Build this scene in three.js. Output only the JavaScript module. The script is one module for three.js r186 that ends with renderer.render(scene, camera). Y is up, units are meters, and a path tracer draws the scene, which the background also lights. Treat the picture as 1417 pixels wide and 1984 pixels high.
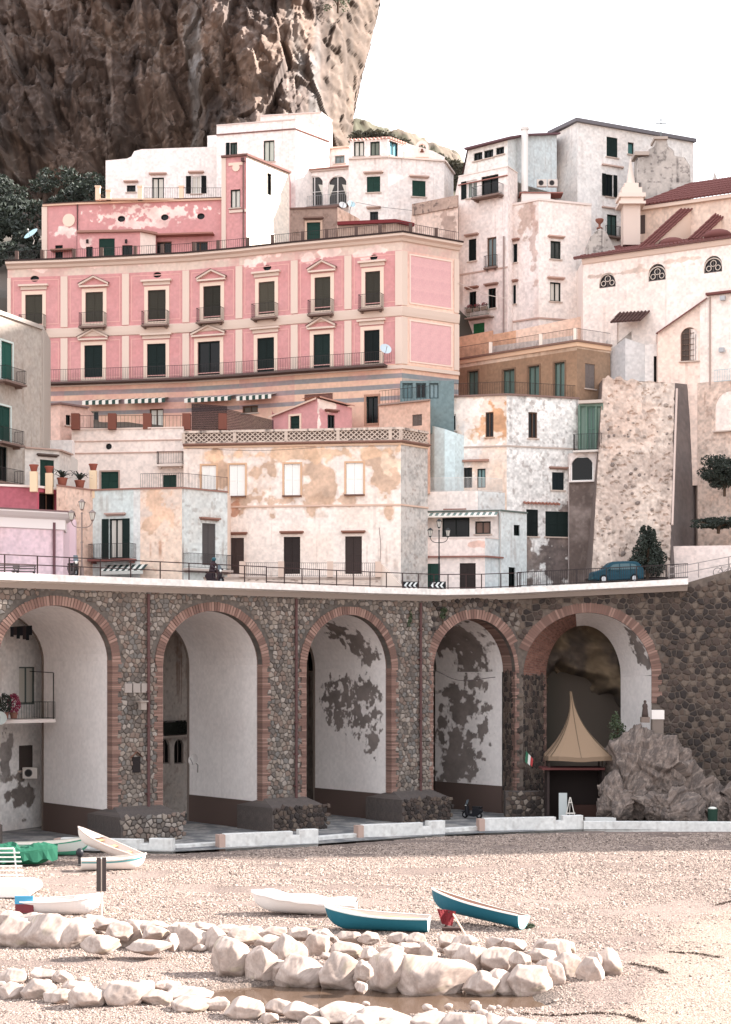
import * as THREE from 'three';
import { mergeGeometries, mergeVertices } from 'three/addons/utils/BufferGeometryUtils.js';
import { MarchingCubes } from 'three/addons/objects/MarchingCubes.js';

// ---------------------------------------------------------------- camera, sky, sun, exposure
const F = 3300, CX = 708.5, CY = 1300, H = 11;            // lens (in photograph pixels) and eye height
const scene = new THREE.Scene();
const camera = new THREE.PerspectiveCamera(2 * Math.atan(992 / F) * 180 / Math.PI, 1417 / 1984, 1, 3000);
camera.position.set(0, H, 0);
camera.setViewOffset(1417, 1984, 0, -308, 1417, 1984);    // shifted lens: verticals stay vertical
camera.updateProjectionMatrix();
scene.add(camera);
const renderer = new THREE.WebGLRenderer();
renderer.toneMapping = THREE.LinearToneMapping;
renderer.toneMappingExposure = 3.9;
renderer.shadowMap.enabled = true;
const SUN = new THREE.Vector3(1.6, .97, -0.25).normalize();
{
  const w = 64, h = 32, d = new Float32Array(w * h * 4);
  for (let j = 0; j < h; j++) for (let i = 0; i < w; i++) {
    const e = Math.max(0, Math.sin(((j + .5) / h - .5) * Math.PI)), k = (j * w + i) * 4, t = Math.pow(e, .6);
    d[k] = .65 - .19 * t; d[k + 1] = .642 - .15 * t; d[k + 2] = .64 - .09 * t; d[k + 3] = 1;
  }
  const t = new THREE.DataTexture(d, w, h, THREE.RGBAFormat, THREE.FloatType);
  t.mapping = THREE.EquirectangularReflectionMapping; t.magFilter = t.minFilter = THREE.LinearFilter; t.needsUpdate = true;
  scene.background = t; scene.environment = t;
}
const sun = new THREE.DirectionalLight(new THREE.Color(1, .94, .88), 5);
sun.position.copy(SUN).multiplyScalar(300).add(new THREE.Vector3(0, 20, -110));
sun.target.position.set(0, 20, -110);
sun.castShadow = true; sun.shadow.radius = 1.5; sun.shadow.mapSize.set(2048, 2048);
Object.assign(sun.shadow.camera, { left: -110, right: 110, top: 110, bottom: -110, near: 1, far: 700 });
scene.add(sun, sun.target);

// ---------------------------------------------------------------- helpers
const V3 = (x, y, z) => new THREE.Vector3(x, y, z);
const WX = (px, D) => (px - CX) * D / F, WY = (py, D) => H + (CY - py) * D / F;
const P3 = (px, py, D) => V3(WX(px, D), WY(py, D), -D);
const GD = (py, y = 0) => (H - y) * F / (py - CY);           // distance of a ground point seen at height py
let seed = 7; const rnd = (a = 1, b) => { seed = (Math.imul(seed, 1664525) + 1013904223) >>> 0; const r = seed / 4294967296; return b === undefined ? r * a : a + r * (b - a); };
const hsh = (x, y, s) => { let h = Math.imul(x, 374761393) ^ Math.imul(y, 668265263) ^ Math.imul(s + 11, 2246822519); h = Math.imul(h ^ (h >>> 13), 1274126177); h = Math.imul(h ^ (h >>> 15), 2246822519); return ((h ^ (h >>> 16)) >>> 0) / 4294967296; };
const vn = (x, y, s) => { const i = Math.floor(x), j = Math.floor(y); let a = x - i, b = y - j; a = a * a * (3 - 2 * a); b = b * b * (3 - 2 * b); const p = hsh(i, j, s), q = hsh(i + 1, j, s), r = hsh(i, j + 1, s), t = hsh(i + 1, j + 1, s); return p + (q - p) * a + (r - p) * b + (p - q - r + t) * a * b; };
const fbm = (x, y, o, s) => { let v = 0, a = .5, n = 0; for (let k = 0; k < o; k++) { v += a * vn(x, y, s + k); n += a; x = x * 2.03 + 17.1; y = y * 2.03 + 5.7; a *= .5; } return v / n; };
const sm = (a, b, x) => { x = Math.min(1, Math.max(0, (x - a) / (b - a))); return x * x * (3 - 2 * x); };
const mix = (a, b, t) => [a[0] + (b[0] - a[0]) * t, a[1] + (b[1] - a[1]) * t, a[2] + (b[2] - a[2]) * t];
const rgb = (c) => new THREE.Color().setRGB(c[0] / 255, c[1] / 255, c[2] / 255, THREE.SRGBColorSpace);
const taken = {};
const numbered = (n) => { const k = taken[n] = (taken[n] ?? -1) + 1; return k ? n + '_' + String(k).padStart(3, '0') : n; };
function tag(o, label, category, group) { Object.assign(o.userData, { label, category }); if (group) o.userData.group = group; return o; }
function thing(name, label, category, pos = [0, 0, 0], group) {
  const g = new THREE.Group(); g.name = numbered(name); g.position.set(...pos); g.org = g.position.clone(); scene.add(g); return tag(g, label, category, group);
}
const shadow = (m) => { m.castShadow = m.receiveShadow = true; return m; };
// a mesh whose geometry is given in world coordinates, as part of a thing or of a part
function part(parent, name, geo, m) { const o = parent.org; geo.translate(-o.x, -o.y, -o.z); const x = shadow(new THREE.Mesh(geo, m)); x.name = name; x.org = o; parent.add(x); return x; }
function sub(parent, name) { const g = new THREE.Group(); g.name = name; g.org = parent.org; parent.add(g); return g; }
function struct(name, geo, m) { const x = shadow(new THREE.Mesh(geo, m)); x.name = numbered(name); x.userData.kind = 'structure'; scene.add(x); x.org = V3(0, 0, 0); return x; }
const matCache = {};
function mat(c, rough = .85, extra) { const k = c.join() + rough + (extra ? JSON.stringify(extra) : ''); return matCache[k] ??= new THREE.MeshPhysicalMaterial({ color: rgb(c), specularIntensity: .45, roughness: rough, side: THREE.DoubleSide, ...extra }); }

class G {                                                    // collects flat faces, uv in metres
  constructor() { this.p = []; this.t = []; }
  tri(a, b, c, ua, ub, uc) { this.p.push(...a, ...b, ...c); this.t.push(...(ua || [a[0], a[1]]), ...(ub || [b[0], b[1]]), ...(uc || [c[0], c[1]])); return this; }
  quad(a, b, c, d, u) { const w = Math.hypot(b[0] - a[0], b[1] - a[1], b[2] - a[2]), h = Math.hypot(d[0] - a[0], d[1] - a[1], d[2] - a[2]); u ||= [[0, 0], [w, 0], [w, h], [0, h]]; this.tri(a, b, c, u[0], u[1], u[2]); return this.tri(a, c, d, u[0], u[2], u[3]); }
  box(x0, y0, z0, x1, y1, z1) {
    const q = (a, b, c, d) => this.quad(a, b, c, d);
    q([x0, y0, z1], [x1, y0, z1], [x1, y1, z1], [x0, y1, z1]); q([x1, y0, z0], [x0, y0, z0], [x0, y1, z0], [x1, y1, z0]);
    q([x0, y0, z0], [x0, y0, z1], [x0, y1, z1], [x0, y1, z0]); q([x1, y0, z1], [x1, y0, z0], [x1, y1, z0], [x1, y1, z1]);
    q([x0, y1, z1], [x1, y1, z1], [x1, y1, z0], [x0, y1, z0]); q([x0, y0, z0], [x1, y0, z0], [x1, y0, z1], [x0, y0, z1]); return this;
  }
  bar(a, b, r, n = 4) {                                      // a straight bar between two points
    const d = V3(...b).sub(V3(...a)).normalize(), u = V3(0, 1, 0); if (Math.abs(d.y) > .9) u.set(1, 0, 0);
    const s = u.clone().cross(d).normalize(), t = d.clone().cross(s); const ring = (c) => { const o = []; for (let k = 0; k < n; k++) { const w = (k + .5) / n * Math.PI * 2; o.push([c[0] + (s.x * Math.cos(w) + t.x * Math.sin(w)) * r, c[1] + (s.y * Math.cos(w) + t.y * Math.sin(w)) * r, c[2] + (s.z * Math.cos(w) + t.z * Math.sin(w)) * r]); } return o; };
    const A = ring(a), B = ring(b); for (let k = 0; k < n; k++) { const l = (k + 1) % n; this.quad(A[k], A[l], B[l], B[k]); } for (let k = 1; k < n - 1; k++) { this.tri(A[0], A[k + 1], A[k]); this.tri(B[0], B[k], B[k + 1]); } return this;
  }
  geo(M) { const g = new THREE.BufferGeometry(); g.setAttribute('position', new THREE.Float32BufferAttribute(this.p, 3)); g.setAttribute('uv', new THREE.Float32BufferAttribute(this.t, 2)); if (M) g.applyMatrix4(M); g.computeVertexNormals(); return g; }
}
const plain = (g) => { g = g.index ? g.toNonIndexed() : g; for (const k of Object.keys(g.attributes)) if (!['position', 'normal', 'uv'].includes(k)) g.deleteAttribute(k); return g; };
const join = (list) => mergeGeometries(list.map(plain));
// a profile [[out, y], ...] carried along a plan line [[x, z], ...] with mitred corners; out is to the right-hand (camera) side
function sweep(line, prof, { closed = true, ys, caps = true } = {}) {
  const n = line.length, g = new G(), nr = [];
  for (let i = 0; i < n - 1; i++) { const dx = line[i + 1][0] - line[i][0], dz = line[i + 1][1] - line[i][1], l = Math.hypot(dx, dz); nr.push([-dz / l, dx / l]); }
  const mit = line.map((_, i) => { const a = nr[Math.max(0, i - 1)], b = nr[Math.min(n - 2, i)], m = [a[0] + b[0], a[1] + b[1]], q = m[0] * a[0] + m[1] * a[1]; return [m[0] / q, m[1] / q]; });
  const pt = (i, k) => [line[i][0] + mit[i][0] * prof[k][0], prof[k][1] + (ys ? ys[i] : 0), line[i][1] + mit[i][1] * prof[k][0]];
  let run = 0; const K = prof.length;
  for (let i = 0; i < n - 1; i++) { const L = Math.hypot(line[i + 1][0] - line[i][0], line[i + 1][1] - line[i][1]); let vv = 0; for (let k = 0; k < (closed ? K : K - 1); k++) { const l = (k + 1) % K, h = Math.hypot(prof[l][0] - prof[k][0], prof[l][1] - prof[k][1]); g.quad(pt(i, k), pt(i + 1, k), pt(i + 1, l), pt(i, l), [[run, vv], [run + L, vv], [run + L, vv + h], [run, vv + h]]); vv += h; } run += L; }
  if (closed && caps) { const f = THREE.ShapeUtils.triangulateShape(prof.map((q) => new THREE.Vector2(...q)), []); for (const [a, b, c] of f) { g.tri(pt(0, a), pt(0, b), pt(0, c)); g.tri(pt(n - 1, a), pt(n - 1, c), pt(n - 1, b)); } }
  return g.geo();
}
const rect = (o0, o1, y0, y1) => [[o0, y0], [o1, y0], [o1, y1], [o0, y1]];
const xz = (pts) => pts.map(([px, D]) => [WX(px, D), -D]);

// ---------------------------------------------------------------- a vertical plane through two plan points given as [photo column, distance]
function facade(a, b) {
  const A = [WX(...a), -a[1]], B = [WX(...b), -b[1]], L = Math.hypot(B[0] - A[0], B[1] - A[1]), d = [(B[0] - A[0]) / L, (B[1] - A[1]) / L];
  const M = new THREE.Matrix4().makeBasis(V3(d[0], 0, d[1]), V3(0, 1, 0), V3(-d[1], 0, d[0])).setPosition(A[0], 0, A[1]);
  const f = { A, B, L, d, M, line: [A, B] };
  f.uAt = (px) => { const k = (px - CX) / F; return -(A[0] + k * A[1]) / (d[0] + k * d[1]); };
  f.pt = (px, py) => { const u = f.uAt(px), D = -(A[1] + u * d[1]); return [u, H + (CY - py) * D / F]; };
  f.w = (u, v, z = 0) => V3(u, v, z).applyMatrix4(M);
  f.mini = (u0, u1) => [[A[0] + d[0] * u0, A[1] + d[1] * u0], [A[0] + d[0] * u1, A[1] + d[1] * u1]];
  return f;
}
// ---------------------------------------------------------------- computed textures
function tex(w, h, fn, srgb = true) {
  w = Math.max(8, Math.min(1024, Math.round(w))); h = Math.max(8, Math.min(1024, Math.round(h)));
  const d = new Uint8Array(w * h * 4);
  for (let j = 0; j < h; j++) for (let i = 0; i < w; i++) { const c = fn((i + .5) / w, (j + .5) / h), k = (j * w + i) * 4; d[k] = Math.max(0, Math.min(255, c[0])); d[k + 1] = Math.max(0, Math.min(255, c[1])); d[k + 2] = Math.max(0, Math.min(255, c[2])); d[k + 3] = 255; }
  const t = new THREE.DataTexture(d, w, h, THREE.RGBAFormat); t.magFilter = THREE.LinearFilter; t.minFilter = THREE.LinearMipmapLinearFilter; t.generateMipmaps = true; t.wrapS = t.wrapT = THREE.RepeatWrapping;
  if (srgb) t.colorSpace = THREE.SRGBColorSpace; t.needsUpdate = true; return t;
}
let texSeed = 100;
// weathered plaster for a wall of L x Hh metres whose lower left corner is (0, v0)
function plaster(L, Hh, v0, o) {
  const s = texSeed += 13, b = o.c, b2 = o.c2 || mix(b, [150, 120, 105], .35), dirt = o.dirt || [96, 84, 78], am = o.am ?? .5, st = o.streak ?? .25, gr = o.grain ?? 1;
  const res = Math.min(26, 900 / Math.max(L, Hh));
  return tex(L * res, Hh * res, (x, y) => {
    const u = x * L, v = v0 + y * Hh; let c = b;
    if (o.zones) for (const z of o.zones) if (v >= z[0] && v < z[1]) c = z[2];
    const big = fbm(u * .22, v * .3, 3, s), mid = fbm(u * .9, v * 1.1, 4, s + 3), fine = fbm(u * 5, v * 5, 2, s + 7);
    c = mix(c, b2, am * sm(.42, .75, big * .6 + mid * .4));
    if (st) { const k = vn(u * 2.6, v * .16, s + 21) * .7 + vn(u * 8, v * .35, s + 22) * .3; c = mix(c, dirt, st * sm(.62, .95, k) * sm(.3, .7, mid)); }
    if (o.spots) c = mix(c, dirt, o.spots * .7 * sm(.58, .78, fbm(u * 3.4, v * 3.1, 4, s + 31)));
    if (o.patches) for (const q of o.patches) { const e = Math.hypot((u - q[0]) / q[2], (v - q[1]) / q[3]); if (e < 1.7) { const k = 1.15 - e * .75 + (fbm(u * (q[6] || 1.6), v * (q[6] || 1.6), 4, s + 40) - .5) * 2.1; c = mix(c, mix(c, q[4], .35), (q[5] ?? 1) * sm(.3, .44, k)); c = mix(c, q[4].map((z) => z * (.86 + .28 * mid)), (q[5] ?? 1) * sm(.47, .54, k)); } }
    const m = 1 + (fine - .5) * .16 * gr + (mid - .5) * .12 * gr; return [c[0] * m, c[1] * m, c[2] * m];
  });
}
// ---------------------------------------------------------------- walls with real openings
const holePath = (h) => {
  const p = []; const [u0, u1, v0, v1] = h.r;
  if (h.arch) { const a = (u1 - u0) / 2, c = (u0 + u1) / 2, rise = h.arch === true ? Math.min(a, v1 - v0) : h.arch, vs = v1 - rise, n = h.n || 14; if (vs > v0 + .01) p.push([u0, v0], [u1, v0]); for (let k = 0; k <= n; k++) { const w = Math.PI * k / n; p.push([c + a * Math.cos(w), vs + rise * Math.sin(w)]); } }
  else if (h.oval) { const n = 20; for (let k = 0; k < n; k++) { const w = 2 * Math.PI * k / n; p.push([(u0 + u1) / 2 + (u1 - u0) / 2 * Math.cos(w), (v0 + v1) / 2 + (v1 - v0) / 2 * Math.sin(w)]); } }
  else p.push([u0, v0], [u1, v0], [u1, v1], [u0, v1]);
  return p;
};
function wallGeo(f, outline, holes, rev = .24) {             // outline in (u, v); openings get reveals
  const s = new THREE.Shape(outline.map((q) => new THREE.Vector2(...q))), us = outline.map((q) => q[0]), vs = outline.map((q) => q[1]);
  const u0 = Math.min(...us), L = Math.max(...us) - u0, v0 = Math.min(...vs), Hh = Math.max(...vs) - v0;
  const ps = holes.map(holePath); for (const p of ps) s.holes.push(new THREE.Path(p.map((q) => new THREE.Vector2(...q))));
  const sg = new THREE.ShapeGeometry(s).toNonIndexed(), g = new G(); g.p = [...sg.attributes.position.array];
  for (let k = 0; k < g.p.length; k += 3) g.t.push((g.p[k] - u0) / L, (g.p[k + 1] - v0) / Hh);
  ps.forEach((p, j) => { const r = holes[j].rev ?? rev; p.forEach((a, k) => { const b = p[(k + 1) % p.length], uv = (q) => [(q[0] - u0) / L, (q[1] - v0) / Hh]; g.quad([a[0], a[1], 0], [b[0], b[1], 0], [b[0], b[1], -r], [a[0], a[1], -r], [uv(a), uv(b), uv(b), uv(a)]); }); });
  return { geo: g.geo(f.M), L, Hh, v0, u0 };
}
const C = { green: [24, 44, 38], dgreen: [17, 28, 26], brown: [60, 49, 46], olive: [56, 52, 44], dark: [15, 15, 16], glass: [28, 34, 38], curtain: [205, 200, 190], wood: [92, 66, 52], iron: [46, 40, 40], white: [232, 228, 224], cream: [222, 198, 180], pink: [199, 143, 141], ochre: [176, 124, 84] };
const glassM = (c) => mat(c, .25, { metalness: 0 });
function leafGeo(f, u0, u1, v0, v1, z) {                     // one louvred shutter leaf
  const g = new G(), w = u1 - u0, t = Math.min(.07, w * .14), h = v1 - v0; g.box(u0, v0, z, u0 + t, v1, z + .045); g.box(u1 - t, v0, z, u1, v1, z + .045);
  for (const q of [v0, v0 + h / 2 - t / 2, v1 - t]) g.box(u0 + t, q, z + .002, u1 - t, q + t, z + .043);
  const n = Math.min(22, Math.max(5, Math.round(h / .11))); for (let k = 0; k < n; k++) { const y = v0 + h * (k + .5) / n, d = h / n * .5; g.quad([u0 + t, y - d, z + .036], [u1 - t, y - d, z + .036], [u1 - t, y + d, z + .004], [u0 + t, y + d, z + .004]); }
  g.quad([u0 + t, v0, z + .001], [u1 - t, v0, z + .001], [u1 - t, v1, z + .001], [u0 + t, v1, z + .001]);
  return g.geo(f.M);
}
const frameG = (u0, u1, v0, v1, w, z0, z1) => new G().box(u0, v0, z0, u0 + w, v1, z1).box(u1 - w, v0, z0, u1, v1, z1).box(u0 + w, v1 - w, z0, u1 - w, v1, z1).box(u0 + w, v0, z0, u1 - w, v0 + w, z1);
// kinds: s shut, o open shutters with a glazed sash, g glazed, d dark opening with a sash, w pale closed boards
function windowAt(parent, f, w, rev = .24) {
  const [kind, x0, y0, x1, y1, o = {}] = w, xm = (x0 + x1) / 2, u0 = f.uAt(x0), u1 = f.uAt(x1), v0 = f.pt(xm, y1)[1], v1 = f.pt(xm, y0)[1], um = (u0 + u1) / 2;
  const g = sub(parent, o.door ? 'door' : 'window'), tone = [.8, 1, 1.15, 1.35][Math.floor(rnd(4))], shc = mat((o.c || C.green).map((q) => Math.round(kind === 'w' ? q : q * tone)), .75);
  const arched = o.arch, vs = arched ? v1 - (o.arch === true ? (u1 - u0) / 2 : o.arch) : v1;
  if (kind === 's' || kind === 'w') { const gap = .012, m = o.split ?? um; if (o.one) part(g, 'shutter', leafGeo(f, u0 + .02, u1 - .02, v0 + .02, vs - .02, -.1), shc); else { part(g, 'shutter', leafGeo(f, u0 + .02, m - gap, v0 + .02, vs - .02, -.1), shc); part(g, 'shutter', leafGeo(f, m + gap, u1 - .02, v0 + .02, vs - .02, -.1), shc); } }
  if (kind === 'o') { const wd = (u1 - u0) / 2; if (o.half !== 'r') part(g, 'shutter', leafGeo(f, u0 - wd - .03, u0 - .03, v0, v1, .03), shc); if (o.half !== 'l') part(g, 'shutter', leafGeo(f, u1 + .03, u1 + wd + .03, v0, v1, .03), shc); }
  if (kind !== 's') {
    const fw = Math.min(.09, (u1 - u0) * .12), fr = frameG(u0 + .005, u1 - .005, v0 + .005, v1 - .005, fw, -.17, -.11); if (!o.single) fr.box(um - .035, v0 + fw, -.165, um + .035, v1 - fw, -.115);
    if (o.bars) for (let k = 1; k <= o.bars; k++) fr.box(u0 + fw, v0 + (v1 - v0) * k / (o.bars + 1) - .02, -.163, u1 - fw, v0 + (v1 - v0) * k / (o.bars + 1) + .02, -.117);
    part(g, 'frame', fr.geo(f.M), mat(o.fc || C.dgreen, .6));
  }
  const gl = new G(); { const p = holePath({ r: [u0, u1, v0, v1], arch: o.arch, oval: o.oval }); const c = [um, (v0 + v1) / 2, -(rev - .03)]; p.forEach((a, k) => { const b = p[(k + 1) % p.length]; gl.tri(c, [a[0], a[1], c[2]], [b[0], b[1], c[2]]); }); }
  part(g, 'pane', gl.geo(f.M), glassM(kind === 's' || kind === 'w' ? C.dark : kind === 'd' ? C.dark : (o.pc || C.glass)));
  if (o.sill !== 0 && !o.door && !o.oval) part(g, 'sill', new G().box(u0 - .12, v0 - .1, -.02, u1 + .12, v0 - .004, o.sill || .12).geo(f.M), mat(o.sc || [188, 170, 158]));
  if (o.hood) part(g, 'hood', new G().box(u0 - .28, v1 + .3, -.02, u1 + .28, v1 + .42, .34).box(u0 - .2, v1 + .22, -.02, u1 + .2, v1 + .298, .18).geo(f.M), mat(o.hc || [150, 112, 98]));
  if (o.sur) { const q = o.sur; part(g, 'surround', frameG(u0 - q, u1 + q, v0 - (o.door ? 0 : q), v1 + q, q - .004, -.01, .05).geo(f.M), mat(o.surc || C.cream)); }
  if (o.bal) balcony(g, f, u0 - o.bal, u1 + o.bal, v0 - .05, o.bd || .6, o.bh || 1.0);
  if (o.curtain) part(g, 'curtain', new G().box(u0 + .12, v0 + .12, -.2, um - .06, v1 - .1, -.195).box(um + .06, v0 + .12, -.2, u1 - .12, v1 - .1, -.195).geo(f.M), mat(C.curtain, .95));
  return { r: [u0, u1, v0, v1], arch: o.arch, oval: o.oval };
}
function railG(g, a, b, y, h, gap = .13, r = .012) {         // bars and rails between two plan points
  const L = Math.hypot(b[0] - a[0], b[1] - a[1]), n = Math.max(2, Math.round(L / gap)); for (const q of [y + .08, y + h]) g.bar([a[0], q, a[1]], [b[0], q, b[1]], r * 1.7);
  for (let k = 0; k <= n; k++) { const t = k / n, x = a[0] + (b[0] - a[0]) * t, z = a[1] + (b[1] - a[1]) * t; g.bar([x, y + .08, z], [x, y + h, z], r, 3); } return g;
}
function balcony(parent, f, u0, u1, v, d, h, o = {}) {
  part(parent, 'balcony_slab', new G().box(u0 - .05, v - .16, .004, u1 + .05, v, d + .05).box(u0 + .1, v - .3, .004, u0 + .25, v - .163, d * .7).box(u1 - .25, v - .3, .004, u1 - .1, v - .163, d * .7).geo(f.M), mat(o.c || [120, 100, 92]));
  const g = new G(), q = (u, z) => { const w = f.w(u, 0, z); return [w.x, w.z]; }; railG(g, q(u0, .02), q(u0, d), v, h); railG(g, q(u0, d), q(u1, d), v, h); railG(g, q(u1, d), q(u1, .02), v, h); part(parent, 'railing', g.geo(), mat(C.iron, .6));
}
// plaster that has no marks of its own is shared: one 24 m sheet per kind, each wall takes its own piece of it
const sheets = {};
function wallMat(wg, t) {
  if (t.patches?.length || t.zones?.length || wg.L > 23) return new THREE.MeshStandardMaterial({ map: plaster(wg.L, wg.Hh, wg.v0, t), roughness: .92, side: THREE.DoubleSide });
  const w = (t.streak ?? .25) + (t.spots || 0), k = (w < .4 ? 0 : w < .8 ? 1 : 2) + ((t.grain ?? 1) > 1.4 ? 3 : 0), S = 24, uv = wg.geo.attributes.uv, o = [rnd(Math.max(0, S - wg.L)), rnd(Math.max(0, S - wg.Hh))];
  for (let i = 0; i < uv.count; i++) uv.setXY(i, (o[0] + uv.getX(i) * wg.L) / S, (o[1] + uv.getY(i) * wg.Hh) / S);
  sheets[k] ??= plaster(S, S, 0, { c: [246, 246, 246], c2: [[226, 218, 214], [216, 204, 198], [200, 186, 178]][k % 3], dirt: [160, 142, 134], am: .35, streak: [.2, .45, .8][k % 3], spots: [0, .18, .5][k % 3], grain: k > 2 ? 2 : 1 });
  return sheets[k + t.c.join()] ??= new THREE.MeshStandardMaterial({ map: sheets[k], color: rgb(t.c.map((q) => Math.min(255, q * 1.04))), roughness: .92, side: THREE.DoubleSide });
}
// ---------------------------------------------------------------- buildings: a chain of visible walls, closed behind
function building(o) {
  const pts = o.pts, base = V3(WX(...pts[Math.floor(pts.length / 2)]), o.bot, -pts[Math.floor(pts.length / 2)][1]);
  const g = thing(o.name, o.label, o.cat || 'building', base.toArray(), o.group), topY = o.topY ?? WY(o.top, pts[o.ti || 0][1]);
  const fs = []; for (let i = 0; i < pts.length - 1; i++) {
    const f = facade(pts[i], pts[i + 1]), fo = (o.faces && o.faces[i]) || {}; fs.push(f);
    const outline = [[0, o.bot], [f.L, o.bot]]; if (fo.topPts) { for (const q of [...fo.topPts].reverse()) outline.push(f.pt(...q)); } else outline.push([f.L, topY], [0, topY]);
    const wins = (fo.win || []), holes = wins.map((w) => windowAt(g, f, w));
    const wg = wallGeo(f, outline, holes), t = { ...o.tex, ...(fo.tex || {}) };
    if (t.pp) t.patches = t.pp.map(([px, py, rx, ry, c, a, k]) => { const q = f.pt(px, py); return [q[0], q[1], rx * pts[i][1] / F, ry * pts[i][1] / F, c, a, k]; });
    if (t.zp) t.zones = t.zp.map(([ya, yb, c]) => [f.pt((pts[i][0] + pts[i + 1][0]) / 2, yb)[1], f.pt((pts[i][0] + pts[i + 1][0]) / 2, ya)[1], c]);
    part(g, 'wall', wg.geo, wallMat(wg, t));
  }
  const line = xz(pts), back = o.back ?? 6, bl = [...line].reverse().map(([x, z]) => [x, z - back]), all = [...line, ...bl], cg = new G();
  const bx = o.backTop ?? topY; for (let i = line.length - 1; i < all.length; i++) { const a = all[i], b = all[(i + 1) % all.length]; cg.quad([a[0], o.bot, a[1]], [b[0], o.bot, b[1]], [b[0], bx, b[1]], [a[0], bx, a[1]]); }
  part(g, 'rear_wall', cg.geo(), mat(o.rc || o.tex.c, .9));
  if (o.roof !== 0) { const rg = new G(), ry = topY - (o.sink ?? .05), f = THREE.ShapeUtils.triangulateShape(all.map(([x, z]) => new THREE.Vector2(x, z)), []); for (const [a, b, c] of f) rg.tri(...[a, b, c].map((k) => [all[k][0], ry, all[k][1]])); part(g, 'roof', rg.geo(), mat(o.roofc || [150, 120, 108])); }
  if (o.cor) for (const [dy0, dy1, out, c, nm, i0, i1] of o.cor) part(g, nm || 'cornice', sweep(line.slice(i0 ?? 0, i1 ?? 99), rect(-.03, out, topY + dy0, topY + dy1)), mat(c));
  if (o.rail) { const rg = new G(); for (let i = 0; i < line.length - 1; i++) if (!o.rail.skip?.includes(i)) railG(rg, line[i].map((q, k) => k ? q - .2 : q), line[i + 1].map((q, k) => k ? q - .2 : q), topY + (o.rail.dy || 0), o.rail.h || 1, o.rail.gap || .14); part(g, 'railing', rg.geo(), mat(o.rail.c || C.iron, .6)); }
  return { g, f: fs, topY, line };
}
const boxAt = (f, u0, u1, v0, v1, z0, z1) => new G().box(u0, v0, z0, u1, v1, z1).geo(f.M);
// ================================================================ ground
const pool = (x, D) => { const e = Math.hypot((x - .1) / 6.4, (D - 58.6) / 3.1); return e; };
const promFront = [[-90, 104], [-21.2, 103.6], [-11.6, 102.6], [-3.0, 107.2], [5.4, 113.4], [15, 117], [60, 116.5], [200, 116]];
const promD = (x) => { for (let i = 1; i < promFront.length; i++) if (x < promFront[i][0]) { const a = promFront[i - 1], b = promFront[i]; return a[1] + (b[1] - a[1]) * (x - a[0]) / (b[0] - a[0]); } return 116; };
const beachY = (x, D) => {
  let y = (fbm(x * .09, D * .09, 3, 5) - .5) * .5 + (fbm(x * .5, D * .5, 3, 9) - .5) * .16;
  y *= sm(0, 6, promD(x) - D) * .9 + .1;
  y -= .62 * (1 - sm(.72, 1.12, pool(x, D) + (fbm(x * .6, D * .6, 2, 4) - .5) * .3));
  if (D > promD(x)) y = -.12;
  return y;
};
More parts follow.
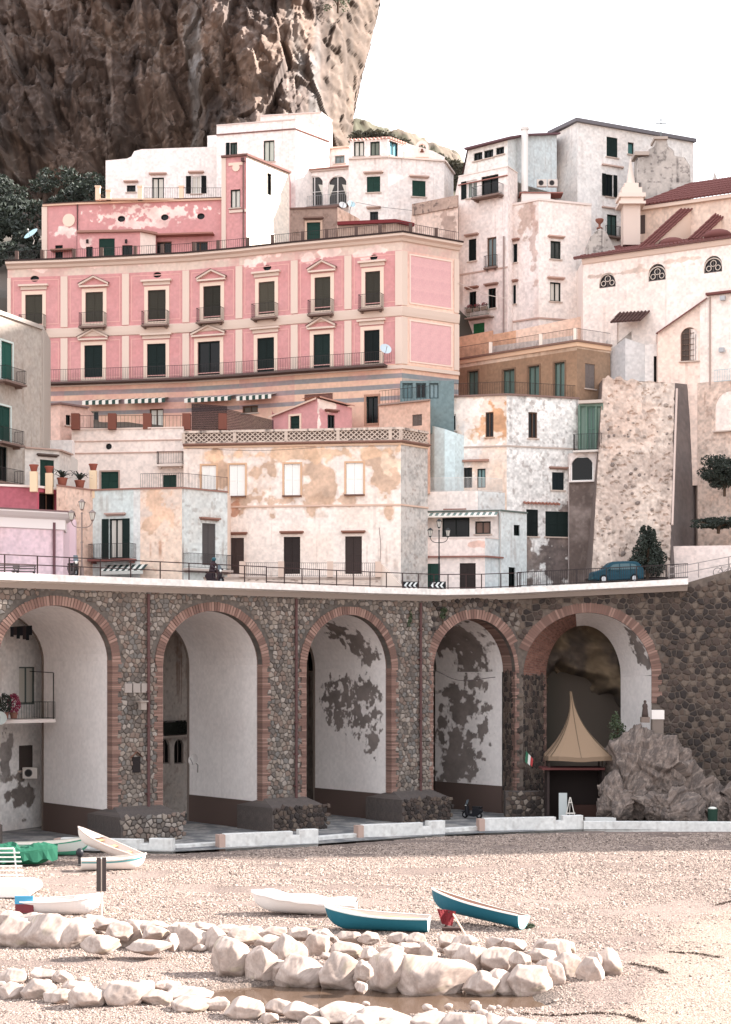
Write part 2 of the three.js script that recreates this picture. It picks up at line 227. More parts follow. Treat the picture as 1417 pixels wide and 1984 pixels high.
{
  const axis = (a, b, st, far) => { const o = []; for (let v = a; v <= b; v += st) o.push(v); for (let v = 3, p = b; p < far; v *= 1.8) { p += v; o.push(p); } for (let v = 3, p = a; p > -far; v *= 1.8) { p -= v; o.unshift(p); } return o; };
  const xs = axis(-34, 40, .42, 900), ds = axis(46, 122, .42, 900), pos = [], col = [], uv = [], idx = [];
  for (const D of ds) for (const x of xs) {
    const inn = x > -40 && x < 46 && D > 40 && D < 124; pos.push(x, inn ? beachY(x, D) : -.12, -D); uv.push(x / 2.3, D / 2.3);
    let c = mix([182, 161, 151], [160, 140, 131], sm(.35, .65, fbm(x * .16, D * .22, 4, 61)));
    const sand = sm(.42, .6, fbm(x * .12, D * .2, 3, 71) * .35 + sm(6, 14, x - (D - 60) * .28) * .75 * sm(86, 74, D)); c = mix(c, [196, 176, 161], sand);
    c = mix(c, [122, 108, 98], .8 * (1 - sm(.85, 1.25, pool(x, D))));
    const k = rgb(c); col.push(k.r, k.g, k.b);
  }
  const n = xs.length; for (let j = 0; j < ds.length - 1; j++) for (let i = 0; i < n - 1; i++) { const a = j * n + i; idx.push(a, a + 1, a + n + 1, a, a + n + 1, a + n); }
  const g = new THREE.BufferGeometry(); g.setAttribute('position', new THREE.Float32BufferAttribute(pos, 3)); g.setAttribute('color', new THREE.Float32BufferAttribute(col, 3)); g.setAttribute('uv', new THREE.Float32BufferAttribute(uv, 2)); g.setIndex(idx); g.computeVertexNormals();
  const grain = tex(512, 512, (x, y) => { const v = 176 + 80 * (fbm(x * 46, y * 30, 3, 81) - .5) * 1.7 + 70 * (vn(x * 120, y * 90, 83) - .5); return [v, v * .985, v * .97]; });
  const bump = tex(512, 512, (x, y) => { const v = 255 * fbm(x * 50, y * 34, 3, 84); return [v, v, v]; }, false);
  struct('beach', g, new THREE.MeshStandardMaterial({ vertexColors: true, map: grain, bumpMap: bump, bumpScale: .05, roughness: 1, side: THREE.DoubleSide }));
  // loose shingle
  const base = new THREE.IcosahedronGeometry(1, 0), N = 170000, im = new THREE.InstancedMesh(base, new THREE.MeshStandardMaterial({ roughness: .95 }), N), M = new THREE.Matrix4(), q = new THREE.Quaternion(), e = new THREE.Euler(); let k = 0;
  const cc = [[158, 141, 130], [146, 128, 117], [124, 108, 99], [152, 134, 122], [96, 83, 76], [170, 153, 142]].map(rgb);
  for (let t = 0; t < 900000 && k < N; t++) {
    const D = 51 + 64 * Math.pow(rnd(), .8), x = rnd(-.235, .235) * D; if (D > promD(x) - .4 || pool(x, D) < 1.02) continue;
    const sand = sm(6, 13, x - (D - 60) * .28) * sm(88, 72, D); if (rnd() < sand * .93) continue;
    if (fbm(x * .35, D * .5, 3, 91) < .34 + rnd(.12)) continue;
    const s = rnd(.014, .034) * (rnd() < .06 ? 1.9 : 1) * (.7 + D / 160); e.set(rnd(.5), rnd(6.3), rnd(.5)); q.setFromEuler(e); M.compose(V3(x, beachY(x, D) + s * .25, -D), q, V3(s * rnd(1, 1.7), s * rnd(.5, .8), s)); im.setMatrixAt(k, M); im.setColorAt(k, cc[Math.floor(rnd(6))]); k++;
  }
  im.count = k; im.name = 'shingle'; tag(im, 'loose grey and beige shingle spread over the beach', 'shingle'); im.userData.kind = 'stuff'; scene.add(shadow(im));
  // water of the stream mouth between the two lines of boulders
  const wg = new THREE.PlaneGeometry(15, 7, 40, 16).rotateX(-Math.PI / 2); wg.translate(.1, -.26, -58.6); { const p = wg.attributes.position; for (let i = 0; i < p.count; i++) p.setY(i, p.getY(i) + (fbm(p.getX(i) * 1.3, p.getZ(i) * 2, 2, 44) - .5) * .012); wg.computeVertexNormals(); }
  struct('stream_water', wg, new THREE.MeshPhysicalMaterial({ color: rgb([104, 84, 70]), roughness: .06, transmission: .35, ior: 1.33, thickness: 0, specularIntensity: 1 }));
  // paved strip in front of and under the arches
  const pg = new THREE.ShapeGeometry(new THREE.Shape([...promFront.map(([x, D]) => new THREE.Vector2(x, D)), new THREE.Vector2(200, 190), new THREE.Vector2(-90, 190)])).rotateX(Math.PI / 2); pg.scale(1, 1, -1); { const p = pg.attributes.position, uv2 = []; for (let i = 0; i < p.count; i++) { p.setY(i, .12); uv2.push(p.getX(i) / 9, p.getZ(i) / 9); } pg.setAttribute('uv', new THREE.Float32BufferAttribute(uv2, 2)); pg.computeVertexNormals(); }
  struct('promenade', pg, new THREE.MeshStandardMaterial({ map: tex(512, 512, (x, y) => { const a = fbm(x * 9, y * 9, 4, 131), b = fbm(x * 60, y * 60, 2, 133); return mix([98, 98, 100], [142, 138, 134], sm(.3, .7, a)).map((q) => q * (.85 + .3 * b)); }), roughness: .95, side: THREE.DoubleSide }));
}
const kerbM = () => new THREE.MeshStandardMaterial({ map: plaster(9, 1.2, 0, { c: [206, 204, 200], c2: [190, 186, 182], dirt: [146, 138, 132], am: .5, streak: .3, spots: .3 }), roughness: .9, side: THREE.DoubleSide });
{
  const km = kerbM();
  const seg = (a, b, top, label, notch = true) => {
    const f = facade(a, b), g = thing('low_wall', label, 'low wall', [(f.A[0] + f.B[0]) / 2, -.2, (f.A[1] + f.B[1]) / 2], 'low concrete walls along the beach edge');
    const o = [[0, -.3], [f.L, -.3], [f.L, top]]; if (notch) o.push([f.L * .8, top], [f.L * .8, top - .34], [f.L * .72, top - .34], [f.L * .72, top - .08]); o.push([0, notch ? top - .08 : top]);
    const s = new THREE.ExtrudeGeometry(new THREE.Shape(o.map((q) => new THREE.Vector2(...q))), { depth: .55, bevelEnabled: true, bevelSize: .025, bevelThickness: .025, bevelSegments: 1 }); { const u = s.attributes.uv; for (let i = 0; i < u.count; i++) u.setXY(i, u.getX(i) / 9, u.getY(i) / 1.2); }
    s.translate(0, 0, -.6); s.applyMatrix4(f.M); part(g, 'wall', s, km);
    if (notch) part(g, 'end_block', boxAt(f, -.42, -.03, -.3, top - .1, -.7, .1), mat([176, 150, 138]));
  };
  seg([118, 104.6], [333, 103.1], .8, 'white low concrete wall behind the beached white boat');
  seg([334, 104.4], [432, 106.2], .3, 'very low kerb before the second arch from the left', false);
  seg([437, 105.2], [617, 107.6], .98, 'white notched low wall before the second stone pier plinth');
  seg([619, 109.4], [700, 111.6], .34, 'very low kerb before the third arch with peeling plaster', false);
  seg([705, 111.4], [863, 113.7], .98, 'white notched low wall before the plinth left of the scooter');
  seg([864, 114.8], [934, 116.4], .36, 'very low kerb just in front of the parked scooter', false);
  seg([940, 115.9], [1130, 117.4], 1.02, 'notched low concrete wall in front of the tent kiosk');
  seg([1132, 117.2], [1470, 116.6], .62, 'long low concrete wall in front of the big rock', false);
}
// ================================================================ the road viaduct
const brickM = [[134, 106, 96], [122, 95, 86], [146, 118, 107], [112, 88, 80]].map((c) => mat(c, .95, {}));
const unitBox = new THREE.BoxGeometry(1, 1, 1);
const mortarTex = (L, Hh, c, c2, k = 1) => new THREE.MeshStandardMaterial({ map: plaster(L, Hh, 0, { c, c2, am: .7, streak: .25, spots: .35, grain: 2 * k }), roughness: .96, side: THREE.DoubleSide });
function clip(poly, nx, ny, d) { const o = []; for (let i = 0; i < poly.length; i++) { const a = poly[i], b = poly[(i + 1) % poly.length], da = a[0] * nx + a[1] * ny - d, db = b[0] * nx + b[1] * ny - d; if (da <= 0) o.push(a); if ((da < 0 && db > 0) || (da > 0 && db < 0)) { const t = da / (da - db); o.push([a[0] + (b[0] - a[0]) * t, a[1] + (b[1] - a[1]) * t]); } } return o; }
// stones of a rubble wall on plane f: every cell a stone with its own edges and depth; the largest in view are parts, the rest one part
function rubble(parent, f, u0, u1, v0, v1, size, asp, ok, mats, { gap = .05, h0 = .05, h1 = .13, most = 300, big } = {}) {
  const nu = Math.ceil((u1 - u0) / (size * asp)), nv = Math.ceil((v1 - v0) / size), S = []; const sd = (i, j) => (S[j * (nu + 9) + i] ??= [u0 + (i - 4 + .5 + (j & 1) * .5 + rnd(-.36, .36)) * size * asp, v0 + (j - 4 + .5 + rnd(-.3, .3)) * size, rnd(.75, 1.25)]);
  for (let j = -2; j < nv + 2; j++) for (let i = -2; i < nu + 2; i++) sd(i + 4, j + 4);
  const list = [];
  for (let j = 0; j < nv; j++) for (let i = 0; i < nu; i++) {
    const c = sd(i + 4, j + 4); if (!ok(c[0], c[1])) continue;
    let p = [[c[0] - size * 2, c[1] - size * 2], [c[0] + size * 2, c[1] - size * 2], [c[0] + size * 2, c[1] + size * 2], [c[0] - size * 2, c[1] + size * 2]];
    for (let b = -2; b <= 2; b++) for (let a = -2; a <= 2; a++) { if (!a && !b) continue; const q = sd(i + 4 + a, j + 4 + b), dx = q[0] - c[0], dy = q[1] - c[1], l = Math.hypot(dx, dy), m = .5 * (c[2] * 2) / (c[2] + q[2]); p = clip(p, dx / l, dy / l, (c[0] * dx + c[1] * dy) / l + l * m - gap * .5); }
    if (p.length < 3) continue; let A = 0; p.forEach((a, k) => { const b = p[(k + 1) % p.length]; A += (a[0] * b[1] - b[0] * a[1]) / 2; }); if (A < size * size * .12) continue;
    const D = -(f.A[1] + c[0] * f.d[1]), sx = (f.A[0] + c[0] * f.d[0]) / D * F + CX; list.push({ p, c, w: A / D / D * (sx > -5 && sx < 1422 ? 1 : 0), h: rnd(h0, h1), m: Math.floor(rnd(mats.length)) });
  }
  list.sort((a, b) => b.w - a.w);
  const build = (s, g) => { const n = s.p.length, cx = s.p.reduce((t, q) => t + q[0], 0) / n, cy = s.p.reduce((t, q) => t + q[1], 0) / n, tilt = [rnd(-.12, .12), rnd(-.12, .12)]; const ring = (k, z) => s.p.map((q) => { const x = cx + (q[0] - cx) * k, y = cy + (q[1] - cy) * k; return [x, y, z + (z > 0 ? (x - cx) * tilt[0] + (y - cy) * tilt[1] : 0)]; });
    const a = ring(1, -.01), b = ring(.94, s.h * .7), c = ring(.66, s.h), t = [cx, cy, s.h * 1.05]; for (let k = 0; k < n; k++) { const l = (k + 1) % n; g.quad(a[k], a[l], b[l], b[k]); g.quad(b[k], b[l], c[l], c[k]); g.tri(c[k], c[l], t); } };
  const rest = mats.map(() => new G());
  list.forEach((s, i) => { if (i < most) { const g = new G(); build(s, g); part(parent, 'stone', g.geo(f.M), mats[s.m]); } else build(s, rest[s.m]); });
  rest.forEach((g, k) => { if (g.p.length) { const m = part(parent, 'rubble', g.geo(f.M), mats[k]); m.userData.kind = 'stuff'; } });
  return list.length;
}
// an opening of the arcade: arch ring of bricks, toothed brick jambs
function archOf(f, x0, x1, ySpring, yCrown) { const u0 = f.uAt(x0), u1 = f.uAt(x1), xm = (x0 + x1) / 2; return { u0, u1, uc: (u0 + u1) / 2, a: (u1 - u0) / 2, vs: f.pt(xm, ySpring)[1], b: f.pt(xm, yCrown)[1] - f.pt(xm, ySpring)[1], v0: 0 }; }
const inArch = (q, u, v, w) => v < q.vs ? u > q.u0 - w && u < q.u1 + w : ((u - q.uc) / (q.a + w)) ** 2 + ((v - q.vs) / (q.b + w)) ** 2 < 1;
function brickRing(parent, f, q, w, depth, { from = 0, to = Math.PI, pitch = .2, out = .09 } = {}) {
  const mg = new G(), n = 40; for (let k = 0; k < n; k++) { const e = (t, r) => [q.uc + (q.a + r) * Math.cos(t), q.vs + (q.b + r) * Math.sin(t)], t0 = from + (to - from) * k / n, t1 = from + (to - from) * (k + 1) / n, A = e(t0, .01), B = e(t1, .01), c = e(t1, w - .02), d = e(t0, w - .02); mg.quad([...A, .05], [...d, .05], [...c, .05], [...B, .05]); mg.quad([...A, .05], [...B, .05], [...B, -depth], [...A, -depth]); mg.quad([...d, .05], [...d, -.05], [...c, -.05], [...c, .05]); }
  const ring = part(parent, 'brick_arch', mg.geo(f.M), mat([112, 92, 83], .95));
  let t = from; while (t < to) {
    const dl = Math.hypot(q.a * Math.sin(t), q.b * Math.cos(t)), nx = Math.cos(t) / q.a, ny = Math.sin(t) / q.b, l = Math.hypot(nx, ny), ww = w * rnd(.95, 1.04);
    const c = [q.uc + q.a * Math.cos(t) + nx / l * ww / 2, q.vs + q.b * Math.sin(t) + ny / l * ww / 2], an = Math.atan2(ny, nx), th = pitch * rnd(.74, .86), o = out + rnd(-.02, .02), m = shadow(new THREE.Mesh(unitBox, brickM[Math.floor(rnd(4))]));
    m.name = 'brick'; const X = new THREE.Matrix4().makeRotationZ(an).setPosition(c[0], c[1], (o - depth) / 2).premultiply(f.M); X.scale(V3(ww, th, o + depth)); X.setPosition(V3().setFromMatrixPosition(X).sub(parent.org)); X.decompose(m.position, m.quaternion, m.scale); ring.add(m);
    t += pitch / dl;
  }
  return ring;
}
function brickJambs(parent, f, q, v0, depth, sides = [0, 1], wd = .42) {
  for (const s of sides) { const gs = brickM.map(() => new G()); let v = v0; while (v < q.vs - .05) { const w = wd + (Math.floor((v - v0) / .42) & 1 ? .24 : 0) + rnd(-.04, .04), x = s ? q.u1 : q.u0, g = gs[Math.floor(rnd(4))], o = rnd(.05, .09); if (s) g.box(x - .01, v, -depth, x + w, v + .105, o); else g.box(x - w, v, -depth, x + .01, v + .105, o); v += .125; }
    gs.forEach((g, k) => { const m = part(parent, 'brick_jamb', g.geo(f.M), brickM[k]); m.userData.kind = 'stuff'; }); }
}
const whitewash = { c: [232, 225, 221], c2: [218, 209, 205], am: .5, streak: .12, dirt: [150, 138, 134], grain: .5 };
const peel = [126, 116, 111];
// barrel lining of a passage: right wall in view (own plaster with bare patches), vault, brown dado
function passage(parent, f, q, L, z0, o = {}) {
  const sk = o.sk || 0, dado = o.dado ?? 2.05, near = f.w(q.u1 + .05, 0, -z0), far = f.w(q.u1 + .05 - sk * (L - z0), 0, -L), toPx = (p) => [CX + F * p.x / -p.z, -p.z], j = facade(toPx(far), toPx(near));
  const wg = wallGeo(j, [[0, dado], [j.L, dado], [j.L, q.vs], [0, q.vs]], []), pp = (o.pp || []).map(([px, py, rx, ry, k]) => { const c = j.pt(px, py); const s = 1 / F * 122; return [c[0], c[1], rx * s * 1.9, ry * s, peel, 1, k || 1.7]; });
  part(parent, 'plastered_wall', wg.geo, new THREE.MeshStandardMaterial({ map: plaster(wg.L, wg.Hh, wg.v0, { ...whitewash, patches: pp }), roughness: .93, side: THREE.DoubleSide }));
  part(parent, 'dado', new G().box(0, -.2, -.3, j.L, dado - .004, .05).geo(j.M), mat([92, 76, 70], .95));
  const g = new G(), n = 24, P = (t, z) => [q.uc - sk * (z - z0) + (q.a + .05) * Math.cos(t), q.vs + (q.b + .05) * Math.sin(t), -z], T = Math.PI; for (let k = 0; k < n; k++) { const a = T * k / n, b = T * (k + 1) / n; g.quad(P(a, L), P(a, z0), P(b, z0), P(b, L), [[0, k / n], [1, k / n], [1, (k + 1) / n], [0, (k + 1) / n]]); }
  const vp = (o.vp || []).map(([a, b, ra, rb, k]) => [a * (L - z0), b * 12, ra, rb, peel, 1, k || 1.5]);
  part(parent, 'vault', g.geo(f.M), new THREE.MeshStandardMaterial({ map: plaster(L - z0, 12, 0, { ...whitewash, patches: vp }), roughness: .93, side: THREE.DoubleSide }));
  const x = q.u0 - .05; part(parent, 'side_wall', new G().quad([x, -.2, -z0], [x - sk * (L - z0), -.2, -L], [x - sk * (L - z0), q.vs, -L], [x, q.vs, -z0]).geo(f.M), mat([150, 138, 132], .95));
}
const plinthBox = (f, u0, u1, z0, z1, h, s) => { const g = new G(), a = s; g.quad([u0, -.2, z1], [u1, -.2, z1], [u1, h, z1], [u0, h, z1]); g.quad([u1, -.2, z1], [u1, -.2, z0], [u1, h, z0], [u1, h, z1]); g.quad([u0, -.2, z0], [u0, -.2, z1], [u0, h, z1], [u0, h, z0]); g.quad([u0, h, z1], [u1, h, z1], [u1 - a, h + .55, 0], [u0 + a, h + .55, 0]); g.tri([u1, h, z1], [u1, h, z0], [u1 - a, h + .55, 0]); g.tri([u0, h, z0], [u0, h, z1], [u0 + a, h + .55, 0]); return g.geo(f.M); };
const stoneA = [[124, 114, 106], [110, 100, 93], [136, 124, 114], [96, 88, 83], [118, 102, 93], [146, 136, 128], [110, 105, 101]].map((c) => mat(c, .95));
const stoneC = [[76, 65, 60], [64, 56, 52], [90, 77, 69], [56, 50, 48], [100, 88, 79]].map((c) => mat(c, .95));
const wallLine = (px) => 121.9 / (1 - .8 * (px - CX) / F);
const fA = facade([-70, wallLine(-70)], [835, wallLine(835)]), fB = facade([835, wallLine(835)], [1003, 128.3]), fC = facade([1003, 128.3], [1560, 125.6]);
const arches = [archOf(fA, -4, 217, 1280, 1173), archOf(fA, 315, 508, 1288, 1184), archOf(fA, 593, 758, 1296, 1191)];
const viaA = thing('viaduct', 'long rubble stone viaduct with three brick ringed white arches', 'viaduct', [-9, 0, -114]);
{
  const wg = wallGeo(fA, [[0, -.3], [fA.L, -.3], [fA.L, 16.4], [0, 16.4]], arches.map((q) => ({ r: [q.u0, q.u1, -.1, q.vs + q.b], arch: q.b, n: 32, rev: .5 })));
  const w = part(viaA, 'stone_wall', wg.geo, mortarTex(fA.L, 17, [94, 86, 80], [78, 72, 67]));
  rubble(w, fA, 0, fA.L, 1, 16.3, .3, 1.15, (u, v) => arches.every((q) => !inArch(q, u, v, q.vs > v ? .5 : .86)), stoneA, { gap: .035, h0: .03, h1: .11 });
  const bg = wallGeo(fA, [[0, -.3], [fA.L, -.3], [fA.L, 16.4], [0, 16.4]], arches.map((q) => ({ r: [q.u0, q.u1, -.1, q.vs + q.b], arch: q.b, n: 24 }))).geo; { const d = V3(0, 0, -9.2).transformDirection(fA.M).multiplyScalar(9.2); bg.translate(d.x, d.y, d.z); } part(viaA, 'rear_wall', bg, mat([120, 108, 100]));
  const opts = [{ vp: [] }, {}, { pp: [[650, 1350, 17, 34, 2.6], [672, 1350, 14, 30, 2.6], [706, 1345, 22, 30, 2.4], [702, 1395, 24, 26, 2.4], [720, 1432, 9, 30, 2.6], [655, 1392, 14, 16, 2.8], [725, 1385, 9, 12, 3]], vp: [[.66, .16, 1.3, 1.1, 2.4], [.5, .25, 1.2, .9, 2.4], [.8, .09, .8, .7, 2.4]] }];
  arches.forEach((q, k) => { brickRing(viaA, fA, q, .6, .6); brickJambs(viaA, fA, q, 1.7, .6); passage(viaA, fA, q, 9.2, .6, opts[k]); });
  // stone plinths round the pier feet
  const pl = [[-70, -30], [217, 315], [508, 593], [758, 836]]; pl.forEach(([x0, x1], k) => { const a = fA.uAt(x0) - .35, b = fA.uAt(x1) + .35, p = part(viaA, 'plinth', plinthBox(fA, a, b, -2.5, 1.7, 1.75, .5), mortarTex(6, 2, [84, 75, 71], [68, 62, 60])); if (k > 0) rubble(p, facade([CX + F * fA.w(a, 0, 1.7).x / -fA.w(a, 0, 1.7).z, -fA.w(a, 0, 1.7).z], [CX + F * fA.w(b, 0, 1.7).x / -fA.w(b, 0, 1.7).z, -fA.w(b, 0, 1.7).z]), 0, b - a, .05, 1.72, .3, 1.3, () => true, k === 1 ? stoneA : stoneC, { gap: .06, most: 60 }); });
  for (const px of [285, 571, 812]) { const u = fA.uAt(px), g = new G().bar([u, 2.1, .22], [u, 16, .22], .1, 8); for (let v = 3; v < 16; v += 2.2) g.box(u - .15, v, 0, u + .15, v + .1, .33); part(viaA, 'drainpipe', g.geo(fA.M), mat([88, 62, 60], .6)); }
  { const [u, v] = fA.pt(263, 1480), g = new G(); part(viaA, 'niche', g.box(u - .28, v - .55, .02, u + .28, v + .45, .135).geo(fA.M), mat([38, 32, 32])); part(viaA, 'niche_roof', new G().quad([u - .45, v + .42, .25], [u, v + .8, .25], [u, v + .8, 0], [u - .45, v + .42, 0]).quad([u, v + .8, .25], [u + .45, v + .42, .25], [u + .45, v + .42, 0], [u, v + .8, 0]).geo(fA.M), mat([120, 84, 70])); }
  { const [u, v] = fA.pt(263, 1333); for (const dx of [-.62, 0, .62]) part(viaA, 'tablet', boxAt(fA, u + dx - .26, u + dx + .26, v - .3, v + .3, .02, .17), mat([150, 140, 134])); const [a, b] = fA.pt(268, 1366); part(viaA, 'lantern', new G().box(a - .2, b - .3, .35, a + .2, b + .2, .72).box(a - .3, b + .203, .25, a + .3, b + .29, .8).bar([a, b + .3, .5], [a, b + .5, .05], .04).geo(fA.M), mat([150, 138, 130])); }
}
// bend, arch with the wall of peeling plaster, big arch with the kiosk, retaining wall
const q4 = archOf(fB, 839, 998, 1302, 1199), q5 = archOf(fC, 1014, 1263, 1308, 1187);
const viaB = thing('viaduct', 'dark stone viaduct with a narrow and a wide brick arch beside the bend', 'viaduct', [14, 0, -128]);
{
  const wb = wallGeo(fB, [[0, -.3], [fB.L, -.3], [fB.L, 16.6], [0, 16.4]], [{ r: [q4.u0, q4.u1, -.1, q4.vs + q4.b], arch: q4.b, n: 32, rev: .5 }]);
  const w1 = part(viaB, 'stone_wall', wb.geo, mortarTex(fB.L, 17, [92, 83, 77], [72, 65, 62]));
  rubble(w1, fB, 0, fB.L, 1, 16.4, .36, 1.1, (u, v) => !inArch(q4, u, v, v < q4.vs ? .4 : .8), [...stoneC, stoneA[1], stoneA[0]], { most: 120 });
  brickRing(viaB, fB, q4, .72, 2.1, { from: .55 }); brickRing(viaB, fB, q4, .3, 2.1, { from: 0, to: .55 }); brickJambs(viaB, fB, q4, 1.2, 1.0, [0], .35); brickJambs(viaB, fB, q4, 1.2, .55, [1], .12);
  { const x = q4.u1 + .03; const jf = facade([CX + F * fB.w(x, 0, -2.2).x / -fB.w(x, 0, -2.2).z, -fB.w(x, 0, -2.2).z], [CX + F * fB.w(x, 0, -.3).x / -fB.w(x, 0, -.3).z, -fB.w(x, 0, -.3).z]); const p = part(viaB, 'jamb', new G().quad([0, 0, 0], [jf.L, 0, 0], [jf.L, q4.vs, 0], [0, q4.vs, 0]).geo(jf.M), mat([104, 92, 84])); rubble(p, jf, 0, jf.L, .2, q4.vs - .1, .4, 1, () => true, stoneC, { most: 40, h0: .03, h1: .06 }); }
  passage(viaB, fB, { ...q4, u1: q4.u1 - .12 }, 9.4, 2.1, { sk: .33, dado: 2.2, pp: [[878, 1340, 30, 12], [890, 1375, 28, 40, 1.5], [880, 1430, 26, 50, 1.5], [890, 1480, 26, 40], [870, 1505, 26, 18], [942, 1375, 12, 18], [938, 1415, 12, 26], [928, 1465, 10, 10], [918, 1325, 14, 20], [860, 1400, 12, 16]], vp: [[.5, .12, 2.4, 2.2, 1.4], [.5, .3, 2.6, 2.2, 1.4]] });
  const top = (px, py) => fC.pt(px, py), o = [[0, -.3], [fC.L, -.3], top(1560, 1086), top(1417, 1104), top(1335, 1128), [0, 16.6]];
  const wc = wallGeo(fC, o, [{ r: [q5.u0, q5.u1, -.1, q5.vs + q5.b], arch: q5.b, n: 36, rev: .4 }]);
  const w2 = part(viaB, 'retaining_wall', wc.geo, mortarTex(fC.L, 18, [100, 89, 81], [80, 71, 65]));
  const lim = (u) => { const a = fC.uAt(1335), b = fC.uAt(1417), va = fC.pt(1335, 1132)[1], vb = fC.pt(1417, 1108)[1]; return u < a ? 16.4 + (va - 16.4) * u / a : va + (vb - va) * (u - a) / (b - a); };
  rubble(w2, fC, 0, fC.L, .2, 18.4, .44, 1.15, (u, v) => v < lim(u) - .2 && !inArch(q5, u, v, v < q5.vs ? (u > q5.uc ? .55 : .1) : .85), stoneC, { gap: .075, h0: .05, h1: .13 });
  brickRing(viaB, fC, q5, .72, .7, { from: 0, to: 2.75, pitch: .18 }); brickJambs(viaB, fC, q5, 8.6, .5, [1], .5);
  // splayed inner vault: brick on the near left side, white plaster on the right
  const bx = (px, D) => WX(px, D), Db = 132.2, e0 = bx(1058, Db), e1 = bx(1203, Db), ec = (e0 + e1) / 2, ea = (e1 - e0) / 2, es = WY(1312, Db), eb = WY(1212, Db) - es;
  const Fp = (t, z) => { const w = fC.w(q5.uc + (q5.a + .06) * Math.cos(t), q5.vs + (q5.b + .06) * Math.sin(t), z); return [w.x, w.y, w.z]; }, Bp = (t) => [ec + ea * Math.cos(t), es + eb * Math.sin(t), -Db];
  const sw = (t0, t1, n, z) => { const g = new G(); for (let k = 0; k < n; k++) { const a = t0 + (t1 - t0) * k / n, b = t0 + (t1 - t0) * (k + 1) / n, l = (k) / n, m = (k + 1) / n; g.quad(Fp(a, z), Fp(b, z), Bp(b), Bp(a), [[l, 0], [m, 0], [m, 1], [l, 1]]); } return g; };
  part(viaB, 'white_vault', sw(0, 1.75, 16, -.65).geo(), new THREE.MeshStandardMaterial({ map: plaster(9, 5, 0, { ...whitewash, patches: [[1.9, 1.2, 1.0, .9, peel, 1], [3.1, .8, 1.0, .6, peel, 1], [1.2, .6, .6, .5, peel, 1]] }), roughness: .93, side: THREE.DoubleSide }));
  part(viaB, 'brick_vault', sw(1.75, Math.PI, 16, -.65).geo(), new THREE.MeshStandardMaterial({ map: tex(256, 512, (x, y) => { const i = Math.floor(x * 34), fx = x * 34 - i, row = y * 9 + (i & 1) * .5, j = Math.floor(row), e = fx < .14 || row - j < .06; return (e ? [120, 104, 96] : mix([108, 72, 62], [140, 98, 84], hsh(i, j, 3))).map((q) => q * (.85 + .3 * vn(x * 90, y * 120, 5))); }), roughness: .95, side: THREE.DoubleSide }));
  { const a = Fp(0, -.65), b = Bp(0), jf = facade([CX + F * b[0] / -b[2], -b[2]], [CX + F * a[0] / -a[2], -a[2]]), wg = wallGeo(jf, [[0, 1], [jf.L, 1], [jf.L, Math.min(a[1], b[1]) + .12], [0, Math.min(a[1], b[1]) + .12]], []); part(viaB, 'plastered_wall', wg.geo, new THREE.MeshStandardMaterial({ map: plaster(wg.L, wg.Hh, wg.v0, { ...whitewash }), roughness: .93, side: THREE.DoubleSide })); }
  { const a = Fp(Math.PI, .0), b = Bp(Math.PI), jf = facade([CX + F * a[0] / -a[2], -a[2]], [CX + F * b[0] / -b[2], -b[2]]), p = part(viaB, 'jamb', new G().quad([0, 0, 0], [jf.L, 0, 0], [jf.L, a[1] - .02, 0], [0, a[1] - .02, 0]).geo(jf.M), mat([104, 92, 84])); rubble(p, jf, 0, jf.L - .4, .2, a[1] - .15, .42, 1, () => true, stoneC, { most: 60, h0: .03, h1: .07 }); const qq = { u0: 0, u1: jf.L - .05, vs: a[1] - .1 }; brickJambs(viaB, jf, { ...qq, u0: jf.L - .05 }, 1, .3, [0], .3); }
  // white block on the rock end
  const pq = facade([1000, 128.2], [1006, 128.2]), bt = part(viaB, 'buttress', new G().box(-.9, -.2, 0, 2.2, 2.0, 1.5).geo(pq.M), mortarTex(5, 3, [86, 77, 72], [70, 64, 62])), bf = facade([CX + F * pq.w(-.9, 0, 1.5).x / -pq.w(-.9, 0, 1.5).z, -pq.w(-.9, 0, 1.5).z], [CX + F * pq.w(2.2, 0, 1.5).x / -pq.w(2.2, 0, 1.5).z, -pq.w(2.2, 0, 1.5).z]); rubble(bt, bf, 0, 3.1, .1, 1.95, .32, 1.2, () => true, [...stoneC, stoneA[0], stoneA[2]], { most: 60, gap: .05 });
}
// ---------------------------------------------------------------- road slab with white edge
const slabPts = [[-70, wallLine(-70)], [100, wallLine(100)], [300, wallLine(300)], [500, wallLine(500)], [700, wallLine(700)], [838, wallLine(838)], [925, 127.4], [1003, 128.1], [1120, 127.6], [1230, 127.1], [1332, 126.6]];
const slabY = [0, 0, 0, 0, 0, .05, .16, .3, .5, .68, .86];
const viaS = thing('road_slab', 'long white edged concrete slab carrying the road over the arches', 'road slab', [0, 16, -120]);
{
  const line = xz(slabPts), dirtyWhite = new THREE.MeshStandardMaterial({ map: plaster(30, 1.2, 0, { c: [232, 226, 220], c2: [206, 196, 190], dirt: [150, 140, 134], am: .5, streak: .2 }), roughness: .9, side: THREE.DoubleSide });
  const g1 = sweep(line, [[.45, 16.42], [1.15, 16.52], [1.15, 16.95], [-.1, 16.95], [-.1, 16.42]], { ys: slabY }); { const u = g1.attributes.uv; for (let i = 0; i < u.count; i++) u.setXY(i, u.getX(i) / 30, u.getY(i) / 1.2); } part(viaS, 'white_edge', g1, dirtyWhite);
  part(viaS, 'soffit', sweep(line, [[.02, 16.1], [.1, 16.1], [.448, 16.418], [.02, 16.418]], { ys: slabY }), mat([176, 164, 156]));
  const rg = sweep(line, [[-.1, 16.5], [-.1, 16.9], [-13, 16.9], [-13, 16.5]], { ys: slabY }); struct('road', rg, mat([92, 90, 92], .95));
}
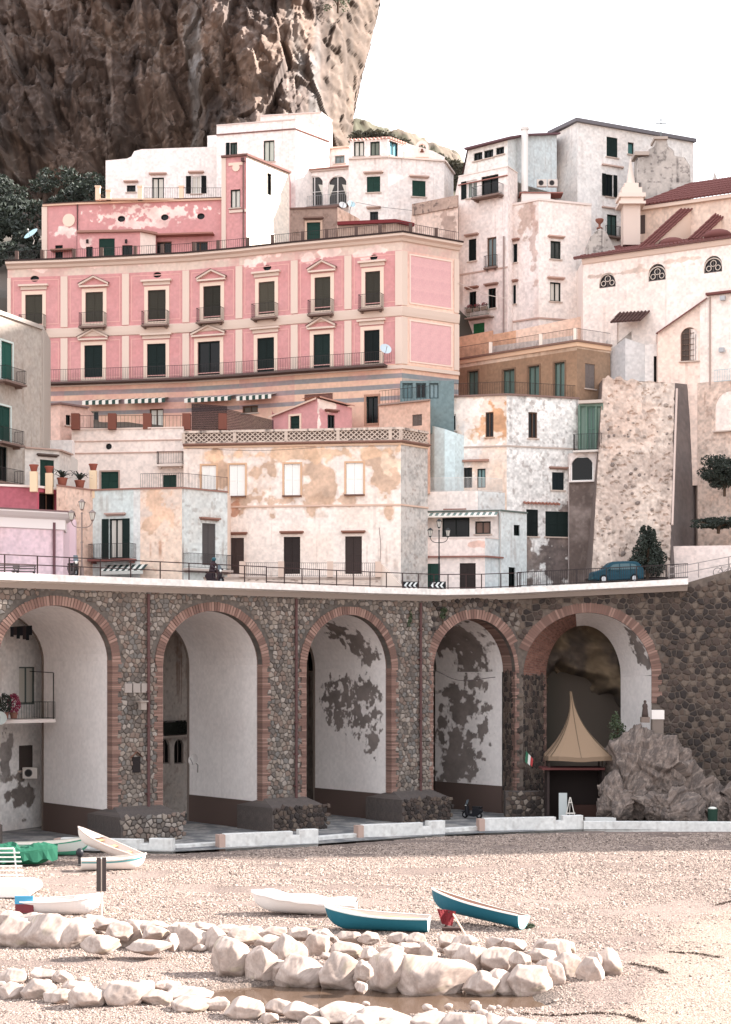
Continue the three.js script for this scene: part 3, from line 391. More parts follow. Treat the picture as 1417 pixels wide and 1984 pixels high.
function guard(name, label, pts, ys, o = {}) {
  const line = xz(pts), g = thing(name, label, 'railing', [line[0][0], ys[0] + 16.95, line[0][1]], o.group), m = mat(o.c || [58, 42, 41], .7), out = o.out ?? 1.0; let acc = 0, next = 0; const h = o.h || 1.1;
  for (const y of (o.rails || [.5, 1])) part(g, 'rail', sweep(line, rect(out - .03, out + .03, 16.95 + h * y - .03, 16.95 + h * y + .03), { ys }), m);
  const post = new THREE.BoxGeometry(.075, h, .075), bars = new G();
  for (let i = 0; i < line.length - 1; i++) { const [a, b] = [line[i], line[i + 1]], L = Math.hypot(b[0] - a[0], b[1] - a[1]), nx = -(b[1] - a[1]) / L * out, nz = (b[0] - a[0]) / L * out; for (; next < acc + L; next += o.step || 1.9) { const t = (next - acc) / L, x = a[0] + (b[0] - a[0]) * t + nx, z = a[1] + (b[1] - a[1]) * t + nz, y = 16.95 + ys[i] + (ys[i + 1] - ys[i]) * t, p = shadow(new THREE.Mesh(post, m)); p.name = 'post'; p.position.set(x - g.org.x, y + h / 2 - g.org.y, z - g.org.z); g.add(p); } if (o.bars) for (let t = .15; t < L; t += .16) { const k = t / L, x = a[0] + (b[0] - a[0]) * k + nx, z = a[1] + (b[1] - a[1]) * k + nz, y = 16.95 + ys[i] + (ys[i + 1] - ys[i]) * k; bars.bar([x, y + .1, z], [x, y + h, z], .014, 3); } acc += L; }
  if (o.bars) part(g, 'bars', bars.geo(), m);
}
guard('guard_rail', 'rusty brown guard rail along the road above the first arches', slabPts.slice(0, 4), slabY.slice(0, 4), { step: 2.2 });
guard('guard_rail', 'dark brown guard rail on the road bend beside the chevron signs', slabPts.slice(3, 8), slabY.slice(3, 8), { step: 1.5, rails: [.08, .98], bars: 0 });
guard('guard_rail', 'fine barred guard rail along the rising road by the teal car', slabPts.slice(7), slabY.slice(7), { step: 2.2, bars: 1, rails: [.1, 1], c: [52, 45, 45] });
// ================================================================ rock: cliff, headland out of frame, hillside
const ridge = (x, y, o, s) => { let v = 0, a = .5, n = 0; for (let k = 0; k < o; k++) { v += a * (1 - Math.abs(2 * vn(x, y, s + k) - 1)); n += a; x = x * 2.07 + 3.1; y = y * 2.07 + 7.7; a *= .5; } return v / n; };
// broken rock: every cell of a jittered grid is a tilted facet with its own depth
const facets = (x, y, s) => { const i = Math.floor(x), j = Math.floor(y); let b = 9, v = 0; for (let q = -1; q <= 1; q++) for (let p = -1; p <= 1; p++) { const a = i + p, c = j + q, u = x - a - hsh(a, c, s), w = y - c - hsh(a, c, s + 1), d = u * u + w * w; if (d < b) { b = d; v = hsh(a, c, s + 2) - .5 + u * (hsh(a, c, s + 3) - .5) * 1.3 + w * (hsh(a, c, s + 4) - .5) * 1.3; } } return v; };
function rockSheet(nx, ny, at, colour) {
  const pos = [], col = [], idx = []; for (let j = 0; j <= ny; j++) for (let i = 0; i <= nx; i++) { const q = at(i / nx, j / ny); pos.push(...q); const c = rgb(colour(q[0], q[1], q[2], i / nx, j / ny)); col.push(c.r, c.g, c.b); }
  for (let j = 0; j < ny; j++) for (let i = 0; i < nx; i++) { const a = j * (nx + 1) + i; idx.push(a, a + nx + 1, a + 1, a + 1, a + nx + 1, a + nx + 2); }
  const g = new THREE.BufferGeometry(); g.setAttribute('position', new THREE.Float32BufferAttribute(pos, 3)); g.setAttribute('color', new THREE.Float32BufferAttribute(col, 3)); g.setIndex(idx); g.computeVertexNormals(); return g;
}
const rockMat = new THREE.MeshStandardMaterial({ vertexColors: true, roughness: .97, side: THREE.DoubleSide });
{
  const edge = (py) => { const k = [[-300, 790], [0, 734], [60, 721], [110, 709], [180, 688], [230, 681], [300, 678], [420, 690], [560, 700]]; for (let i = 1; i < k.length; i++) if (py < k[i][0]) { const a = k[i - 1], b = k[i]; return a[1] + (b[1] - a[1]) * (py - a[0]) / (b[0] - a[0]); } return 700; };
  const turn = (py) => 560 + 40 * sm(260, 60, py);
  struct('cliff', rockSheet(470, 330, (s, t) => {
    const py = -260 + 800 * t; let px, D; const e = edge(py), tr = turn(py), ss = s * 1.12;
    if (ss < 1) { px = -150 + (e + 150) * Math.min(1, ss); D = 187 + 2 * Math.sin(px * .009) + 15 * Math.pow(sm(tr - 40, e + 60, px), 1.3) * 1.5; } else { px = e; D = 187 + 2 + 15 * Math.pow(sm(tr - 40, e + 60, e), 1.3) * 1.5 + (ss - 1) / .12 * 30; }
    D += 9 * sm(230, 430, py) * sm(620, 350, px) + 5 * sm(150, 260, py) * sm(120, 40, Math.abs(px - 330)) - 5 * sm(260, 0, py) * sm(650, 450, px);
    let X = WX(px, D), Y = WY(py, D), Z = -D; const fl = sm(tr - 30, tr + 40, px);
    const warp = (fbm(X * .12, Y * .12, 3, 301) - .5) * 9;
    const n = (ridge(X * .075, Y * .05, 3, 310) - .5) * 8 + facets(X * .2 + warp * .05, Y * .1, 311) * 4.2 + facets(X * .5 + warp * .08, Y * .36, 313) * 1.9 + facets(X * 1.2, Y * .95, 317) * .85 + facets(X * 2.6, Y * 2.2, 319) * .3 + (vn(X * 2.3, Y * .12, 371) - .5) * .35 + (fbm(X * .7, Y * .14, 3, 320) - .5) * 2.4 + (fbm(X * 2.6, Y * 2.0, 3, 340) - .5) * .55;
    const lift = n * (1 - .72 * fl) + fl * ((fbm((X - Y * .3) * 1.0 + Z * .3, Y * .12, 3, 360) - .5) * 3.4 + (ridge((X - Y * .3) * 2.1 + Z * .5, Y * .1, 3, 365) - .5) * 1.1 + facets(X * .9, Y * .7, 366) * .6); Z += lift; X += lift * .25 * fl; return [X, Y, Z];
  }, (X, Y, Z, s) => {
    const w = (fbm(X * .15, Y * .15, 3, 401) - .5) * 6; let c = mix([122, 106, 98], [92, 80, 75], sm(.35, .65, fbm(X * .3 + w * .2, Y * .22, 4, 410)));
    c = mix(c, [146, 132, 124], .7 * sm(.55, .7, fbm(X * 1.3 + w * .12, Y * .09, 4, 420))); c = mix(c, [130, 131, 132], .6 * sm(.62, .74, fbm(X * .45 + w * .1, Y * .07 + 9, 3, 430)));
    c = mix(c, [62, 54, 52], .7 * sm(.6, .72, fbm(X * .6 + w * .2, Y * .2, 4, 440))); c = mix(c, [124, 102, 86], .35 * sm(.55, .7, fbm(X * .25, Y * .2, 3, 450))); c = mix(c, [88, 73, 61], .6 * sm(-7, -2, X)); const m = .82 + .36 * fbm(X * 3, Y * 2.2, 3, 460); return c.map((q) => q * m);
  }), rockMat);
  // the headland that stands to the right of the view and keeps the low sun off the lower town
  struct('headland', rockSheet(100, 60, (s, t) => {
    const ang = s * 6.2832, y = -2 + 91 * t, sh = 1 - .1 * t + .1 * Math.pow(1 - t, 6), cx = 102, cz = -178.5, bx = (v) => Math.sign(v) * Math.pow(Math.abs(v), .45), n = 1 + (ridge(Math.cos(ang) * 2 + 5, Math.sin(ang) * 2 + y * .03, 4, 470) - .5) * .1; return [cx - 48 * bx(Math.cos(ang)) * sh * n, y, cz + 62 * bx(Math.sin(ang)) * sh * n];
  }, (X, Y, Z) => mix([128, 108, 96], [96, 92, 70], sm(.4, .6, fbm(Y * .1, Z * .1, 4, 490)))), rockMat);
  const top = new THREE.CircleGeometry(1, 40).rotateX(-Math.PI / 2); top.scale(43, 1, 55); top.translate(102, 88.5, -178.5); struct('headland_top', top, mat([104, 98, 76]));
  // hillside under and behind the houses
  const prof = [[136.5, -1], [138, 20], [141, 28], [147, 33], [149.5, 43.5], [156, 46], [163, 51], [170, 54], [190, 60], [260, 70]];
  struct('hillside', rockSheet(120, 70, (s, t) => { const D = 136.5 + 120 * Math.pow(t, 1.8), X = -120 + 260 * s; let i = 1; while (i < prof.length - 1 && D > prof[i][0]) i++; const a = prof[i - 1], b = prof[i]; let y = a[1] + (b[1] - a[1]) * Math.min(1, (D - a[0]) / (b[0] - a[0])); y = Math.min(y, 70 - 27 * sm(4, 22, X)); y += (fbm(X * .2, D * .2, 4, 500) - .5) * 1.6; return [X, y, -D - sm(-10, -30, X) * 0]; }, (X, Y, Z) => mix([92, 82, 74], [72, 68, 60], sm(.4, .6, fbm(X * .3, Z * .3, 4, 510)))), rockMat);
  struct('hill', rockSheet(80, 50, (s, t) => { const px = 600 + 330 * s, D = 192 + 26 * t - 10 * (1 - t), k = [[600, 250], [690, 250], [745, 263], [800, 274], [850, 298], [892, 316], [915, 345], [930, 400]]; let i = 1; while (i < k.length - 1 && px > k[i][0]) i++; const a = k[i - 1], b = k[i], yt = WY(a[1] + (b[1] - a[1]) * (px - a[0]) / (b[0] - a[0]), 215); const X = WX(px, 205); return [X, 40 + (yt - 40) * sm(0, .85, t) + (fbm(X * .8, D * .8, 4, 520) - .5) * 2, -D]; }, (X, Y, Z) => mix([110, 98, 86], [88, 86, 70], sm(.4, .6, fbm(X * .5, Z * .5, 4, 530)))), rockMat);
}
// leaves: many small faces spread through a crown
function leafCloud(blobs, n, size, sd) {                       // blobs [[x, y, z, rx, ry, rz], ...]
  const g = new G(); seed = sd; for (let k = 0; k < n; k++) { const b = blobs[Math.floor(rnd(blobs.length))]; let x, y, z, r; do { x = rnd(-1, 1); y = rnd(-1, 1); z = rnd(-1, 1); r = x * x + y * y + z * z; } while (r > 1); const q = Math.pow(r, -.25) * .95; x *= q * b[3]; y *= q * b[4]; z *= q * b[5]; const c = V3(b[0] + x, b[1] + y, b[2] + z), a = V3(rnd(-1, 1), rnd(-1, 1), rnd(-1, 1)).normalize().multiplyScalar(size * rnd(.6, 1.3)), d = V3(rnd(-1, 1), rnd(-1, 1), rnd(-1, 1)).cross(a).normalize().multiplyScalar(size * .5);
    g.quad(c.clone().sub(a).toArray(), c.clone().add(d).toArray(), c.clone().add(a).toArray(), c.clone().sub(d).toArray()); } return g.geo();
}
const leafM = (c) => new THREE.MeshPhysicalMaterial({ color: rgb(c), roughness: .9, transmission: .25, thickness: 0, side: THREE.DoubleSide });
const LM = [leafM([66, 78, 50]), leafM([40, 49, 38]), leafM([92, 92, 62]), leafM([80, 76, 60])];
function shrub(name, label, px, py, D, rx, ry, n, m, o = {}) {
  const c = P3(px, py, D), g = thing(name, label, o.cat || 'shrub', [c.x, c.y, c.z], o.group), bl = []; seed = Math.round(px * 7 + py); const nb = o.nb || 16; for (let k = 0; k < nb; k++) { const t = o.cone ? k / nb : rnd(); const w = o.cone ? 1 - t * .85 : 1; bl.push([c.x + rnd(-.75, .75) * rx * w, c.y + (o.cone ? t * 1.75 + .15 : rnd(.3, 1.6)) * ry, c.z + rnd(-.5, .5) * rx, rx * rnd(.22, .42) * w, ry * rnd(.18, .36), rx * .35 * w]); }
  part(g, 'crown', leafCloud(bl, n, o.size || .13, Math.round(px * 3)), LM[m]); const tg = new G().bar([c.x, c.y - .4, c.z], [c.x + .05, c.y + ry * 1.1, c.z], Math.max(.03, rx * .06), 6); for (let k = 0; k < 4; k++) tg.bar([c.x, c.y + ry * .3, c.z], [bl[k][0], bl[k][1], bl[k][2]], Math.max(.02, rx * .03), 4); part(g, 'trunk', tg.geo(), mat([80, 64, 52])); return g;
}
// ================================================================ the town
const W = { c: [228, 219, 214], c2: [206, 192, 185], dirt: [146, 132, 125], am: .45, streak: .2 };      // white plaster
const WD = { c: [222, 214, 209], c2: [182, 168, 161], dirt: [112, 98, 92], am: .7, streak: .45, spots: .45 }; // weathered white
const CR = { c: [226, 209, 197], c2: [206, 182, 167], dirt: [128, 104, 92], am: .6, streak: .35, spots: .2 };
const PK = { c: C.pink, c2: [186, 124, 123], dirt: [228, 190, 182], am: .4, streak: .05, spots: 0, grain: .6 };
const ST = { c: [178, 168, 160], c2: [146, 138, 132], dirt: [92, 86, 84], am: .8, streak: .5, spots: .7 };
const creamM = mat([212, 191, 177], .9), redTile = mat([112, 70, 66], .9);
// ---------------------------------------------------------------- pink palazzo
{
  const pts = [[15, 147.7], [125, 147], [244, 146], [361, 144.9], [464, 143.3], [571, 141.3], [675, 139.65], [779, 138], [889, 141.2]];
  const sur = { sur: .32, c: C.olive, sill: 0, door: 1 }, low = { ...sur, c: C.dgreen };
  const up = [[49.5, 571, 82.6, 637], [166, 566, 200, 633], [287, 562, 321.5, 630], [394.5, 554, 428, 624], [501.6, 546, 532.7, 616], [610, 537, 640.7, 609], [708, 526, 737, 599]];
  const lo = [null, [164, 669, 199, 740], [285.5, 666, 321.5, 738], [383.5, 661.6, 426.5, 733.6], [499, 654.5, 531.6, 729], [608, 647.5, 640, 720.5], [706, 639.7, 736, 711.7]];
  const oc = [[59, 534, 76, 546], null, [297, 527, 313, 538], null, [510, 513, 526, 524], null, [717, 493, 732, 504]];
  const gr = { 1: [['g', 170, 796, 192, 836, { door: 1, fc: [150, 140, 130], pc: C.glass }]], 2: [['g', 290, 792, 317, 836, { door: 1, curtain: 1, fc: C.wood }]], 4: [['g', 470, 786, 500, 800, { fc: C.wood, pc: [90, 80, 70] }]], 5: [['s', 590, 763, 645, 776, { c: [120, 84, 74], sill: 0 }]], 6: [['d', 710, 768, 733, 824, { door: 1, sur: .18, surc: [170, 130, 110] }]] };
  const faces = {}; for (let i = 0; i < 7; i++) { const win = []; if (up[i]) win.push(['s', ...up[i], { ...sur, bal: i ? .32 : .32, bd: .75, bh: 1.15 }]); if (lo[i]) win.push([i === 3 ? 'o' : 's', ...lo[i], { ...low, pc: [190, 186, 170], ...(i === 3 ? { half: 'x' } : {}) }]); if (oc[i]) win.push(['d', ...oc[i], { oval: 1, single: 1, sill: 0 }]); if (gr[i]) win.push(...gr[i]); faces[i] = { win }; if (i === 3) win[1] = ['g', ...lo[3], { ...low, fc: C.dgreen, pc: C.dark, curtain: 0 }]; }
  const zones = [[20, 33.0, [222, 182, 158]], [33.0, 33.35, [140, 137, 137]], [33.35, 33.9, [222, 182, 158]], [33.9, 34.3, [140, 137, 137]], [34.3, 34.75, [222, 182, 158]], [34.75, 35.15, [140, 138, 138]], [35.15, 35.9, [222, 182, 158]], [35.9, 45.1, C.pink], [45.1, 60, [212, 191, 177]]];
  for (let i = 0; i < 7; i++) faces[i].tex = { zones, pp: [[pts[i][0] + 60, pts[i + 1] ? 520 - i * 6 : 520, 26, 6, [236, 206, 196], .8], ...(i > 3 ? [[pts[i][0] + 30, 510 - (i - 4) * 9, 20, 8, [238, 210, 200], .8]] : [])] };
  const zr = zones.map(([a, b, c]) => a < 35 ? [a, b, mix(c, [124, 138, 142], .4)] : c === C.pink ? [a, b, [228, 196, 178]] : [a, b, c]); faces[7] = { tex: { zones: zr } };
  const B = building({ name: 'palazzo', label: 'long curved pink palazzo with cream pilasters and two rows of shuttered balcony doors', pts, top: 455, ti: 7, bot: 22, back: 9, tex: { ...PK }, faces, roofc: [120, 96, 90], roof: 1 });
  const g = B.g, T = B.topY, line = B.line;
  part(g, 'cornice', sweep(line, [[-.02, T - .55], [.18, T - .5], [.3, T - .3], [.62, T - .16], [.62, T + .03], [-.02, T + .03]]), creamM);
  part(g, 'roof_edge', sweep(line, rect(-.3, .7, T + .034, T + .16)), mat([54, 41, 39]));
  part(g, 'string_course', sweep(line, [[-.02, 39.75], [.1, 39.8], [.16, 40.1], [.2, 40.5], [-.02, 40.6]]), creamM);
  part(g, 'base_course', sweep(line, rect(-.02, .14, 35.5, 35.8)), creamM);
  const f = B.f;
  // pilasters at every break of the curve, two storeys
  for (let i = 0; i < 8; i++) for (const [a, b] of [[35.9, 39.7], [40.65, 45.05]]) { const l = i < 7 ? f[i].mini(.002, .31) : f[7].mini(.002, .5), r = i > 0 ? f[i - 1].mini(f[i - 1].L - (i === 7 ? .55 : .31), f[i - 1].L - .002) : [l[0]]; part(g, 'pilaster', sweep([...(i ? [r[0]] : []), l[0], l[1]], rect(-.01, .09, a, b)), creamM); }
  { const l = f[7]; for (const [a, b] of [[35.9, 39.7], [40.65, 45.05]]) { part(g, 'pilaster', sweep(l.mini(l.L - .5, l.L), rect(-.01, .09, a, b)), creamM);
      const [u0] = l.pt(793, 500), [u1] = l.pt(876, 500); part(g, 'panel', boxAt(l, u0 + .14, u1 - .14, a + .35, b - .3, -.01, .035), new THREE.MeshStandardMaterial({ map: plaster(4, 4, 0, { c: [214, 168, 167], c2: [202, 154, 155], am: .6, streak: .1, grain: .5 }), roughness: .9, side: THREE.DoubleSide })); part(g, 'panel_frame', frameG(u0, u1, a + .2, b - .15, .12, -.01, .07).geo(l.M), mat([232, 206, 192])); } }
  for (let i = 0; i < 7; i++) for (const [a, b] of [[36.2, 39.45], [40.95, 44.85]]) { const l = f[i]; part(g, 'panel_border', frameG(.5, l.L - .5, a, b, .07, -.01, .018).geo(l.M), mat([214, 164, 156])); }
  // hoods: pediments on every other bay, flat cornices on the rest; balconies; oval rings
  for (let i = 0; i < 7; i++) { for (const w of [up[i], lo[i]]) if (w) { const l = f[i], u0 = l.uAt(w[0]) - .5, u1 = l.uAt(w[2]) + .5, v = l.pt((w[0] + w[2]) / 2, w[1])[1] + .42, um = (u0 + u1) / 2, G1 = new G();
      if (i % 2) { G1.box(u0, v, -.01, u1, v + .14, .3); const e = (a, b) => { G1.quad([a[0], a[1], .3], [b[0], b[1], .3], [b[0], b[1] + .17, .3], [a[0], a[1] + .17, .3]); G1.quad([a[0], a[1] + .17, .3], [b[0], b[1] + .17, .3], [b[0], b[1] + .17, 0], [a[0], a[1] + .17, 0]); G1.quad([a[0], a[1], 0], [b[0], b[1], 0], [b[0], b[1], .3], [a[0], a[1], .3]); }; e([u0 - .05, v + .145], [um, v + .8]); e([um, v + .8], [u1 + .05, v + .145]); part(g, 'pediment', G1.geo(l.M), creamM); part(g, 'pediment_cap', new G().quad([um, v + .98, .38], [u1 + .12, v + .32, .38], [u1 + .12, v + .32, 0], [um, v + .98, 0]).quad([u0 - .12, v + .32, .38], [um, v + .98, .38], [um, v + .98, 0], [u0 - .12, v + .32, 0]).geo(l.M), mat([96, 72, 66])); }
      else { G1.box(u0 + .1, v, -.01, u1 - .1, v + .28, .12).box(u0 - .05, v + .284, -.01, u1 + .05, v + .44, .36); part(g, 'window_cornice', G1.geo(l.M), creamM); } }
    if (oc[i]) { const w = oc[i], l = f[i], u0 = l.uAt(w[0]), u1 = l.uAt(w[2]), v0 = l.pt((w[0] + w[2]) / 2, w[3])[1], v1 = l.pt((w[0] + w[2]) / 2, w[1])[1], sh = new THREE.Shape(); sh.absellipse((u0 + u1) / 2, (v0 + v1) / 2, (u1 - u0) / 2 + .16, (v1 - v0) / 2 + .16, 0, 6.2832); const hp = new THREE.Path(); hp.absellipse((u0 + u1) / 2, (v0 + v1) / 2, (u1 - u0) / 2, (v1 - v0) / 2, 0, 6.2832); sh.holes.push(hp); const eg = new THREE.ExtrudeGeometry(sh, { depth: .08, bevelEnabled: false, curveSegments: 20 }).translate(0, 0, -.01).applyMatrix4(l.M); part(g, 'oval_ring', eg, mat([234, 208, 190])); } }
  // long balcony of the first floor, roof terrace railing
  { const y = 35.83, bl = [f[0].mini(f[0].uAt(92), f[0].L)[0], ...line.slice(1, 7), f[6].mini(0, f[6].uAt(752))[1]]; part(g, 'long_balcony', sweep(bl, [[.004, y - .22], [.95, y - .16], [.95, y], [.004, y]]), mat([92, 76, 72])); const rg = new G(), ol = bl.map((q, i) => [q[0] + .25, q[1] + .86]); for (let i = 0; i < ol.length - 1; i++) railG(rg, ol[i], ol[i + 1], y, 1.05, .15, .013); part(g, 'balcony_railing', rg.geo(), mat(C.iron, .6));
    const tg = new G(); for (let i = 0; i < line.length - 2; i++) railG(tg, [line[i][0], line[i][1] - .3], [line[i + 1][0], line[i + 1][1] - .3], T + .1, 1.0, .2, .013); railG(tg, [line[7][0], line[7][1] - .3], [line[8][0], line[8][1] - .3], T + .1, 1, .2, .013); part(g, 'terrace_railing', tg.geo(), mat(C.iron, .6)); for (let i = 0; i < 8; i++) for (const t of [.15, .6]) { const a = line[i], b = line[i + 1], x = a[0] + (b[0] - a[0]) * t, z = a[1] + (b[1] - a[1]) * t - .3; part(g, 'terrace_post', new G().box(x - .14, T + .1, z - .14, x + .14, T + 1.12, z + .14).geo(), mat([92, 74, 68])); } }
  const awn = (f2, x0, x1, py) => { const u0 = f2.uAt(x0), u1 = f2.uAt(x1), v = f2.pt((x0 + x1) / 2, py)[1], a = sub(g, 'awning'), n = Math.round((u1 - u0) / .3), ga = new G(), gb = new G(); for (let k = 0; k < n; k++) { const p = u0 + (u1 - u0) * k / n, q = u0 + (u1 - u0) * (k + 1) / n, t = k & 1 ? ga : gb; t.quad([p, v, .02], [q, v, .02], [q, v - .25, 1.1], [p, v - .25, 1.1]); t.quad([p, v - .25, 1.1], [q, v - .25, 1.1], [q, v - .6, 1.1], [p, v - .6, 1.1]); } part(a, 'green_stripes', ga.geo(f2.M), mat([52, 70, 64])); part(a, 'white_stripes', gb.geo(f2.M), mat([220, 212, 202])); };
  awn(f[1], 168, 238, 774); awn(f[2], 250, 328, 771); awn(f[3], 368, 458, 768); awn(f[4], 470, 537, 764);
}
// ---------------------------------------------------------------- upper pink house and its tower
{
  const pkw = { ...PK, pp: [[300, 412, 90, 14, [238, 212, 202], .9, 2.4], [130, 447, 22, 9, [238, 212, 202], .9], [270, 435, 60, 8, [236, 208, 198], .7]] };
  const B = building({ name: 'pink_house', label: 'low pink house with three oval windows on the palazzo roof terrace', pts: [[84, 153.2], [150, 152.6], [440, 151]], top: 387, ti: 2, bot: 45.5, back: 8, tex: pkw, faces: { 0: { win: [['d', 107, 475, 122, 508, { door: 1 }]] }, 1: { win: [['d', 228, 418, 243, 430, { oval: 1, single: 1 }], ['d', 312, 415, 327, 427, { oval: 1, single: 1 }], ['d', 382, 413, 397, 425, { oval: 1, single: 1 }], ['d', 302, 468, 333, 503, { door: 1, fc: C.wood }], ['d', 372, 468, 403, 503, { door: 1, fc: C.wood }]] } }, cor: [[-.02, .14, .2, [214, 180, 158]], [.143, .2, .26, [86, 66, 62], 'roof_edge']] });
  const l = B.f[1], T = B.topY; for (const [cx, cy] of [[235, 424], [319, 421], [389, 419]]) { const [u, v] = l.pt(cx, cy), sh = new THREE.Shape(); sh.absellipse(u, v, .58, .48, 0, 6.2832); const hp = new THREE.Path(); hp.absellipse(u, v, .36, .28, 0, 6.2832); sh.holes.push(hp); part(B.g, 'oval_ring', new THREE.ExtrudeGeometry(sh, { depth: .08, bevelEnabled: false, curveSegments: 20 }).translate(0, 0, -.01).applyMatrix4(l.M), mat([226, 200, 182])); }
  { const [u, v] = B.f[0].pt(134, 427), c = new THREE.CylinderGeometry(.58, .58, .1, 24).rotateX(Math.PI / 2).translate(u, v, .03).applyMatrix4(B.f[0].M); part(B.g, 'medallion', c, mat([226, 200, 182])); }
  for (const [px, w] of [[86, 12], [436, 12]]) { const ff = px < 150 ? B.f[0] : l, u = ff.uAt(px); part(B.g, 'pilaster', boxAt(ff, u - .2, u + .3, 45.5, T - .05, -.01, .1), creamM); }
  part(B.g, 'canopy', boxAt(l, l.uAt(300), l.uAt(416), l.pt(350, 459)[1], l.pt(350, 456)[1], .004, .9), mat([150, 104, 92])); part(B.g, 'canopy', new G().box(.9, 48.6, .004, 3, 48.75, .7).geo(B.f[0].M), mat([150, 110, 96]));
  part(B.g, 'drainpipe', new G().bar([.05, 45.6, .12], [.05, T, .12], .06, 6).geo(l.M), mat([84, 62, 60]));
  const A = building({ name: 'pink_annex', label: 'small pink annex with dark green door and two wall lamps on the terrace', pts: [[150, 150.4], [272, 150], [302, 151]], top: 449, bot: 45.5, back: 1.5, tex: { ...PK, pp: [[165, 470, 16, 10, [236, 208, 198], .8]] }, faces: { 0: { win: [['s', 192, 462, 222.6, 508, { door: 1, one: 1 }], ['d', 167, 478, 180, 498, {}], ['d', 237, 475, 257, 497, {}]] }, 1: { tex: { c: [232, 214, 202], c2: [214, 190, 178] } } }, cor: [[-.14, .05, .3, [150, 112, 100]]] });
  for (const px of [171, 246]) { const [u, v] = A.f[0].pt(px, 468); part(A.g, 'wall_lamp', new G().box(u - .1, v - .22, .2, u + .1, v + .1, .38).bar([u, v + .12, .3], [u, v + .2, 0], .025).geo(A.f[0].M), mat([52, 40, 40])); }
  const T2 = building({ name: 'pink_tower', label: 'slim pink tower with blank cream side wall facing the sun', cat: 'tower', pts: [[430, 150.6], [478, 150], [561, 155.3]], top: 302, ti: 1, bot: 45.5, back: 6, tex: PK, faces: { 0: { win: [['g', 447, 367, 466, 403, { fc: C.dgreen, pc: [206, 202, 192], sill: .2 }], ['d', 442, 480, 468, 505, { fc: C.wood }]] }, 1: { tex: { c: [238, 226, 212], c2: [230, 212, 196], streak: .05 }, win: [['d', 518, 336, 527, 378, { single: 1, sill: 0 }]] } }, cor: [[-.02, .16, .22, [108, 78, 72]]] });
  { const f = T2.f[0]; part(T2.g, 'pilaster', boxAt(f, 0, .4, 45.5, T2.topY - .05, -.01, .08), creamM); part(T2.g, 'drainpipe', new G().bar([f.L - .25, 45.6, .12], [f.L - .25, T2.topY - .2, .12], .07, 6).box(f.L - .42, T2.topY - .5, .02, f.L - .08, T2.topY - .2, .3).geo(f.M), mat([84, 60, 58])); const [u, v] = f.pt(458, 325); part(T2.g, 'medallion', new THREE.CylinderGeometry(.34, .34, .1, 20).rotateX(Math.PI / 2).translate(u, v, .03).applyMatrix4(f.M), mat([226, 200, 182])); part(T2.g, 'swag', new G().box(u - .7, v + .2, 0, u + .7, v + .45, .07).geo(f.M), mat([226, 200, 182])); part(T2.g, 'string_course', boxAt(f, f.uAt(445), f.uAt(478), f.pt(460, 412)[1], f.pt(460, 407)[1], 0, .1), creamM); }
  // parapet posts and railing on the pink house roof
  const pr = thing('terrace_parapet', 'cream posts and fine railing on the pink house roof', 'railing', [WX(300, 151), T, -151.5]), rg = new G(); for (const [a, b] of [[280, 348], [356, 438]]) railG(rg, [WX(a, 151.5), -151.5], [WX(b, 151.5), -151.5], T + .2, 1, .16); part(pr, 'railing', rg.geo(), mat(C.iron)); for (const px of [190, 211, 272, 352]) { const x = WX(px, 151.6), h = px === 211 ? .9 : 1.25; part(pr, 'post', new G().box(x - .2, T + .1, -151.8, x + .2, T + h, -151.4).box(x - .25, T + h + .003, -151.85, x + .25, T + h + .12, -151.35).geo(), mat([226, 196, 170])); } part(pr, 'coping', new G().box(WX(195, 151.6), T + .1, -151.7, WX(440, 151.6), T + .22, -151.3).geo(), mat([214, 186, 164]));
}
// ---------------------------------------------------------------- white houses under the cliff
building({ name: 'white_house', label: 'long low white house with stepped curved parapet under the cliff', pts: [[205, 163], [421, 162.4]], topY: WY(313, 163), bot: 50, back: 8, tex: W, roof: 0, faces: { 0: { topPts: [[205, 311], [247, 307], [255, 303], [260, 293], [275, 289], [421, 284]], win: [['d', 246, 359, 263, 372, { hood: 1, hc: [190, 160, 148] }], ['g', 295, 344, 318, 398, { door: 1, curtain: 1, hood: 1, hc: [190, 160, 148] }], ['o', 371, 341, 390, 375, { c: C.dark, curtain: 1, fc: C.white, hood: 1, hc: [190, 160, 148] }]] } } });
{
  const B = building({ name: 'white_house', label: 'tall white house below the cliff with sunlit side wall', pts: [[420, 159.8], [573, 158], [638, 161.8]], top: 231, ti: 1, bot: 48, back: 8, tex: { ...W, am: .25 }, faces: { 0: { win: [['o', 446, 276, 460, 303, { half: 'l', c: C.dgreen, pc: [60, 72, 66] }], ['g', 511, 272, 532, 313, { fc: C.dgreen, pc: [186, 190, 178] }]] } }, cor: [[-.95, -.86, .12, [120, 84, 78], 'string_course'], [-.05, .05, .06, [206, 190, 182], 'coping']] });
  building({ name: 'roof_room', label: 'small white rooftop room at the top of the tall white house', pts: [[505, 164.5], [622, 163.5], [643, 166]], top: 218, ti: 1, bot: 55, back: 3, tex: W, faces: {}, cor: [[-.04, .06, .08, [210, 196, 188], 'coping']] });
  building({ name: 'roof_wall', label: 'low white parapet step beside the tall white house under the cliff', cat: 'wall', pts: [[402, 164.5], [424, 164.2]], top: 263, bot: 52, back: 2, tex: W });
}
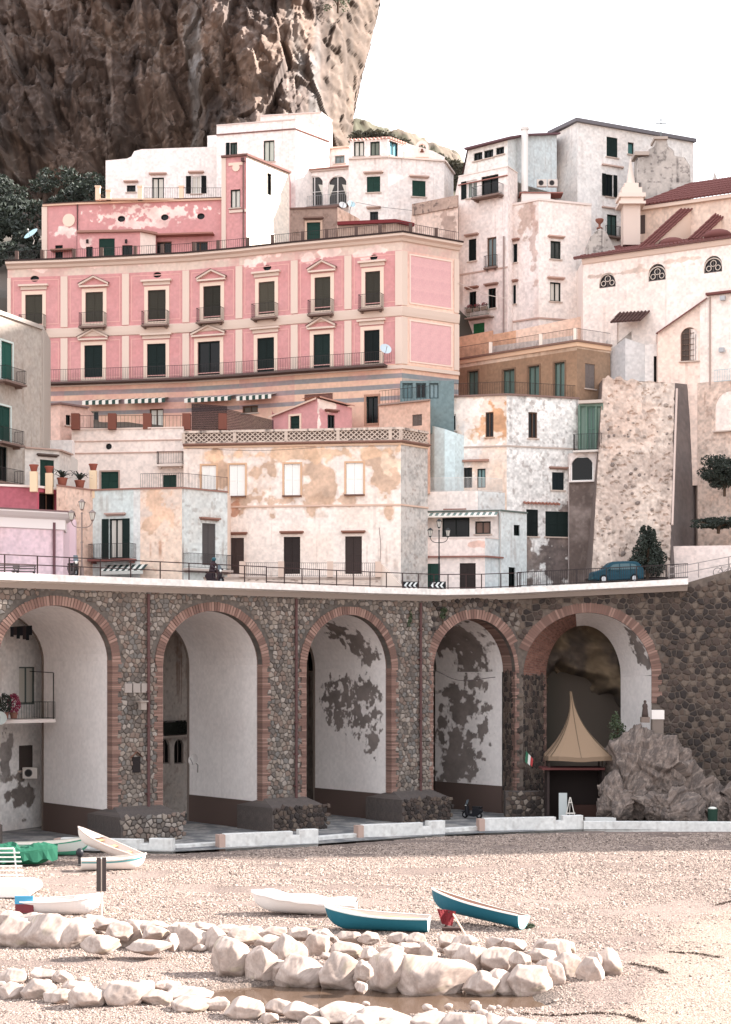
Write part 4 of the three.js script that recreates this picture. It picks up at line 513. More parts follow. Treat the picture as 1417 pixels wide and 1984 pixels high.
{
  const B = building({ name: 'arcade_house', label: 'white house with two tall arched windows and curtains', pts: [[573, 160.2], [682, 158.6]], top: 323, ti: 1, bot: 46, back: 3.2, tex: W, faces: { 0: { win: [['g', 592, 341, 626.6, 402, { arch: true, fc: C.white, pc: [58, 56, 54], sill: 0, bars: 1 }], ['g', 636, 340.5, 672.5, 400, { arch: true, fc: C.white, pc: [58, 56, 54], sill: 0, bars: 1 }]] } }, cor: [[-.05, .06, .35, [150, 112, 102]], [-.2, -.054, .2, [196, 176, 166], 'moulding']] });
  const f = B.f[0]; for (const px of [592, 615, 636, 661]) { const u = f.uAt(px + 1), w = f.uAt(px + 11), v = f.pt(px, 346)[1], b = f.pt(px, 385)[1]; part(B.g, 'curtain', new G().tri([u, v - .5, -.19], [w, v - .6, -.19], [px % 2 ? w : u, b, -.19]).geo(f.M), mat(C.curtain)); }
  const bg = new G(); const a = f.mini(f.uAt(580), f.uAt(676)); railG(bg, [a[0][0], a[0][1] + .6], [a[1][0], a[1][1] + .6], f.pt(626, 402)[1], 1, .2); part(B.g, 'balcony_railing', bg.geo(), mat([150, 150, 150])); part(B.g, 'balcony_slab', boxAt(f, f.uAt(578), f.uAt(678), f.pt(626, 402)[1] - .15, f.pt(626, 402)[1], .004, .7), mat([120, 100, 94]));
  building({ name: 'loggia', label: 'small white rooftop loggia between tall house and bay windowed house', pts: [[629, 163], [678, 162.3]], top: 286, ti: 1, bot: 55, back: 3, tex: W, faces: { 0: { win: [['g', 649, 301, 668, 317, { fc: [120, 120, 116], pc: [120, 132, 134] }]] } }, cor: [[-.02, .12, .3, [206, 180, 164], 'roof_edge']] });
  const dp = f.L - .1; part(B.g, 'drainpipe', new G().bar([dp, 46, .12], [dp, B.topY - .2, .12], .07, 6).geo(f.M), mat([110, 90, 86]));
}
{
  const B = building({ name: 'bay_house', label: 'white many sided house with green shutters and three windows in its attic', pts: [[676, 155.6], [752, 155], [861, 156.2], [879, 160.2]], top: 304.6, ti: 1, bot: 44, back: 7, tex: { ...W, streak: .3, spots: .15 }, faces: { 0: { win: [['s', 711, 342, 737, 372.5, { hood: 1, hc: [190, 164, 152] }], ['d', 717, 410, 733, 428, { hood: 1, hc: [190, 164, 152] }]] }, 1: { win: [['s', 799, 350, 825, 381, { hood: 1, hc: [190, 164, 152] }]] } }, cor: [[-.06, .08, .18, [204, 186, 176], 'string_course']] });
  const U = building({ name: 'attic', label: 'white attic with three dark framed windows and tiled edge', cat: 'attic', pts: [[678, 156.4], [752, 155.8], [785, 157.6]], top: 268.5, ti: 1, bot: 57.5, back: 4, tex: W, faces: { 0: { win: [['g', 686, 274, 706, 303, { fc: C.dgreen, pc: [130, 132, 118], curtain: 1 }], ['g', 717.6, 274, 736, 302, { fc: C.dgreen, pc: [110, 116, 104] }]] }, 1: { win: [['g', 755, 274.5, 772, 303, { fc: C.dgreen, pc: [96, 146, 160] }]] } } });
  const tg = new G(); for (let i = 0; i < 2; i++) { const f = U.f[i]; for (let u = .1; u < f.L; u += .36) { const a = f.w(u, U.topY + .02, .3), b = f.w(u, U.topY + .25, -.8); tg.bar([a.x, a.y, a.z], [b.x, b.y, b.z], .11, 6); } } const tm = part(U.g, 'tiles', tg.geo(), mat([190, 150, 138])); tm.userData.kind = 'stuff';
  const f = B.f[1], bgable = thing('bell_gable', 'little white arched bell gable on the bay windowed house', 'bell gable', [WX(818, 158), WY(306, 158), -158]);
  { const x = WX(818, 158), y = WY(306, 158), sh = new THREE.Shape(); sh.moveTo(-.6, 0); sh.lineTo(.6, 0); sh.lineTo(.6, .9); sh.absarc(0, .9, .6, 0, Math.PI); sh.lineTo(-.6, 0); const h = new THREE.Path(); h.moveTo(-.36, .25); h.lineTo(.36, .25); h.lineTo(.36, .85); h.absarc(0, .85, .36, 0, Math.PI); sh.holes.push(h); part(bgable, 'arch', new THREE.ExtrudeGeometry(sh, { depth: .35, bevelEnabled: false }).translate(x, y, -158), mat([232, 214, 206])); part(bgable, 'bell', new THREE.LatheGeometry([[0.02, .3], [.1, .28], [.14, .1], [.22, 0]].map((q) => new THREE.Vector2(...q)), 12).translate(x, y + .5, -157.83), mat([120, 84, 70], .5, { metalness: .6 })); }
  building({ name: 'roof_wall', label: 'sloping white parapet beside the little bell gable', cat: 'wall', pts: [[784, 158.2], [862, 158.8]], topY: WY(305, 158), bot: 57, back: .6, tex: W, roof: 0, faces: { 0: { topPts: [[784, 276], [800, 281], [838, 292], [862, 304]] } } });
}
{
  const B = building({ name: 'small_house', label: 'brown grey plastered house with green door behind the palazzo roof terrace', pts: [[562, 146.5], [654, 146], [697, 148.6]], top: 402, ti: 1, bot: 45.5, back: 4, tex: { c: [148, 124, 112], c2: [120, 100, 92], dirt: [84, 72, 68], am: .8, streak: .5, spots: .4 }, faces: { 0: { win: [['s', 595, 431, 621, 474, { door: 1, one: 1, sur: .18, surc: [196, 166, 146], hood: 1, hc: [120, 94, 84] }]] }, 1: { tex: { c: [226, 196, 176] }, topPts: [[654, 401], [697, 424]] } }, roof: 0, cor: [[-.03, .09, .12, [110, 84, 76]]].map((q) => [...q, 'coping', 0, 2]) });
  building({ name: 'terrace_wall', label: 'mottled terrace wall under the dark red roof edge', cat: 'wall', pts: [[655, 144.6], [765, 143.8], [800, 145]], top: 437, bot: 45.5, back: 3, tex: { ...ST, c: [168, 144, 130], c2: [120, 98, 88] }, faces: {}, roofc: [124, 52, 52], cor: [[0, .28, .25, [116, 48, 50], 'red_roof_edge']] });
}
{
  const B = building({ name: 'terrace_house', label: 'pinkish weathered wall house with stained parapet left of the tall white block', pts: [[800, 150], [888, 147.2]], top: 380, ti: 1, bot: 42, back: 5, tex: { ...CR, c: [218, 192, 178], spots: .4, streak: .5, pp: [[868, 440, 16, 60, [160, 134, 122], .7]] } });
  part(B.g, 'parapet', sweep(B.line, rect(-.06, .12, B.topY - .95, B.topY + .06)), new THREE.MeshStandardMaterial({ map: plaster(6, 1, 0, { c: [176, 150, 136], c2: [120, 100, 90], dirt: [70, 58, 54], am: .9, streak: .6, spots: .9 }), roughness: .95 })); { const p = B.g.children[B.g.children.length - 1].geometry.attributes.uv; for (let i = 0; i < p.count; i++) p.setXY(i, p.getX(i) / 6, p.getY(i)); }
}
// ---------------------------------------------------------------- tall white block on the right
{
  const tw = { ...W, c: [232, 220, 214], c2: [208, 190, 182], spots: .18, streak: .3 };
  const A = building({ name: 'apartment_house', label: 'tall white house with balcony windows and rooftop windows under a dark eave', pts: [[889, 149.6], [984, 146.6], [1003, 148.6]], top: 322, ti: 1, bot: 38, back: 9, tex: tw, faces: { 0: { win: [['o', 905, 349, 925, 383, { half: 'l', c: C.dgreen, fc: C.white, pc: [130, 134, 128] }], ['d', 933, 340, 966, 381, { door: 1, fc: C.dgreen, bal: .5, bd: .8, bh: .9 }], ['s', 908, 463, 923, 505.5, { c: C.dgreen, hood: 1, hc: [170, 140, 128] }], ['g', 944, 459.6, 962, 517, { door: 1, fc: C.wood, pc: [110, 120, 120], bal: .12, bd: .3 }], ['d', 909, 565, 923, 598, { fc: C.dgreen, hood: 1 }], ['d', 946, 558.5, 961, 597, { fc: C.dgreen, hood: 1, hc: [150, 120, 108] }], ['s', 917, 626, 939, 648, { c: [40, 92, 60] }]] } }, cor: [[-.84, -.76, .14, [150, 104, 94], 'string_course', 0, 2], [-.04, .04, .06, [226, 214, 206], 'coping']] });
  const f = A.f[0]; { const y = f.pt(935, 520)[1]; part(A.g, 'string_course', boxAt(f, 0, f.L, y - .3, y - .18, 0, .08), mat([190, 164, 152])); part(A.g, 'drainpipe', new G().bar([f.L - .35, 38, .1], [f.L - .35, A.topY - 6, .1], .08, 6).geo(f.M), mat([150, 132, 126]));
    const pl = sub(A.g, 'planter_balcony'), u0 = f.uAt(911), u1 = f.uAt(958), v = f.pt(935, 616)[1]; part(pl, 'balcony_slab', boxAt(f, u0, u1, v - .12, v, .004, .9), mat([150, 130, 120])); const rg = new G(), q = (u, z) => { const w = f.w(u, 0, z); return [w.x, w.z]; }; railG(rg, q(u0, .85), q(u1, .85), v, .9); railG(rg, q(u0, .1), q(u0, .85), v, .9); part(pl, 'railing', rg.geo(), mat([48, 78, 60])); for (const t of [.2, .5, .8]) { const c = f.w(u0 + (u1 - u0) * t, v + .95, .8); part(pl, 'flowers', leafCloud([[c.x, c.y, c.z, .3, .18, .2]], 120, .06, 900 + t * 10), leafM([120, 44, 48])); part(pl, 'flower_box', boxAt(f, u0 + (u1 - u0) * t - .28, u0 + (u1 - u0) * t + .28, v + .45, v + .75, .7, .96), mat([128, 116, 104])); } }
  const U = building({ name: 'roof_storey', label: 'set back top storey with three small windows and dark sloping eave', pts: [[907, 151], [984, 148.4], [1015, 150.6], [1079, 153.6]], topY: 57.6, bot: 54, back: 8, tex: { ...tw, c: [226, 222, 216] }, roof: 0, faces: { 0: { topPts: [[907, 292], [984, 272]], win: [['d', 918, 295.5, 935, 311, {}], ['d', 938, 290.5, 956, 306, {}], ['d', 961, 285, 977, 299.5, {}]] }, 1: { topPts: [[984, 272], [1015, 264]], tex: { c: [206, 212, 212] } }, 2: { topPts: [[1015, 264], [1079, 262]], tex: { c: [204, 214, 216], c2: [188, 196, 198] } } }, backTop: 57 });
  { const ys = [WY(292, 151), WY(272, 148.4), WY(264, 150.6), WY(262, 153.6)], l = xz([[905, 151], [984, 148.4], [1015, 150.6], [1079, 153.6]]); part(U.g, 'eave', sweep(l, [[-.2, .02], [.45, .0], [.45, .16], [-.2, .2]], { ys }), mat([104, 78, 82])); const rg = new G(); for (let i = 0; i < 3; i++) rg.quad([l[i][0], ys[i] + .1, l[i][1]], [l[i + 1][0], ys[i + 1] + .1, l[i + 1][1]], [l[i + 1][0], ys[i + 1] + .3, l[i + 1][1] - 8], [l[i][0], ys[i] + .3, l[i][1] - 8]); part(U.g, 'roof', rg.geo(), mat([112, 84, 84])); }
  const Cc = building({ name: 'apartment_house', label: 'highest white house with slanting dark roof edge behind the church gable', pts: [[1079, 155], [1119, 152], [1344, 157.8]], top: 237, ti: 1, bot: 40, back: 9, tex: { ...tw, c: [230, 225, 221], spots: .15 }, faces: { 0: { topPts: [[1079, 258], [1119, 237]] }, 1: { win: [['s', 1175.6, 266, 1197, 304.5, { c: C.dgreen }], ['g', 1217, 276, 1228.6, 299, { fc: C.dgreen, single: 1, pc: [70, 110, 108] }], ['o', 1174, 338, 1188, 381, { c: C.dgreen, fc: C.dgreen }], ['g', 1176.5, 416, 1196, 458, { door: 1, fc: C.dgreen, pc: [70, 90, 86], bal: .2, bd: .4, bh: .9 }]] } }, roof: 0 });
  { const l = xz([[1066, 156], [1119, 152], [1346, 157.9]]), ys = [WY(262, 156) - Cc.topY, 0, 0], T = Cc.topY; part(Cc.g, 'roof_edge', sweep(l, [[-.2, T], [.3, T], [.3, T + .32], [-.2, T + .32]], { ys }), mat([112, 108, 112])); const f1 = Cc.f[1]; for (const py of [323, 405]) part(Cc.g, 'string_course', boxAt(f1, f1.uAt(1166), f1.uAt(1207), f1.pt(1185, py)[1], f1.pt(1185, py)[1] + .12, 0, .22), mat([196, 168, 156])); const rg = new G().quad([l[1][0], T + .2, l[1][1]], [l[2][0], T + .2, l[2][1]], [l[2][0], T - 1, l[2][1] - 9], [l[1][0], T - 1, l[1][1] - 9]); part(Cc.g, 'roof', rg.geo(), mat([112, 92, 90])); }
  const Dd = building({ name: 'apartment_house', label: 'square white block with four small windows below the air conditioners', pts: [[982, 148.1], [1044, 146], [1146, 147.7]], top: 387, ti: 1, bot: 34, back: 4, tex: { ...tw, c2: [190, 164, 152] }, faces: { 0: { tex: { pp: [[1020, 420, 20, 30, [178, 150, 136], .6], [1035, 470, 8, 70, [176, 146, 134], .5]] }, win: [['g', 989, 473, 1002.5, 509, { fc: C.dgreen, hood: 1, hc: [150, 116, 104] }], ['g', 987, 552.7, 1000, 589.5, { fc: C.dgreen, hood: 1, hc: [150, 116, 104] }]] }, 1: { tex: { c: [236, 225, 218] }, win: [['g', 1067, 467, 1087, 502, { fc: C.dgreen, hood: 1, hc: [190, 158, 144], pc: [64, 66, 62] }], ['g', 1066, 547, 1087, 584, { fc: C.dgreen, hood: 1, hc: [190, 158, 144], pc: [64, 66, 62], curtain: 1 }]] } }, cor: [[-.06, .12, .1, [222, 206, 198], 'coping']] });
  { const y = Dd.topY - 10.2; part(Dd.g, 'string_course', sweep(Dd.line, rect(0, .1, y, y + .14)), mat([186, 156, 144])); part(Dd.g, 'string_course', sweep(Dd.line, rect(0, .1, y - 3.4, y - 3.27)), mat([186, 156, 144])); }
  // rooftop: chimney flue, air conditioners
  const fl = P3(1017, 372, 149), fg = thing('flue_pipe', 'tall white flue pipe on the white block roof', 'flue', [fl.x, fl.y, fl.z]); part(fg, 'pipe', new G().bar([fl.x, fl.y, fl.z], [fl.x, WY(252, 149), fl.z], .3, 10).geo(), mat([226, 222, 218])); part(fg, 'cap', new G().bar([fl.x, WY(252, 149), fl.z], [fl.x, WY(247, 149), fl.z], .38, 10).geo(), mat([214, 208, 204]));
  const base = thing('roof_plinth', 'low white plinth carrying two air conditioners', 'plinth', [WX(1040, 147), Dd.topY, -147.4]); part(base, 'block', new G().box(WX(1010, 148.5), Dd.topY - .2, -149.5, WX(1066, 148.5), Dd.topY + 1.1, -148).geo(), mat([230, 220, 214])); part(base, 'lid', new G().box(WX(1006, 148.5), Dd.topY + 1.103, -149.6, WX(1090, 148.5), Dd.topY + 1.2, -147.9).geo(), mat([150, 104, 96]));
  [[1050, 'air conditioner nearer the flue on the white block roof'], [1071, 'air conditioner farther from the flue on the white block roof']].forEach(([px, l]) => aircon(px, 362, 148.6, l, 1));
}
function aircon(px, py, D, label, k = 1) { const c = P3(px, py, D), g = thing('air_conditioner', label, 'air conditioner', [c.x, c.y, c.z], 'air conditioners'); part(g, 'case', new G().box(c.x - .42 * k, c.y, c.z - .2, c.x + .42 * k, c.y + .62 * k, c.z + .15).geo(), mat([200, 190, 182])); part(g, 'fan_grille', new THREE.TorusGeometry(.2 * k, .03, 6, 20).translate(c.x - .08 * k, c.y + .31 * k, c.z + .16), mat([90, 84, 82])); part(g, 'fan', new THREE.CircleGeometry(.19 * k, 18).translate(c.x - .08 * k, c.y + .31 * k, c.z + .155), mat([48, 46, 46])); }
// ---------------------------------------------------------------- church
function tileRoof(parent, name, a, b, c, d, gap = .34, m = redTile) {     // quad a b (eaves) c d (ridge), rows of rounded tiles running up the slope
  const g = new G().quad(a, b, c, d); const L = Math.hypot(b[0] - a[0], b[1] - a[1], b[2] - a[2]), n = Math.max(2, Math.round(L / gap)), lp = (p, q, t) => p.map((v, k) => v + (q[k] - v) * t); for (let k = 0; k <= n; k++) { const p = lp(a, b, k / n), q = lp(d, c, k / n), S = Math.max(1, Math.round(Math.hypot(q[0] - p[0], q[1] - p[1], q[2] - p[2]) / .9)); for (let j = 0; j < S; j++) { const u = lp(p, q, j / S), w = lp(p, q, Math.min(1, (j + 1.08) / S)); u[1] += .07; w[1] += .02; g.bar(u, w, gap * .3, 6); } }
  const t = part(parent, name, g.geo(), m); t.userData.kind = 'stuff'; return t;
}
const arr = (px, py, D) => P3(px, py, D).toArray();
{
  const lun = { arch: .8, fc: [92, 84, 80], pc: [44, 40, 42], sill: 0, sur: 0 };
  const B = building({ name: 'church', label: 'cream church with half round windows and dark red tiled roofs', cat: 'church', pts: [[1130, 143], [1417, 136.2], [1500, 134.5]], top: 503, bot: 30, back: 5, tex: { ...CR, c: [236, 222, 213], c2: [218, 198, 186], spots: .08, streak: .2, pp: [[1200, 530, 120, 5, [196, 172, 158], .7], [1310, 505, 60, 5, [196, 172, 158], .7]] }, roof: 0, faces: { 0: { win: [['g', 1161, 529, 1193, 557, lun], ['g', 1256.5, 511, 1290, 543.7, lun], ['g', 1364, 495.6, 1399.5, 528, lun]] } } });
  const g = B.g, T = B.topY, f = B.f[0]; part(g, 'cornice', sweep(B.line, [[-.02, T - .45], [.12, T - .4], [.3, T - .1], [.3, T], [-.02, T]]), mat([222, 200, 186]));
  for (const [x0, y0, x1, y1] of [[1161, 529, 1193, 557], [1256.5, 511, 1290, 543.7], [1364, 495.6, 1399.5, 528]]) { const u0 = f.uAt(x0), u1 = f.uAt(x1), v0 = f.pt((x0 + x1) / 2, y1)[1], um = (u0 + u1) / 2, gs = []; for (const [dx, dy, r] of [[0, .75, .24], [-.38, .38, .2], [.38, .38, .2]]) gs.push(new THREE.TorusGeometry(r, .035, 5, 16).translate(um + dx, v0 + dy, -.1)); gs.push(new THREE.TorusGeometry((u1 - u0) / 2 - .03, .05, 5, 20, Math.PI).translate(um, v0 + .42, -.08)); const t = join(gs); t.applyMatrix4(f.M); part(g, 'tracery', t, mat([206, 192, 180])); }
  const e0 = f.w(-.6, T + .05, .5).toArray(), e1 = B.f[1].w(B.f[1].L, T + .05, .5).toArray(), n0 = arr(1215, 474, 147.4), n1 = arr(1500, 452, 141);
  tileRoof(g, 'aisle_roof', e0, e1, n1, n0); part(g, 'eave_edge', sweep([[e0[0], e0[2]], [f.B[0], f.B[1] + .5], [e1[0], e1[2]]], rect(-.1, .06, T - .02, T + .1)), mat([104, 72, 68]));
  const nf = facade([1234, 147], [1417, 142.9]), nb = T + 1.2, nt = nf.pt(1234, 403)[1]; part(g, 'nave_wall', new G().quad([0, nb, 0], [nf.L + 5, nb, 0], [nf.L + 5, nt, 0], [0, nt, 0], [[0, 0], [1, 0], [1, 1], [0, 1]]).geo(nf.M), new THREE.MeshStandardMaterial({ map: plaster(nf.L + 5, 3.5, 0, { ...CR, c: [224, 198, 180] }), roughness: .93, side: THREE.DoubleSide })); part(g, 'nave_end_wall', new G().quad([0, nb, 0], [0, nb, -8], [0, nt, -8], [0, nt, 0]).geo(nf.M), mat([206, 190, 178]));
  { const [u, v] = nf.pt(1245, 435); part(g, 'nave_window', boxAt(nf, u - .25, u + .25, v - .8, v + .8, -.02, .03), mat([84, 72, 68])); }
  const a = nf.w(-.4, nt + .02, .4).toArray(), b = nf.w(nf.L + 5, nt + .02, .4).toArray(), c = nf.w(nf.L + 5, nt + 2.9, -5).toArray(), d = nf.w(3.3, nt + 2.9, -5).toArray(); tileRoof(g, 'nave_roof', a, b, c, d); { const k = nf.w(-.4, nt + .02, -9).toArray(); part(g, 'nave_hip', new G().tri(a, d, k).geo(), redTile); }
  part(g, 'nave_cornice', boxAt(nf, -.3, nf.L + 5, nt - .3, nt, 0, .32), mat([214, 190, 174]));
  for (const [x0, y0, x1, y1] of [[1331, 406, 1246, 484], [1420, 395, 1345, 466]]) { const p = P3(x0, y0, 144.6), q = P3(x1, y1, 141.4), fin = sub(g, 'buttress'), t = .35, B0 = T + .2; part(fin, 'fin', new G().quad([p.x - t, B0, p.z], [q.x - t, B0, q.z], [q.x - t, q.y, q.z], [p.x - t, p.y, p.z]).quad([p.x + t, B0, p.z], [q.x + t, B0, q.z], [q.x + t, q.y, q.z], [p.x + t, p.y, p.z]).geo(), mat([216, 190, 172])); tileRoof(fin, 'tile_cap', [q.x - t - .1, q.y + .05, q.z + .1], [q.x + t + .1, q.y + .05, q.z + .1], [p.x + t + .1, p.y + .05, p.z], [p.x - t - .1, p.y + .05, p.z], .3); }
  for (const [px, py, D] of [[1305, 462, 141.6], [1394, 446, 139]]) { const c = P3(px, py, D); part(g, 'dormer', new THREE.SphereGeometry(1, 20, 12).scale(1.15, .55, 1.1).translate(c.x, c.y - .35, c.z - .6), redTile); }
  // front: weathered gable with cross, pedestal with obelisk, scroll with urn
  const gs = (pts, D, th) => { const s = new THREE.Shape(pts.map(([px, py]) => new THREE.Vector2(WX(px, D), WY(py, D)))); return new THREE.ExtrudeGeometry(s, { depth: th, bevelEnabled: true, bevelSize: .06, bevelThickness: .06, bevelSegments: 1 }).translate(0, 0, -D - th); };
  const grey = (L, Hh) => { const t = plaster(L, Hh, 0, { ...ST, c: [190, 180, 172], streak: .9, dirt: [74, 68, 66] }); t.repeat.set(1 / L, 1 / Hh); return new THREE.MeshStandardMaterial({ map: t, roughness: .95 }); };
  part(g, 'gable', gs([[1236, 385], [1236, 306], [1254, 304], [1258, 290], [1268, 284], [1272, 270], [1290, 270], [1294, 284], [1304, 292], [1306, 302], [1326, 306], [1336, 322], [1338, 385]], 150, 1.6), grey(8, 6)); part(g, 'gable_cap', new G().box(WX(1268, 149.8), WY(271, 150), -151.8, WX(1294, 149.8), WY(266, 150), -149.7).box(WX(1230, 149.8), WY(302, 150), -151.8, WX(1258, 149.8), WY(295, 150), -149.7).geo(), mat([176, 162, 152]));
  { const x = WX(1281, 150.8), y = WY(262, 150.8); part(g, 'cross', new G().bar([x, y - .3, -150.8], [x, y + 1.7, -150.8], .05, 6).bar([x - .5, y + 1.05, -150.8], [x + .5, y + 1.05, -150.8], .045, 6).bar([x - .28, y + 1.35, -150.8], [x + .28, y + 1.35, -150.8], .03, 6).geo(), mat([120, 124, 124], .5)); }
  const D = 145.2, ob = sub(g, 'pinnacle'), x = WX(1222, D), bx = (w, p0, p1, e = 0) => new G().box(x - w, WY(p0, D), -D - w, x + w, WY(p1, D), -D + w); part(ob, 'pillar', bx(.72, 478, 401).geo(), mat([210, 190, 178])); part(ob, 'ledge', join([bx(1.12, 401, 396).geo(), bx(.95, 396, 388).geo(), bx(1.12, 388, 380).geo(), bx(.85, 380, 368).geo(), bx(.6, 368, 358).geo()]), mat([222, 204, 192])); part(ob, 'obelisk', new THREE.CylinderGeometry(.05, .5, 2.2, 4).rotateY(Math.PI / 4).translate(x, WY(358, D) + 1.1, -D), mat([216, 200, 188]));
  { const x2 = WX(1385, 150), c = new THREE.CylinderGeometry(.04, .4, 1.1, 4).rotateY(.78).translate(x2, WY(346, 150), -150); part(g, 'far_pinnacle', c, mat([190, 178, 170])); }
  part(g, 'scroll', gs([[1138, 500], [1139, 476], [1146, 458], [1156, 447], [1164, 444], [1174, 450], [1184, 470], [1196, 492], [1198, 500]], 143.2, 1.2), grey(4, 4));
  { const x3 = WX(1162, 143.8), y = WY(444, 143.8); part(g, 'urn', new THREE.LatheGeometry([[.0, 0], [.26, 0], [.26, .1], [.09, .22], [.1, .42], [.3, .62], [.36, .8], [.3, .86], [.0, .88]].map((q) => new THREE.Vector2(...q)), 14).translate(x3, y, -143.8), mat([126, 82, 70])); }
}
// chapel wall with arched grille, houses at the right edge
{
  const B = building({ name: 'chapel', label: 'small cream chapel with slanting roof line and arched iron grille window', cat: 'chapel', pts: [[1275, 138.6], [1371, 137.4]], topY: WY(646, 138.6), bot: 26, back: 4, tex: { ...CR, c: [230, 206, 192], spots: .15 }, roof: 0, faces: { 0: { topPts: [[1275, 645], [1371, 579]], win: [['g', 1319, 634, 1353, 699.5, { arch: true, fc: [120, 96, 84], pc: [84, 68, 60], bars: 5, sill: .2 }]] } } });
  const f = B.f[0], rg = new G(), a = f.pt(1272, 648), b = f.pt(1371, 579); rg.quad([a[0], a[1] + .05, .35], [b[0], b[1] + .05, .35], [b[0], b[1] + .05, -4], [a[0], a[1] + .05, -4]).quad([a[0], a[1] - .06, .35], [b[0], b[1] - .06, .35], [b[0], b[1] + .05, .35], [a[0], a[1] + .05, .35]); part(B.g, 'roof', rg.geo(f.M), redTile); const gr = new G(), u0 = f.uAt(1319), u1 = f.uAt(1353), v0 = f.pt(1336, 699)[1], v1 = f.pt(1336, 636)[1]; for (let k = 1; k < 7; k++) gr.bar([u0 + (u1 - u0) * k / 7, v0, -.05], [u0 + (u1 - u0) * k / 7, v1 - Math.abs(k - 3.5) * .2, -.05], .02); part(B.g, 'grille', gr.geo(f.M), mat([70, 56, 52]));
  const R = building({ name: 'corner_house', label: 'cream house with wall lamps and tiled roof edge beside the chapel', pts: [[1371, 137.3], [1500, 134.6]], top: 574, bot: 33.4, back: 5, tex: { ...CR, c: [226, 204, 190], streak: .6 }, faces: { 0: { win: [['g', 1396, 690, 1440, 742, { fc: [150, 176, 182], pc: [130, 150, 156], door: 1 }]] } }, cor: [[0, .18, .5, [112, 70, 66], 'tile_edge']] });
  part(R.g, 'drainpipe', new G().bar([.25, 34, .12], [.25, R.topY - .1, .12], .08, 6).geo(R.f[0].M), mat([170, 150, 140])); for (const [px, py] of [[1404, 579], [1402, 679]]) { const [u, v] = R.f[0].pt(px, py); part(R.g, 'floodlight', new G().box(u - .2, v - .2, .25, u + .2, v + .15, .6).bar([u, v, .3], [u, v, 0], .04).geo(R.f[0].M), mat([170, 170, 172], .4)); } { const f2 = R.f[0], v = f2.pt(1415, 741)[1], gg = new G(), q = (u, z) => { const w = f2.w(u, 0, z); return [w.x, w.z]; }; railG(gg, q(f2.uAt(1388), .5), q(f2.uAt(1470), .5), v, 1, .14); part(R.g, 'railing', gg.geo(), mat([150, 180, 190])); }
  const S = building({ name: 'stair_house', label: 'little white stair house with dark door beside the chapel', pts: [[1178, 140.6], [1212, 138.8], [1250, 139], [1284, 139.2]], topY: WY(650, 139), bot: 30, back: 3, tex: { ...W, c: [214, 208, 204] }, roof: 0, faces: { 0: { topPts: [[1178, 700], [1190, 672], [1212, 655]], tex: { c: [190, 188, 188] } }, 1: { topPts: [[1212, 655], [1250, 668]], tex: { c: [196, 192, 190], c2: [160, 158, 156] } }, 2: { topPts: [[1250, 668], [1284, 666]], win: [['d', 1267, 690, 1282, 742, { door: 1, fc: C.dgreen }]] } } });
  const Wl = building({ name: 'stair_wall', label: 'white sloping wall under the dark tiled canopy by the church', cat: 'wall', pts: [[1196, 141.2], [1252, 140.2], [1284, 139.8]], topY: WY(612, 140), bot: 30, back: .5, roof: 0, tex: W, faces: { 0: { topPts: [[1196, 665], [1252, 618]], tex: { c: [170, 160, 152], spots: .6 } }, 1: { topPts: [[1252, 618], [1284, 640]] } } });
  const cp = thing('tiled_canopy', 'small dark tiled canopy on the church wall', 'canopy', arr(1220, 620, 139.8)); tileRoof(cp, 'tiles', arr(1184, 626, 139.4), arr(1240, 622, 138.6), arr(1258, 603, 139.9), arr(1202, 606, 140.9), .3, mat([84, 62, 58]));
}
// ---------------------------------------------------------------- ochre house
{
  const oc = { c: [152, 122, 97], c2: [136, 106, 84], dirt: [110, 82, 66], am: .6, streak: .25 }, gd = { door: 1, fc: [70, 74, 66], pc: [92, 112, 104], sur: .12, surc: [120, 96, 78], curtain: 0 };
  const T = WY(660, 138); oc.zones = [[T - .75, 60, [214, 190, 168]]];
  const B = building({ name: 'ochre_house', label: 'ochre brown house with four glazed doors on a railed terrace', pts: [[885, 146.4], [1118, 138], [1183, 140.1]], top: 660, ti: 1, bot: 22, back: 6, tex: oc, faces: { 0: { win: [['g', 908, 719, 927, 770, gd], ['g', 975, 716, 997.6, 770, gd], ['g', 1024, 709, 1045.5, 772, gd], ['g', 1074, 702, 1094.7, 772, gd]] }, 1: { tex: { c: [140, 116, 96], zones: [[T - .6, 60, [206, 186, 168]]] }, win: [['s', 1134, 705, 1153, 753, { c: [140, 128, 122] }]] } }, cor: [[-.1, .05, .25, [128, 100, 88]], [-.45, -.104, .12, [212, 178, 150], 'frieze']], rail: { h: 1.0, dy: .05 } });
  { const g = B.g, f = B.f[0]; for (const px of [948, 1045, 1112]) { const u = f.uAt(px), w = f.w(u, B.topY, -.2); part(g, 'terrace_post', new G().box(w.x - .15, B.topY + .05, w.z - .15, w.x + .15, B.topY + 1.05, w.z + .15).geo(), mat([230, 214, 200])); } }
  building({ name: 'peach_wall', label: 'peach plastered wall with clothesline posts above the ochre house', cat: 'wall', pts: [[884, 148.2], [956, 146.4], [1000, 145.2], [1132, 144.4]], topY: WY(640, 145.2), bot: 32, back: 2, tex: { ...CR, c: [214, 170, 140], c2: [190, 146, 120] }, roof: 0, faces: { 0: { topPts: [[884, 654], [956, 640]] }, 1: { topPts: [[956, 648], [1000, 640]] }, 2: { topPts: [[1000, 640], [1132, 612]], tex: { c: [228, 196, 176] } } } });
  building({ name: 'rooftop_wall', label: 'rough white wall with scrub marks behind the ochre house terrace', cat: 'wall', pts: [[955, 145.2], [1112, 140.6]], top: 650, ti: 1, bot: 30, back: .6, tex: { ...WD, c: [208, 196, 188], spots: .8 } });
}
